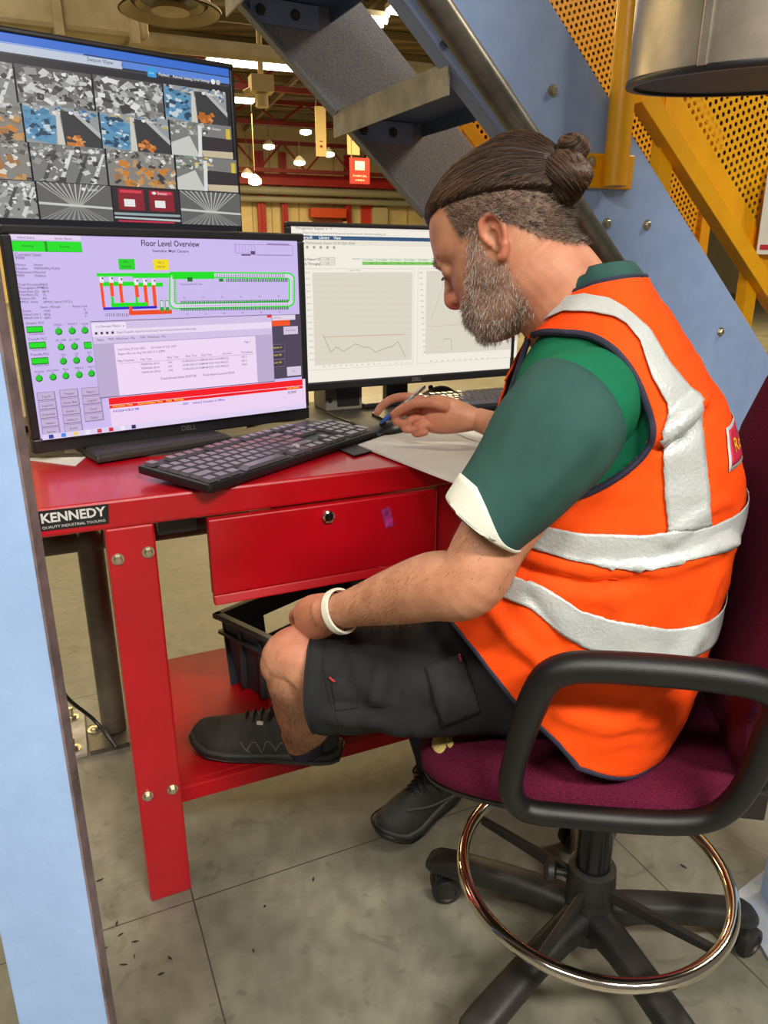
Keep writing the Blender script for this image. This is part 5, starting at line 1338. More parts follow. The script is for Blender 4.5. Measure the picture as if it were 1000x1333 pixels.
# skin colouring that belongs to the man: stubble, scalp, redder ears / hands
f_ = (co_ - np.array(HCtr)) @ np.array(HF) / HS; l_ = (co_ - np.array(HCtr)) @ np.array(HL) / HS; u_ = (co_ - np.array(HCtr)) @ np.array(HU) / HS
inhead = (np.abs(u_) < 150) & (np.abs(f_) < 150) & (np.abs(l_) < 95)
def sstep(x, a, b): t = np.clip((x - a) / (b - a), 0, 1); return t * t * (3 - 2 * t)
ear_m = inhead & (np.abs(l_) > 76.5) & (f_ > -24) & (f_ < 28) & (u_ < 32) & (u_ > -36)
jaw = 12 + (f_ - 26) * -.75                        # upper edge of the beard, falling towards the mouth
cheek = np.where(f_ < 40, 30, np.where(f_ < 92, 30 - (f_ - 40) * 1.5, -44))
beard = inhead * sstep(cheek - u_, -8, 10) * sstep(f_, 4, 20) * sstep(u_, -122, -100)
lowline = np.interp(f_, [-95, -70, -40, -15, 20], [-62, -58, -30, 2, 22])
scalp = inhead * np.maximum(sstep(u_, lowline - 6, lowline + 8) * sstep(62 - f_, 0, 12) * (f_ < 70), sstep(u_, 84, 92))
near_ear = inhead & (((f_ - 11) / 20) ** 2 + ((u_ + 4) / 34) ** 2 < 1)
scalp = np.where(near_ear, 0, scalp); beard = np.where(near_ear, 0, beard)
nose = inhead & (f_ > 113)
beard = np.where(nose & (u_ > -44), 0, beard)
red = np.zeros(len(co_)); red[ear_m] = .55
red = np.maximum(red, inhead * np.exp(-(((f_ - 122) / 22) ** 2 + ((u_ + 34) / 18) ** 2 + (l_ / 22) ** 2)))
red = np.maximum(red, .2 * inhead * (u_ < -30) * (f_ < 30))
for c in (RP(540, 545), LP_(405, 802, 1.06)):
    d = np.linalg.norm(co_ - np.array(c), axis=1); red = np.maximum(red, .55 * np.clip(1 - d / .09, 0, 1) ** .5)
colr = np.stack([beard, scalp, red, np.ones(len(co_))], 1).astype(np.float32)
at2 = me.color_attributes.new('skin_zones', 'FLOAT_COLOR', 'POINT'); at2.data.foreach_set('color', colr.ravel())
me.vertices.foreach_set('co', (co_ - np.array(PORG)).ravel())
me.polygons.foreach_set('use_smooth', [True] * len(me.polygons)); me.materials.clear()

def skin_mat():
    m, nt, b = nodes('skin')
    a = N(nt, 'ShaderNodeAttribute'); a.attribute_name = 'skin_zones'
    sp_ = N(nt, 'ShaderNodeSeparateColor'); nt.links.new(a.outputs['Color'], sp_.inputs[0])
    tc = N(nt, 'ShaderNodeTexCoord')
    nz = N(nt, 'ShaderNodeTexNoise'); nz.inputs['Scale'].default_value = 34; nz.inputs['Detail'].default_value = 6; nt.links.new(tc.outputs['Object'], nz.inputs['Vector'])
    rp = N(nt, 'ShaderNodeValToRGB'); rp.color_ramp.elements[0].position = .3; rp.color_ramp.elements[0].color = (*lin((176, 119, 90)), 1); rp.color_ramp.elements[1].position = .72; rp.color_ramp.elements[1].color = (*lin((200, 145, 112)), 1)
    nt.links.new(nz.outputs['Fac'], rp.inputs['Fac'])
    prev = rp.outputs['Color']
    for ch, c, k_ in ((2, (206, 112, 92), .8), (0, (150, 112, 96), .7), (1, (104, 82, 68), .92)):
        mu = N(nt, 'ShaderNodeMath', operation='MULTIPLY'); mu.inputs[1].default_value = k_; nt.links.new(sp_.outputs[ch], mu.inputs[0])
        mx = N(nt, 'ShaderNodeMix', data_type='RGBA'); nt.links.new(mu.outputs[0], mx.inputs[0]); nt.links.new(prev, mx.inputs[6]); mx.inputs[7].default_value = (*lin(c), 1); prev = mx.outputs[2]
    nt.links.new(prev, b.inputs['Base Color'])
    b.inputs['Roughness'].default_value = .5; b.inputs['Specular IOR Level'].default_value = .35
    b.inputs['Subsurface Weight'].default_value = .12; b.inputs['Subsurface Radius'].default_value = (.9, .35, .2); b.inputs['Subsurface Scale'].default_value = .006
    n2 = N(nt, 'ShaderNodeTexNoise'); n2.inputs['Scale'].default_value = 420; n2.inputs['Detail'].default_value = 3; nt.links.new(tc.outputs['Object'], n2.inputs['Vector'])
    bp = N(nt, 'ShaderNodeBump'); bp.inputs['Strength'].default_value = .22; bp.inputs['Distance'].default_value = .002; nt.links.new(n2.outputs['Fac'], bp.inputs['Height']); nt.links.new(bp.outputs['Normal'], b.inputs['Normal'])
    return m
M['skin'] = skin_mat(); me.materials.append(M['skin'])
man = bpy.data.objects.new('person', me); COL.objects.link(man); man.location = PORG; me.name = 'person'; WORLD['person'] = tuple(PORG)
tag(man, 'person in orange vest and black shorts sitting on the maroon chair, writing at the bench', 'person')
skin_bvh = BVHTree.FromPolygons([tuple(c) for c in co_], [tuple(p.vertices) for p in me.polygons])
# ================================================================== CLOTHES
M['orange'] = mat('orange_hivis_knit', (255, 84, 6), .75, 0, (250, 74, 4), 5, bump=.25, bscale=700, spec=.25)
M['reflect'] = mat('silver_reflective_tape', (196, 200, 198), .42, .12, (182, 187, 186), 16, bump=.3, bscale=220)
M['navy'] = mat('navy_binding', (34, 36, 58), .7)
M['green'] = mat('bright_green_polo', (18, 112, 78), .8, 0, (14, 100, 68), 9, bump=.2, bscale=900, spec=.2)
M['teal'] = mat('dark_green_polo', (52, 88, 82), .8, 0, (45, 78, 73), 9, bump=.2, bscale=900, spec=.2)
M['cuff'] = mat('white_cuff', (226, 226, 212), .8, bump=.2, bscale=500)
M['shorts'] = mat('black_work_cotton', (39, 39, 40), .82, 0, (32, 32, 33), 26, bump=.3, bscale=600, spec=.25)
M['shoe'] = mat('black_shoe_mesh', (50, 50, 49), .6, 0, (62, 61, 58), 60, bump=.4, bscale=500)
M['sole'] = mat('grey_rubber_sole', (56, 55, 52), .55, 0, (68, 66, 62), 18, bump=.2, bscale=200)

def bez_grid(ctrl, sub, n, shrink=0., pw=2.35):
    """rings from (back px, front px, half width, droop); returns grid of points and the control centres"""
    rows = cr([(*c[0], *c[1], c[2], c[3]) for c in ctrl], sub); G_ = []
    for bx, by, fx_, fy_, b, dr in rows:
        Bp, Fp = at(bx, by, YM - .04), at(fx_, fy_, YM + .045)
        a = (Fp - Bp) / 2; c = (Fp + Bp) / 2; al = a.length - shrink; ad = a.normalized()
        r = []
        for i in range(n):
            q = 2 * PI * i / n; co, si = math.cos(q), math.sin(q)
            A = math.copysign(abs(co) ** (2 / pw), co); S_ = math.copysign(abs(si) ** (2 / pw), si)
            r.append(c + ad * al * A + LT * (b - shrink) * S_ - Z * dr * S_ * S_)
        G_.append(r)
    return G_
VC = [((866, 958), (572, 806), .200, 0), ((903, 880), (584, 775), .205, 0), ((936, 775), (606, 720), .206, 0), ((961, 668), (632, 655), .202, 0), ((958, 590), (648, 590), .198, 0), ((938, 515), (654, 530), .196, .0),
      ((902, 452), (668, 480), .190, .006), ((868, 404), (690, 440), .165, .018), ((846, 374), (704, 414), .108, .002), ((838, 362), (712, 404), .086, -.012)]
NT = 144
VG = bez_grid(VC, 12, NT)
NR = len(VG)
folds = [  # creases of the vest as the photo shows them: polyline, height (m), half width (px)
    ([(632, 700), (690, 728), (760, 745), (850, 742), (900, 728), (948, 705)], .007, 9), ([(640, 715), (700, 742), (770, 760), (840, 752)], -.006, 8),
    ([(858, 566), (880, 548), (910, 522)], .008, 10), ([(862, 582), (890, 566), (915, 540)], -.006, 9),
    ([(760, 780), (800, 768), (800, 790)], .005, 7), ([(640, 790), (680, 840), (716, 872)], .005, 8), ([(690, 775), (720, 815), (735, 850)], -.004, 9),
    ([(880, 855), (915, 790), (935, 740)], .004, 8), ([(870, 700), (905, 672), (940, 652)], .004, 8), ([(820, 930), (870, 880), (905, 820)], .005, 9), ([(760, 900), (820, 915), (870, 905)], -.004, 9), ([(730, 930), (790, 948), (850, 940)], .004, 8)]
def segd(x, y, a, b):
    dx, dy = b[0] - a[0], b[1] - a[1]; L = dx * dx + dy * dy; t = max(0, min(1, ((x - a[0]) * dx + (y - a[1]) * dy) / L))
    return math.hypot(x - a[0] - t * dx, y - a[1] - t * dy)
def crease(p, nrm, fl):
    x, y = proj(p); h = 0
    if nrm.dot(p - EYE) > 0: return 0.
    for pl, am, wd_ in fl:
        d = min(segd(x, y, a, b) for a, b in zip(pl, pl[1:]))
        if d < wd_ * 3: h += am * math.exp(-(d / wd_) ** 2)
    return h
def gridn(G_, i, j):
    R = len(G_); n = len(G_[0])
    a = G_[min(i + 1, R - 1)][j] - G_[max(i - 1, 0)][j]; b = G_[i][(j + 1) % n] - G_[i][j - 1]
    c = b.cross(a)
    return c.normalized() if c.length > 1e-12 else V(0, 0, 1)
def wrinkle(G_, amp, sc, seed, fl=(), zmin=None):
    out = []; R = len(G_); n = len(G_[0])
    cen = [sum(r, Vector()) / n for r in G_]
    for i in range(R):
        row = []
        for j in range(n):
            p = G_[i][j]; nr = gridn(G_, i, j)
            if nr.dot(p - cen[i]) < 0: nr = -nr
            h = amp * noise.fractal(Vector((p.x * sc[0] + seed, p.y * sc[1], p.z * sc[2])), 1., 2., 3) if amp else 0
            if fl: h += crease(p, nr, fl)
            q = p + nr * h
            if zmin is not None and q.z < zmin: q = V(q.x, q.y, zmin + (q.z - zmin) * .06)
            row.append(q)
        out.append(row)
    return out
SEATZ = .552
VG = wrinkle(VG, .006, (5, 5, 11), 3.1, [(a_, h_ * 1.7, w_) for a_, h_, w_ in folds], SEATZ + .006)
VG = wrinkle(VG, .0016, (26, 26, 34), 8.3, (), SEATZ + .006)
# the side vents: the front hem climbs from the seat to the lap
HEML = [(560, 772), (580, 797), (622, 850), (665, 906), (698, 940), (724, 964), (748, 992)]
def above_hem(p):
    x, y = proj(p)
    if x >= 748: return True
    return y < np.interp(x, [q[0] for q in HEML], [q[1] for q in HEML])
KH = 46; src = [[Vector(p) for p in r] for r in VG]
for j in range(0, NT // 2):
    i0 = 0
    while i0 < 40 and not above_hem(src[i0][j]): i0 += 1
    if i0 == 0: continue
    s0 = float(i0)
    a, b = src[i0 - 1][j], src[i0][j]
    for t in range(1, 10):
        if above_hem(a.lerp(b, t / 10)): s0 = i0 - 1 + t / 10; break
    for jj in {j, (-j) % NT}:
        if jj == 0 and j != 0: continue
        for i in range(KH):
            s_ = s0 * (1 - i / KH) + i; k0 = int(s_); VG[i][jj] = src[k0][jj].lerp(src[k0 + 1][jj], s_ - k0)
def grid_faces(R, n): return [(i * n + j, i * n + (j + 1) % n, (i + 1) * n + (j + 1) % n, (i + 1) * n + j) for i in range(R - 1) for j in range(n)]
vflat = [p for r in VG for p in r]; vfaces = grid_faces(NR, NT)
vest_bvh = BVHTree.FromPolygons([tuple(p) for p in vflat], vfaces)
def vs_eval(s, t, off=0.):
    s = min(max(s, 0), NR - 1.001); i = int(s); fs = s - i; j = math.floor(t); ft = t - j; j %= NT; j2 = (j + 1) % NT
    p = VG[i][j].lerp(VG[i][j2], ft).lerp(VG[i + 1][j].lerp(VG[i + 1][j2], ft), fs)
    if off:
        nr = gridn(VG, i, j).lerp(gridn(VG, min(i + 1, NR - 1), j2), .5).normalized()
        cen = sum(VG[i], Vector()) / NT
        if nr.dot(p - cen) < 0: nr = -nr
        p = p + nr * off
    return p
def vs_param(px, py):
    d = ray(px, py).normalized(); h = vest_bvh.ray_cast(EYE, d)
    if h[0] is None: return None
    f = vfaces[h[2]]; i, j = divmod(f[0], NT)
    a, b, c_, d_ = (vflat[k_] for k_ in f)
    p = h[0]; best = (9, 0, 0)
    for u_i in range(9):
        for v_i in range(9):
            u1, v1 = u_i / 8, v_i / 8; q = a.lerp(b, u1).lerp(d_.lerp(c_, u1), v1); e = (q - p).length
            if e < best[0]: best = (e, u1, v1)
    return i + best[2], j + best[1]
ARM = [(733, 433), (700, 434), (668, 452), (646, 485), (640, 540), (655, 600), (690, 640), (745, 648), (800, 624), (838, 592), (850, 562), (840, 522), (824, 486), (800, 456), (770, 438)]
MAXW = NT // 2
vb = MB(); keep = []
def mirrored(p):
    c = V(.40, 1.065, 0); d = (p - c).dot(LT); return p - LT * 2 * d
for f in vfaces:
    c = sum((vflat[k_] for k_ in f), Vector()) / 4
    side = (c - V(.40, 1.065, 0)).dot(LT); cc = c if side > 0 else mirrored(c)
    if abs(side) > .035 and inpoly(*proj(cc), ARM): continue
    keep.append(f)
vb.add(vflat, keep)
vest = vb.build('safety_vest', M['orange'], man, smooth=180)
vest['label'] = 'orange hi-vis vest with silver bands'
so = vest.modifiers.new('cloth', 'SOLIDIFY'); so.thickness = .003; so.offset = 1

def ribbon(parent, name, mt, top, bot, nu=60, nv=10, lift=.0066, ext=None, th=.0012):
    """a band sewn on the vest between two edges given in the photo, carried on round the body where ext says so"""
    def res(pl):
        d = [0]
        for a, b in zip(pl, pl[1:]): d.append(d[-1] + math.hypot(b[0] - a[0], b[1] - a[1]))
        return [(np.interp(t * d[-1] / nu, d, [p[0] for p in pl]), np.interp(t * d[-1] / nu, d, [p[1] for p in pl])) for t in range(nu + 1)]
    T, B = res(top), res(bot); cols = []
    for (x0, y0), (x1, y1) in zip(T, B):
        a, b = vs_param(x0, y0), vs_param(x1, y1)
        if a is None or b is None: continue
        if abs(a[1] - b[1]) > NT / 2: continue
        cols.append(((*a, x0, y0), (*b, x1, y1)))
    for side, steps, dt in (ext or []):
        c0 = cols[-1] if side > 0 else cols[0]; c1 = cols[-4] if side > 0 else cols[3]
        sgn = 1 if c0[0][1] > c1[0][1] else -1
        new = []
        for i in range(1, steps + 1):
            new.append(((c0[0][0], c0[0][1] + sgn * dt * i), (c0[1][0], c0[1][1] + sgn * dt * i)))
        cols = cols + new if side > 0 else new[::-1] + cols
    k = MB(); gv = []
    for a, b in cols:
        row = None
        if len(a) > 2:                                    # edges seen in the photo: the width follows the cloth between them
            row = []
            for j in range(nv + 1):
                q = vs_param(lp(a[2], b[2], j / nv), lp(a[3], b[3], j / nv))
                if q is None: row = None; break
                row.append(vs_eval(q[0], q[1], lift))
        gv += row or [vs_eval(lp(a[0], b[0], j / nv), lp(a[1], b[1], j / nv), lift) for j in range(nv + 1)]
    n = nv + 1
    k.add(gv, [(i * n + j, i * n + j + 1, (i + 1) * n + j + 1, (i + 1) * n + j) for i in range(len(cols) - 1) for j in range(nv)])
    o = k.build(name, mt, parent, smooth=180); s_ = o.modifiers.new('cloth', 'SOLIDIFY'); s_.thickness = th; s_.offset = 0
    return o
A_top = [(655, 672), (705, 682), (758, 693), (833, 695), (868, 691), (921, 684), (953, 668)]
A_bot = [(640, 695), (685, 710), (736, 728), (789, 740), (850, 742), (894, 730), (946, 714)]
B_top = [(633, 729), (661, 748), (705, 761), (758, 792), (806, 807), (868, 816), (903, 813), (918, 806)]
B_bot = [(626, 743), (648, 772), (692, 792), (727, 820), (762, 842), (806, 853), (877, 862), (901, 852)]
V_top = [(694, 427), (710, 408), (729, 391), (765, 384), (793, 391), (815, 406), (842, 432), (868, 476), (894, 507), (911, 520), (908, 538), (912, 586), (919, 639), (921, 684)]
V_bot = [(703, 427), (718, 416), (736, 408), (771, 410), (800, 416), (815, 426), (830, 446), (837, 470), (846, 494), (864, 525), (868, 548), (860, 570), (861, 604), (864, 648), (868, 692)]
ribbon(vest, 'reflective_band', M['reflect'], A_top, A_bot, ext=[(1, 40, 1.6), (-1, 6, 1.)])
ribbon(vest, 'reflective_band', M['reflect'], B_top, B_bot, ext=[(1, 40, 1.6)])
ribbon(vest, 'reflective_brace', M['reflect'], V_top, V_bot, nu=90)
# badge on the back: left part visible, carried on round the back
pa, pb2 = vs_param(940, 559), vs_param(944, 614)
if pa and pb2:
    sg = 1 if (vs_param(950, 580)[1] - vs_param(935, 580)[1]) > 0 else -1
    stepw = (vs_eval(pa[0], pa[1] + 1) - vs_eval(pa[0], pa[1])).length; nw = .20 / stepw
    def badge(name, u0, u1, v0, v1, mt, lift, nu=24, nv=8):
        k = MB(); gv = []
        for i in range(nu + 1):
            for j in range(nv + 1):
                u1_ = lp(u0, u1, i / nu); v1_ = lp(v0, v1, j / nv)
                gv.append(vs_eval(lp(pa[0], pb2[0], v1_), lp(pa[1], pb2[1], v1_) + sg * nw * u1_, lift))
        k.add(gv, [(i * (nv + 1) + j, i * (nv + 1) + j + 1, (i + 1) * (nv + 1) + j + 1, (i + 1) * (nv + 1) + j) for i in range(nu) for j in range(nv)])
        o = k.build(name, mt, vest, smooth=180); s_ = o.modifiers.new('cloth', 'SOLIDIFY'); s_.thickness = .0008; s_.offset = 0
    badge('badge_border', 0, 1, 0, 1, M["reflect"], .0050); badge('back_badge', .035, .965, .09, .91, mat('badge_crimson', (188, 34, 66), .6), .0056)
    k = MB(); vs2, fs2 = text2d('Royal Mail', 1., 'LEFT', .01); xm = max(v[0] for v in vs2)
    k.add([vs_eval(lp(pa[0], pb2[0], .52 - y * .52), lp(pa[1], pb2[1], .5) + sg * nw * (.10 + .8 * x / xm), .0066) for x, y in vs2], fs2); k.build('badge_lettering', mat('badge_yellow', (240, 190, 30), .6), vest, smooth=0)
# navy binding
def on_vest(px, py, off=.003):
    d = ray(px, py).normalized(); h = vest_bvh.ray_cast(EYE, d); return (h[0] + d * -off) if h[0] is not None else None
near_path = [p for p in (on_vest(x, y) for x, y in [(a[0], a[1]) for a in cr(ARM, 6, True)]) if p is not None]
k = MB(); k.tube(near_path, .0045, 8, closed=True, flat=1.); k.build('armhole_binding', M['navy'], vest)
k = MB(); k.tube([mirrored(p) for p in near_path], .0045, 8, closed=True); k.build('armhole_binding', M['navy'], vest)
k = MB(); k.tube([VG[-1][j] for j in range(0, NT, 2)], .0042, 8, closed=True); k.build('neck_binding', M['navy'], vest)
k = MB(); k.tube([VG[0][j] for j in range(0, NT, 2)], .0048, 8, closed=True); k.build('hem_binding', M['navy'], vest)

# ---------------- polo shirt: trunk, sleeves, cuffs, collar
SG_ = wrinkle(bez_grid(VC[3:], 8, 72, .014), .003, (7, 7, 9), 9.)
k = MB(); k.loft(SG_, 0, (True, False))
shirt = k.build('polo_shirt', M['green'], man, smooth=180); shirt['label'] = 'green polo shirt under the vest'
slfold = [([(700, 470), (690, 520), (660, 600)], .002, 12), ([(760, 560), (740, 600), (700, 650)], .003, 10), ([(780, 590), (760, 620)], -.003, 8), ([(690, 540), (670, 600), (650, 640)], -.002, 10)]
def sleeve(ctrl, seam, cuff0, fl=()):
    rows = cr(ctrl, 8); pts = [Vector(r[:3]) for r in rows]; G_ = []; pa_ = None
    for i, p in enumerate(pts):
        t = (pts[min(i + 1, len(pts) - 1)] - pts[max(i - 1, 0)]).normalized()
        if pa_ is None: sd, a = frame_of(t, LT)
        else: a = (pa_ - t * pa_.dot(t)).normalized(); sd = t.cross(a)
        pa_ = a
        G_.append([p + (sd * math.cos(q) + a * math.sin(q) * .92) * rows[i][3] for q in [2 * PI * k_ / 56 for k_ in range(56)]])
    G_ = wrinkle(G_, .0028, (9, 9, 9), 5., fl)
    k = MB(); k.loft(G_[:seam + 1], 0, (True, False)); k.build('sleeve_yoke', M['green'], shirt, smooth=180)
    k = MB(); k.loft(G_[seam:], 0, (False, False)); o = k.build('sleeve', M['teal'], shirt, smooth=180); s_ = o.modifiers.new('cloth', 'SOLIDIFY'); s_.thickness = .002; s_.offset = -1
    return G_
S0 = [(*at(790, 535, .97), .045), (*at(776, 530, .93), .066), (*at(752, 532, .903), .077), (*at(716, 575, .882), .080), (*at(678, 624, .868), .0705), (*at(642, 665, .860), .0615), (*at(630, 680, .860), .0585)]
SL_ = sleeve(S0, 17, 44, slfold)
# cuff: deeper on the outer front, narrowing to the underside
NC = len(SL_) - 1
def cuffmesh(G_, edge):
    cenl = sum(G_[-1], Vector()) / 56; lo = []; up_ = []
    for j in range(56):
        x, y = proj(G_[-1][j]); w_ = edge(x, y)
        nr = (G_[-1][j] - cenl).normalized()
        s_ = (len(G_) - 1) - w_; i = int(s_); fr = s_ - i
        pu = G_[i][j].lerp(G_[min(i + 1, len(G_) - 1)][j], fr)
        up_.append(pu + nr * .003); lo.append(G_[-1][j] + nr * .0035 + (G_[-1][j] - G_[-2][j]))
    mid = []
    for t in range(9):
        row = []
        for j in range(56):
            x, y = proj(G_[-1][j]); s_ = (len(G_) - 1) - edge(x, y) * (1 - t / 8); i = min(int(s_), len(G_) - 2); p = G_[i][j].lerp(G_[i + 1][j], s_ - i)
            row.append(p + (p - (sum(G_[i], Vector()) / 56)).normalized() * .0042)
        mid.append(row)
    mid.append(lo)
    k = MB(); k.loft(mid, 0, (False, False)); o = k.build('sleeve_cuff', M['cuff'], shirt, smooth=180); s_ = o.modifiers.new('cloth', 'SOLIDIFY'); s_.thickness = .003; s_.offset = 1
cuffmesh(SL_, lambda x, y: 1.2 + 8.5 * max(0., min(1., (668 - x) / 70)) ** .8)
S1 = [(*(shR + V(.02, -.05, .0)), .06), (*shR, .08), (*lp(shR, elR, .35), .08), (*lp(shR, elR, .75), .068), (*lp(shR, elR, 1.0), .062)]
SR_ = sleeve(S1, 9, 28); cuffmesh(SR_, lambda x, y: 2.5)
# collar
k = MB(); rings = []
base_r = VG[-1]; cb = sum(base_r, Vector()) / NT
axis_up = (hd(-20, 0, -60) - C7); axis_up = (Z * .75 + FT * .35).normalized()
for s_, h in ((.97, -.012), (1.0, .002), (.97, .010), (.91, .019), (.87, .021), (.87, .012), (.89, -.01)):
    rings.append([cb + (p - cb) * s_ + axis_up * h * (1.15 if (p - cb).dot(FT) < 0 else .8) for p in base_r[::2]])
k.loft(rings, 0, (False, False)); k.build('collar', M['teal'], shirt, smooth=180)

# ---------------- shorts
hemc = at(430, 880, 1.068)
def leg_grid(ctrl, n=64, sub=8, flat=.94):
    rows = cr(ctrl, sub); pts = [Vector(r[:3]) for r in rows]; G_ = []
    for i, p in enumerate(pts):
        t = (pts[min(i + 1, len(pts) - 1)] - pts[max(i - 1, 0)]).normalized(); sd, a = frame_of(t)
        G_.append([p + (sd * math.cos(q) + a * math.sin(q) * flat) * rows[i][3] for q in [2 * PI * k_ / n for k_ in range(n)]])
    return G_
shf = [([(470, 800), (455, 840), (470, 890), (500, 915)], .004, 7), ([(520, 800), (495, 850), (490, 910)], .005, 8), ([(560, 800), (535, 860), (530, 905)], .004, 8), ([(505, 820), (480, 870)], -.004, 8), ([(545, 840), (515, 905)], -.005, 8), ([(430, 930), (480, 938), (530, 952), (560, 950)], .005, 8), ([(575, 900), (570, 930), (545, 945)], .005, 8), ([(600, 800), (585, 830), (560, 850)], .004, 8), ([(440, 915), (500, 925)], -.003, 7), ([(640, 840), (660, 890)], -.004, 9)]
GL = wrinkle(leg_grid([(*at(419, 880, 1.072), .0905), (*at(440, 880, 1.068), .094), (*at(500, 876, 1.066), .101), (*at(570, 873, 1.064), .108), (*at(650, 872, 1.062), .110), (*at(730, 872, 1.06), .115), (*at(790, 868, 1.07), .110)]), .009, (16, 10, 6), 2., [(a_, h_ * 1.9, w_) for a_, h_, w_ in shf], SEATZ + .001)
k = MB(); k.loft(GL, 0, (False, True))
GR = wrinkle(leg_grid([(*(lp(knR, hipR, .12)), .082), (*lp(knR, hipR, .4), .090), (*lp(knR, hipR, .75), .10), (*hipR, .105), (*(hipR + V(.06, -.03, .01)), .10)]), .005, (12, 10, 7), 4., (), SEATZ + .001)
k.loft(GR, 0, (False, True))
rows = [[c + FT * a * math.copysign(abs(math.cos(q)) ** .85, math.cos(q)) + LT * b * math.copysign(abs(math.sin(q)) ** .85, math.sin(q)) for q in [2 * PI * j / 64 for j in range(64)]] for c, a, b in ((V(.375, 1.075, .556), .09, .14), (V(.375, 1.075, .565), .11, .165), (V(.38, 1.075, .61), .115, .175), (V(.385, 1.07, .68), .115, .172), (V(.395, 1.07, .76), .115, .165), (V(.395, 1.07, .78), .11, .155))]
k.loft(wrinkle(rows, .003, (9, 9, 9), 1., (), SEATZ))
shorts = k.build('work_shorts', M['shorts'], man, smooth=180)
sb_flat = [p for r in GL for p in r]; sb_bvh = BVHTree.FromPolygons([tuple(p) for p in sb_flat], grid_faces(len(GL), 64))
def patch(bvh, quad, parent, name, mt, lift=.002, n=14, th=.0025):
    TL, TR, BR, BL = quad; gv = []
    for i in range(n + 1):
        for j in range(n + 1):
            u1, v1 = j / n, i / n
            x = lp(lp(TL[0], TR[0], u1), lp(BL[0], BR[0], u1), v1); y = lp(lp(TL[1], TR[1], u1), lp(BL[1], BR[1], u1), v1)
            d = ray(x, y).normalized(); h = bvh.ray_cast(EYE, d)
            if h[0] is None: return None
            gv.append(h[0] + (h[1] if h[1].dot(d) < 0 else -h[1]) * lift)
    k = MB(); k.add(gv, [(i * (n + 1) + j, (i + 1) * (n + 1) + j, (i + 1) * (n + 1) + j + 1, i * (n + 1) + j + 1) for i in range(n) for j in range(n)])
    o = k.build(name, mt, parent, smooth=180); s_ = o.modifiers.new('cloth', 'SOLIDIFY'); s_.thickness = th; s_.offset = 0
    return o
patch(sb_bvh, [(554, 868), (602, 852), (626, 925), (576, 944)], shorts, 'cargo_pocket', M['shorts'], .004)
patch(sb_bvh, [(430, 884), (462, 880), (466, 922), (437, 926)], shorts, 'side_pocket', M['shorts'], .0016, th=.001)
tk = mat('red_bartack', (170, 40, 44), .7)
for q in ([(597, 853), (600, 852), (602, 861), (599, 862)], [(429, 881), (431, 880), (437, 887), (435, 888)]): patch(sb_bvh, q, shorts, 'bartack', tk, .0062, 3, .001)
for g0 in (GL[0], GR[0]): k = MB(); k.tube([p for p in g0], .0028, 8, closed=True); k.build('hem', M['shorts'], shorts)
for a, b in (([(427, 822), (421, 850), (424, 890), (436, 930), (448, 946)], 1),):
    pts = []
    for x, y in [(q[0], q[1]) for q in cr(a, 6)]:
        d = ray(x, y).normalized(); h = sb_bvh.ray_cast(EYE, d)
        if h[0] is not None: pts.append(h[0] - d * .0008)
    if len(pts) > 3: k = MB(); k.tube(pts, .0011, 6); k.build('hem_seam', M['shorts'], shorts)

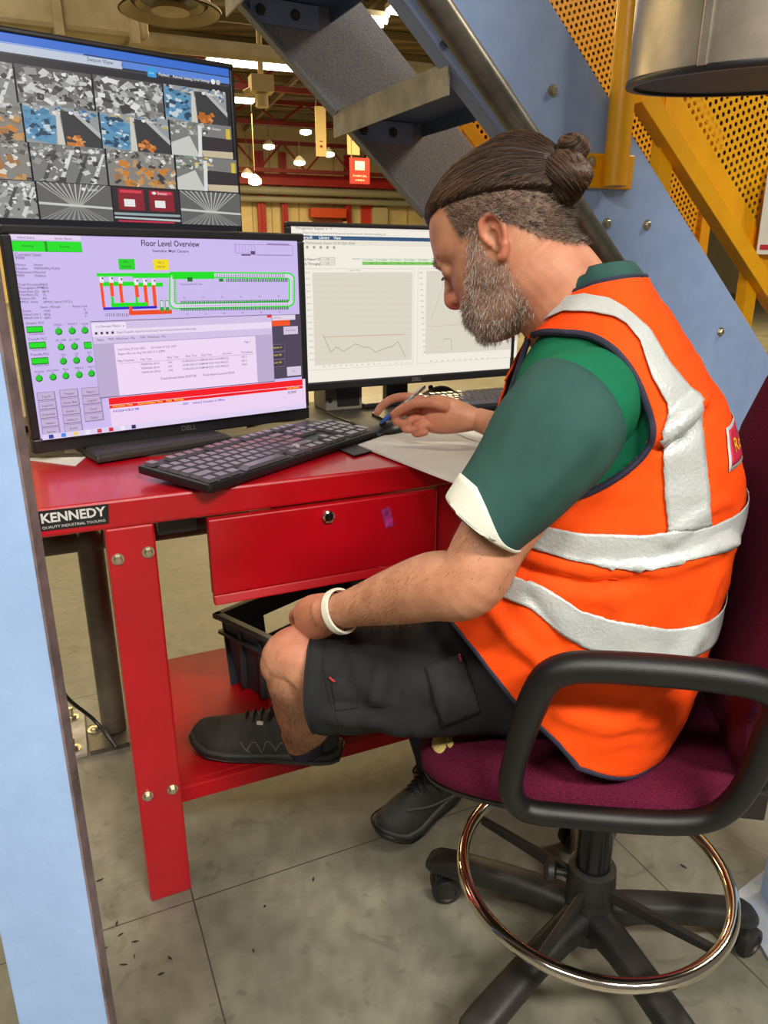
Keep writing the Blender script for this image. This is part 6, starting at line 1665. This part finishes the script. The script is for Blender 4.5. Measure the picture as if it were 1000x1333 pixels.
# ---------------- socks and shoes
k = MB(); limb(k, [(anL + V(.0, .0, .012), .041, .044), (anL + V(.0, .01, -.01), .042, .045), (anL + V(.01, .02, -.05), .040, .044)], up=V(-1, 0, 0)); k.build('sock', M['navy'], man)
k = MB(); limb(k, [(lp(knR, anR, .55) + V(.004, 0, 0), .050, .050), (lp(knR, anR, .8), .045, .046), (anR, .042, .043), (anR + V(-.005, 0, -.05), .042, .044)], up=V(-1, 0, 0)); k.build('sock', M['navy'], man)
def shoe(heel, toe, z0, name='work_shoe', wd_=.052):
    e = (toe - heel); L = e.length; e.normalize(); s_ = V(-e.y, e.x, 0)
    if s_.y > 0: s_ = -s_
    def prof(t, kk): return np.interp(t, *kk)
    wk = ([0, .04, .12, .3, .5, .7, .85, .94, 1], [.018, .030, .036, .036, .040, .050, .048, .036, .012])
    hk = ([0, .04, .12, .25, .36, .46, .6, .75, .88, .96, 1], [.062, .086, .100, .100, .108, .104, .090, .074, .062, .050, .032])
    sk_ = ([0, .3, .6, .85, 1], [.004, 0, .0, .004, .016])
    k = MB(); rings = []
    for i in range(41):
        t = i / 40; w_ = prof(t, wk) * wd_ / .05; h = prof(t, hk); sp0 = prof(t, sk_); r = []
        for q in [2 * PI * j / 32 for j in range(32)]:
            co, si = math.cos(q), math.sin(q); lean = .0
            x = math.copysign(abs(co) ** .8, co) * w_ * (1 if si < 0 else 1 - .35 * si)
            z = .018 + sp0 + (si ** .75 * (h - .018) if si > 0 else -abs(si) ** .5 * .012)
            r.append(heel + e * (t * L) + s_ * x + Z * (z0 + z))
        rings.append(r)
    k.loft(rings); o = k.build(name, M['shoe'], man, smooth=70)
    bvh = BVHTree.FromPolygons([tuple(p) for p in k.v], k.f)
    k = MB(); rings = []
    for i in range(41):
        t = i / 40; w_ = (prof(t, wk) * 1.1 + .003) * wd_ / .05; sp0 = prof(t, sk_); th = prof(t, ([0, .3, .5, .8, 1], [.034, .030, .025, .024, .026])); r = []
        for q in [2 * PI * j / 28 for j in range(28)]:
            co, si = math.cos(q), math.sin(q)
            x = math.copysign(abs(co) ** .5, co) * w_ * (1.03 if si < 0 else .97); z = sp0 + th / 2 + math.copysign(abs(si) ** .45, si) * th / 2
            r.append(heel + e * (t * (L + .012) - .008) + s_ * x + Z * (z0 + z))
        rings.append(r)
    k.loft(rings); k.build('sole', M['sole'], o, smooth=70)
    k = MB()
    k.tube([heel + e * ((.012 + .012) * 0 + t * (L + .016) - .010) + s_ * (prof(t, wk) * 1.1 + .006) * wd_ / .05 * sg + Z * (z0 + .016 + prof(t, sk_)) for sg, ts in ((1, np.linspace(.0, 1, 24)), (-1, np.linspace(1, 0, 24))) for t in ts], .0022, 6, closed=True); k.build('sole_groove', M['black'], o)
    # tongue, laces, collar
    k = MB(); cp = heel + e * (.19 * L)
    k.tube([heel + e * L * (.19 + .17 * math.cos(q)) + s_ * .033 * math.sin(q) * wd_ / .05 + Z * (z0 + .088 + .012 * math.cos(q)) for q in [2 * PI * j / 28 for j in range(28)]], .0075, 8, closed=True); k.build('ankle_collar', M['shoe'], o)
    k = MB()
    for i in range(5):
        t = .40 + i * .055; h = prof(t, hk) + .002; w2 = .019
        k.tube(crv([heel + e * L * (t - .012) + s_ * w2 + Z * (z0 + h - .012), heel + e * L * t + Z * (z0 + h + .003), heel + e * L * (t + .012) - s_ * w2 + Z * (z0 + h - .012)], 5), .0028, 8)
    t = .40; h = prof(t, hk)
    for sg in (-1, 1): k.tube(crv([heel + e * L * t + Z * (z0 + h + .004), heel + e * L * (t + .03) + s_ * sg * .024 + Z * (z0 + h + .012), heel + e * L * (t + .05) + s_ * sg * .03 + Z * (z0 + h - .008), heel + e * L * t + s_ * sg * .005 + Z * (z0 + h + .003)], 6), .0022, 8)
    k.build('laces', M['black'], o)
    return o, bvh, e, s_, L
hl_, tl_ = V(-.100, 1.348, 0), V(-.418, 1.398, 0)
shoeL, sbv, e_, s2, L_ = shoe(hl_, tl_, .2468)
lg_ = mat('grey_side_lines', (128, 126, 118), .5)
k = MB()
for pl in ([(321, 978), (327, 968), (333, 967), (341, 980)], [(343, 977), (346, 967), (351, 966), (360, 978)], [(360, 975), (366, 967), (372, 971)], [(313, 966), (318, 974), (325, 980)]):
    pts = []
    for x, y in [(q[0], q[1]) for q in cr(pl, 5)]:
        d = ray(x, y).normalized(); h = sbv.ray_cast(EYE, d)
        if h[0] is not None: pts.append(h[0] - d * .0006)
    if len(pts) > 3: k.tube(pts, .0011, 6)
k.build('side_lines', lg_, shoeL)
k = MB(); k.box(hl_ + e_ * L_ * .50 + s2 * .026 + Z * (.2468 + .088), (.014, .006, .006), (e_, s2, Z)); k.build('lace_tag', M['white'], shoeL, smooth=0)
shoeR, sbv2, e_, s2, L_ = shoe(V(.172, 1.548, 0), V(-.006, 1.376, 0), .0)
k = MB()
for pl in ([(530, 1055), (560, 1050), (595, 1034)], [(532, 1040), (542, 1030), (548, 1036)], [(545, 1028), (552, 1022), (560, 1030)]):
    pts = []
    for x, y in [(q[0], q[1]) for q in cr(pl, 5)]:
        d = ray(x, y).normalized(); h = sbv2.ray_cast(EYE, d)
        if h[0] is not None: pts.append(h[0] - d * .0006)
    if len(pts) > 3: k.tube(pts, .003 if len(pl) == 3 and pl[0][1] > 1050 else .0011, 6)
k.build('side_lines', mat('dark_grey_panel', (92, 92, 94), .5), shoeR)
# white band on the left wrist
wc = lp(elL, wrL, .965); ax_ = (wrL - elL).normalized(); sd, a = frame_of(ax_)
k = MB(); rr_ = []
for i in range(40):
    q = 2 * PI * i / 40; rr_.append(wc + sd * math.cos(q) * .0285 + a * math.sin(q) * .0325)
rings = []
for i, p in enumerate(rr_):
    o_ = (p - wc).normalized(); rings.append([p + o_ * x + ax_ * y for x, y in ((-.001, -.006), (.0025, -.006), (.003, 0), (.0025, .006), (-.001, .006))])
k.loft(rings, 0, closed=True); k.build('wristband', mat('white_wristband', (226, 224, 206), .5), man)
# pen held in the right hand (a thing of its own)
p0, p1 = RP(498, 549, -.012), RP(553, 503, .012)
pr = root('pen', (p0 + p1) / 2, 'grey and blue ballpoint pen held in the writing hand', 'pen')
d = (p1 - p0).normalized()
k = MB(); k.lathe(p0 - d * .002, d, [(.0012, -.004), (.003, .004), (.0048, .012), (.0048, .03)], 14); k.build('pen_tip', mat('pen_blue', (40, 84, 190), .35), pr)
k = MB(); k.lathe(p0, d, [(.0047, .028), (.0047, .085), (.0045, (p1 - p0).length)], 14); k.build('pen_barrel', mat('pen_grey', (140, 142, 138), .3, .3), pr)
k = MB(); k.box(p1 - d * .014 + V(0, -.006, .002), (.03, .003, .003), (d, *frame_of(d))); k.build('pen_clip', M['chrome'], pr, smooth=0)
# ================================================================== HAIR
def hair_mat(name, rough=.42):
    m, nt, b = nodes(name)
    a = N(nt, 'ShaderNodeAttribute'); a.attribute_name = 'shown'
    nt.links.new(a.outputs['Color'], b.inputs['Base Color']); b.inputs['Roughness'].default_value = rough; b.inputs['Specular IOR Level'].default_value = .4
    return m
M['hair'] = hair_mat('combed_hair', .46); M['beardhair'] = hair_mat('short_hair', .6)
rng = np.random.default_rng(5)
def strand_mesh(name, paths, radii, cols, mt, parent, sides=3):
    """paths: list of (k,3) arrays with equal k"""
    P_ = np.array(paths); n, kk, _ = P_.shape
    T = np.gradient(P_, axis=1); T /= np.linalg.norm(T, axis=2, keepdims=True) + 1e-9
    ref = np.array([.3, .5, .81]); s1 = np.cross(T, ref); s1 /= np.linalg.norm(s1, axis=2, keepdims=True) + 1e-9; s2_ = np.cross(T, s1)
    tap = np.linspace(1, .25, kk)[None, :, None] if radii is not None else 1
    R = np.asarray(radii)[:, None, None] * tap
    vs = np.stack([P_ + (s1 * math.cos(2 * PI * j / sides) + s2_ * math.sin(2 * PI * j / sides)) * R for j in range(sides)], 2).reshape(-1, 3)
    base = (np.arange(n) * kk * sides)[:, None, None]
    i = np.arange(kk - 1)[None, :, None] * sides; j = np.arange(sides)[None, None, :]; j2 = (j + 1) % sides
    F = np.stack([base + i + j, base + i + j2, base + i + sides + j2, base + i + sides + j], -1).reshape(-1, 4)
    org = np.array(WORLD[parent.name])
    me_ = bpy.data.meshes.new(name); me_.from_pydata((vs - org).tolist(), [], F.tolist())
    c = np.repeat(np.concatenate([np.asarray(cols), np.ones((n, 1))], 1), (kk - 1) * sides * 4, axis=0).astype(np.float32)
    at_ = me_.color_attributes.new('shown', 'FLOAT_COLOR', 'CORNER'); at_.data.foreach_set('color', c.ravel())
    me_.polygons.foreach_set('use_smooth', [True] * len(me_.polygons)); me_.materials.append(mt)
    o = bpy.data.objects.new(name, me_); COL.objects.link(o); o.parent = parent; WORLD[o.name] = tuple(org); return o
OC = hd(5, 0, 22)
def tohead(p): d = Vector(p) - HCtr; return d.dot(HF) / HS, d.dot(HL) / HS, d.dot(HU) / HS
def surf(d):
    h = skin_bvh.ray_cast(OC + d * .22, -d); return (h[0] - OC).length if h[0] is not None else .09
BD = (at(730, 232, 1.04) - OC).normalized(); B1, B2 = frame_of(BD, HL)
def hairline(f): return np.interp(f, [-95, -70, -37, 0, 40, 66, 80, 100], [-2, 20, 42, 58, 72, 78, 82, 82])
NA, NP = 360, 44
grid = []; cols_az = []
for ia in range(NA):
    az = 2 * PI * ia / NA; pd = B1 * math.cos(az) + B2 * math.sin(az)
    ph = .30; hi = None
    while ph < 2.75:
        d = BD * math.cos(ph) + pd * math.sin(ph); f, l, u = tohead(OC + d * surf(d))
        if u < hairline(f) or (f > 60 and u < 80): break
        ph += .03
    phm = ph + .03 * noise.noise(Vector((az * 9, 1.5, 0)))
    g1 = noise.noise(Vector((math.cos(az) * 34, math.sin(az) * 34, 0))); g2 = noise.noise(Vector((math.cos(az) * 90, math.sin(az) * 90, 4)))
    row = []
    for ip in range(NP):
        t = ip / (NP - 1); a = lp(.18, phm, t)
        d = BD * math.cos(a) + pd * math.sin(a); r = surf(d)
        edge = min(1, (1 - t) / .06) ** .5
        thick = (.0075 + .0018 * g1 + .0011 * g2) * edge + .0004
        thick += .006 * math.exp(-((a - .25) / .2) ** 2)
        row.append(OC + d * (r + thick))
    grid.append(row); cols_az.append((g1, g2))
k = MB(); vs = [p for r in grid for p in r]; fs = []; cs = []
for ia in range(NA):
    for ip in range(NP - 1): fs.append((ia * NP + ip, ia * NP + ip + 1, ((ia + 1) % NA) * NP + ip + 1, ((ia + 1) % NA) * NP + ip))
dk, md, lt = np.array(lin((36, 25, 19))), np.array(lin((66, 45, 32))), np.array(lin((112, 80, 54)))
k.add(vs, fs)
for n_ in range(len(k.f)):
    g1, g2 = cols_az[n_ // (NP - 1)]; w_ = min(1, max(0, .4 + g1 * .9 + g2 * .5)); k.c[n_] = tuple(dk * (1 - w_) + md * w_)
hair = k.build('hair', M['hair'], man, smooth=180); hair['label'] = 'long brown hair combed back into a bun'
# single hairs lying over the combed mass
paths = []; cols = []
for i in range(1500):
    ia = rng.uniform(0, NA); a0 = int(ia) % NA; t1 = 1 - abs(rng.normal(0, .03)); t0 = rng.uniform(0, .5) * (rng.random() < .5); dr = rng.normal(0, 5)
    pts = []
    for q in np.linspace(t1, t0, 12):
        x = q * (NP - 1); i0 = min(int(x), NP - 2); j = (ia + dr * (1 - q)) % NA; j0 = int(j) % NA; fj = j - int(j)
        p = grid[j0][i0].lerp(grid[j0][i0 + 1], x - i0).lerp(grid[(j0 + 1) % NA][i0].lerp(grid[(j0 + 1) % NA][i0 + 1], x - i0), fj)
        pts.append(p + (p - OC).normalized() * (.0004 + .0012 * rng.random()))
    paths.append([tuple(p) for p in pts]); w_ = rng.random(); cols.append(md * (1 - w_) + lt * w_ if rng.random() < .55 else dk)
strand_mesh('hair_strands', paths, rng.uniform(.00025, .0006, len(paths)), cols, M['hair'], hair)
# bun: wound coils of hair
def coil(mb, c, axis, R, r, turns, h, seed, n=None, squash=1.):
    a1, a2 = frame_of(axis, HL); n = n or int(turns * 26); path = []
    for i in range(n):
        t = i / (n - 1); q = 2 * PI * turns * t + seed
        path.append(c + axis * (h * (t - .5)) + (a1 * math.cos(q) + a2 * math.sin(q) * squash) * R * (.55 + .45 * math.sin(PI * (.12 + .76 * t))))
    mb.tube(path, [r * (.75 + .25 * math.sin(PI * i / (n - 1))) for i in range(n)], 10); return path
bax = (BD * .92 + HU * .35).normalized(); bc = at(735, 229, 1.04); kc = at(745, 196, 1.04)
print('BUN', tohead(bc), tohead(kc), proj(hd(-88, 0, 30)))
bn = bc - (bc - OC).normalized() * .024
k = MB(); k.ball(bc, (.032, .031, .029), (HF, HL, HU), 28, 18); k.ball(bn, (.020, .026, .026), (BD, B1, B2), 20, 14); k.ball(kc, (.0185, .018, .022), (HF, HL, HU), 22, 14); k.ball(kc.lerp(bc, .5), (.018, .018, .02), (HF, HL, HU), 20, 12)
n0 = len(k.f); k.c = [tuple(dk)] * n0
allp = []
def strands_on(c, axis, R0, R1, wob, cnt, tilt, seedbase, arc=(2.2, 4.2), sq=(1., 1.)):
    a1, a2 = frame_of(axis, HL)
    for i in range(cnt):
        lat = rng.uniform(-1.5, 1.5); q0 = rng.uniform(0, 2 * PI); ar = rng.uniform(*arc); pts = []
        for t in np.linspace(0, 1, 14):
            q = q0 + ar * t; la = lat + tilt * math.sin(q + seedbase) * .5 + wob * (t - .5)
            la = max(-1.52, min(1.52, la)); rad = rng.uniform(1.0, 1.006)
            pts.append(tuple(c + (axis * math.sin(la) * R1 + (a1 * math.cos(q) * sq[0] + a2 * math.sin(q) * sq[1]) * math.cos(la) * R0) * rad * (1 + .07 * math.sin(la * 5 + q * .8 + seedbase))))
        allp.append(pts)
strands_on(bc, bax, .0345, .031, .5, 1100, .9, 0.); strands_on(kc, (HU * .5 + HL * .6 - HF * .4).normalized(), .0205, .0205, .4, 520, .8, 1.7); strands_on(bn, BD, .027, .022, .2, 420, .2, 2.4)
k.c = [tuple(dk if (i // 60) % 3 else md) for i in range(len(k.f))]
bun = k.build('hair_bun', M['hair'], man, smooth=180)
k = MB(); k.tube([bn + (B1 * math.cos(q) + B2 * math.sin(q)) * .0265 for q in [2 * PI * i / 30 for i in range(30)]], .0032, 8, closed=True); k.build('hair_tie', M['black'], bun)
cols = [md * (1 - w_) + lt * w_ if w_ < .6 else dk for w_ in rng.random(len(allp))]
strand_mesh('bun_strands', allp, rng.uniform(.0005, .0014, len(allp)), cols, M['hair'], bun)
# short hair and beard grown from the skin
nrm = np.empty(len(me.vertices) * 3); me.vertices.foreach_get('normal', nrm); nrm = nrm.reshape(-1, 3)
def grow(mask, cnt, ln, dirf, name, colf, rad, lift=.45):
    idx = np.flatnonzero(mask > rng.random(len(mask)) * .9 + .08)
    if len(idx) == 0: return
    idx = rng.choice(idx, min(cnt, len(idx)), replace=len(idx) < cnt)
    P0 = co_[idx] + rng.normal(0, .0006, (len(idx), 3)); D = dirf(idx) + rng.normal(0, .28, (len(idx), 3)); D /= np.linalg.norm(D, axis=1, keepdims=True)
    D2 = nrm[idx] * lift + D * (1 - lift * .5); L = rng.uniform(*ln, len(idx))[:, None]
    bend = D * .35
    pts = np.stack([P0, P0 + D2 * L * .45, P0 + (D2 + bend) * L * .8], 1)
    strand_mesh(name, pts, rng.uniform(*rad, len(idx)), colf(idx), M['beardhair'], man)
hF, hU, hL_ = np.array(HF), np.array(HU), np.array(HL)
def greys(p, idx, a, b): w_ = (rng.random(len(idx)) < p)[:, None]; v = rng.uniform(.75, 1.2, (len(idx), 1)); return np.where(w_, np.array(lin(a)) * v, np.array(lin(b)) * v)
short = scalp * (u_ < hairline(f_) + 2)
grow(short, 12000, (.005, .009), lambda i: np.tile(-hF * .7 - hU * .55, (len(i), 1)), 'short_hair', lambda i: greys(.46, i, (166, 156, 144), (72, 58, 48)), (.00022, .0004))
bd_ = np.maximum(beard, inhead * np.exp(-(((u_ + 54) / 7) ** 2 + ((f_ - 110) / 16) ** 2 + (l_ / 30) ** 2)) * (u_ < -45)) * ~(nose & (u_ > -43))
grow(bd_, 9500, (.004, .0085), lambda i: np.tile(-hU * .8 + hF * .25, (len(i), 1)), 'beard', lambda i: greys(.66, i, (206, 196, 184), (112, 82, 64)), (.0002, .00034))
brow = inhead * np.exp(-(((u_ - 27) / 4.5) ** 2)) * (np.abs(np.abs(l_) - 30) < 19) * (f_ > 88)
grow(brow, 420, (.004, .007), lambda i: np.sign(l_[i])[:, None] * hL_[None] * .9 + hU * .1, 'eyebrow', lambda i: greys(.15, i, (120, 100, 84), (58, 42, 32)), (.0002, .0004), .1)
# eyelashes and the dark line of the lowered lid
for sg in (-1, 1):
    k = MB(); c = hd(95, sg * 32, 6)
    for q in np.linspace(-.75, .75, 20):
        d = HF * math.cos(q) + HL * math.sin(q); k.tube([c + d * 13.4 * HS - HU * 4.0 * HS, c + d * 16.5 * HS - HU * 6.5 * HS, c + d * 18.5 * HS - HU * 7.2 * HS], [.00028, .00022, .00012], 4)
    k.build('eyelashes', M['black'], man)
# hair on forearms and shin
def near_seg(a, b, r):
    a, b = np.array(a), np.array(b); d = b - a; t = np.clip(((co_ - a) @ d) / (d @ d), 0, 1); return (np.linalg.norm(co_ - a - t[:, None] * d, axis=1) < r).astype(float)
grow(near_seg(lp(shL, elL, .85), lp(elL, wrL, .92), .06), 2600, (.006, .013), lambda i: np.tile(np.array((wrL - elL).normalized()) * .6 - np.array(Z) * .6, (len(i), 1)), 'arm_hair', lambda i: greys(.2, i, (150, 110, 80), (96, 62, 42)), (.00012, .0002), .12)
grow(near_seg(elR, wrR, .055), 1200, (.006, .011), lambda i: np.tile(np.array((wrR - elR).normalized()) * .6 - np.array(Z) * .4, (len(i), 1)), 'arm_hair', lambda i: greys(.2, i, (150, 110, 80), (96, 62, 42)), (.00012, .0002), .12)
grow(near_seg(knL, anL + V(0, 0, .03), .075), 3000, (.008, .016), lambda i: np.tile(-np.array(Z) * .9 + np.array([.2, 0, 0]), (len(i), 1)), 'leg_hair', lambda i: greys(.1, i, (140, 100, 70), (84, 54, 36)), (.00013, .00022), .12)
# ================================================================== LIGHT
def area(loc, target, sx, sy, power, col):
    l = bpy.data.lights.new('lamp_light', 'AREA'); l.shape = 'RECTANGLE'; l.size = sx; l.size_y = sy; l.energy = power; l.color = col
    o = bpy.data.objects.new('lamp_light', l); COL.objects.link(o); o.location = loc
    d = (Vector(target) - Vector(loc)).normalized(); o.rotation_euler = d.to_track_quat('-Z', 'Y').to_euler()
    return o
WARM = (1, .88, .70); NEUT = (1, .95, .88)
# unseen battens added overhead to light the work bay, area light under each
for (x, y, z, pw, cl, ln) in ((-1.2, -1.5, 3.5, 95, NEUT, 1.6), (1.4, -1.5, 3.4, 200, NEUT, 1.6), (-2.4, 2.2, 4.4, 60, WARM, 1.8), (3.8, 2.6, 4.4, 110, WARM, 1.8)):
    p = V(x, y, z)
    batten(p, ln, .3, 'unseen fluorescent batten added above to light the work bay', 'added battens of the work bay', 2, along=V(1, 0, 0))
    area(p - Z * .06, p - Z * 2, ln, .35, pw, cl)
# hall bay lights
for s, n, pw in ((-9, 11, 700), (1, 12, 500), (10, 11, 600), (-6, 16, 900), (6, 16, 900), (-6, 25, 1100), (6, 25, 1100)):
    p = hall(s, n, 5.9)
    area(p, p - Z * 3, 5, 2, pw, (1, .75, .37))
wd = bpy.data.worlds.new('World'); scene.world = wd; wd.use_nodes = True
bg = wd.node_tree.nodes['Background']; bg.inputs[0].default_value = (1, .93, .82, 1); bg.inputs[1].default_value = .13

cam = bpy.data.cameras.new('camera'); co = bpy.data.objects.new('camera', cam); COL.objects.link(co)
cam.sensor_fit = 'HORIZONTAL'; cam.sensor_width = 36; cam.lens = 36 * FPX / 1000; cam.clip_start = .05; cam.clip_end = 200
co.location = EYE; co.rotation_euler = (PI / 2 - PITCH, 0, 0)
scene.camera = co
scene.view_settings.view_transform = 'Standard'; scene.view_settings.look = 'None'; scene.view_settings.gamma = 1; scene.view_settings.exposure = 0.12; scene.view_settings.use_curve_mapping = False
scene.cycles.use_denoising = True
scene.cycles.max_bounces = 6; scene.cycles.diffuse_bounces = 3; scene.cycles.glossy_bounces = 3; scene.cycles.transparent_max_bounces = 10
scene.cycles.sample_clamp_indirect = 6; scene.cycles.caustics_reflective = False; scene.cycles.caustics_refractive = False
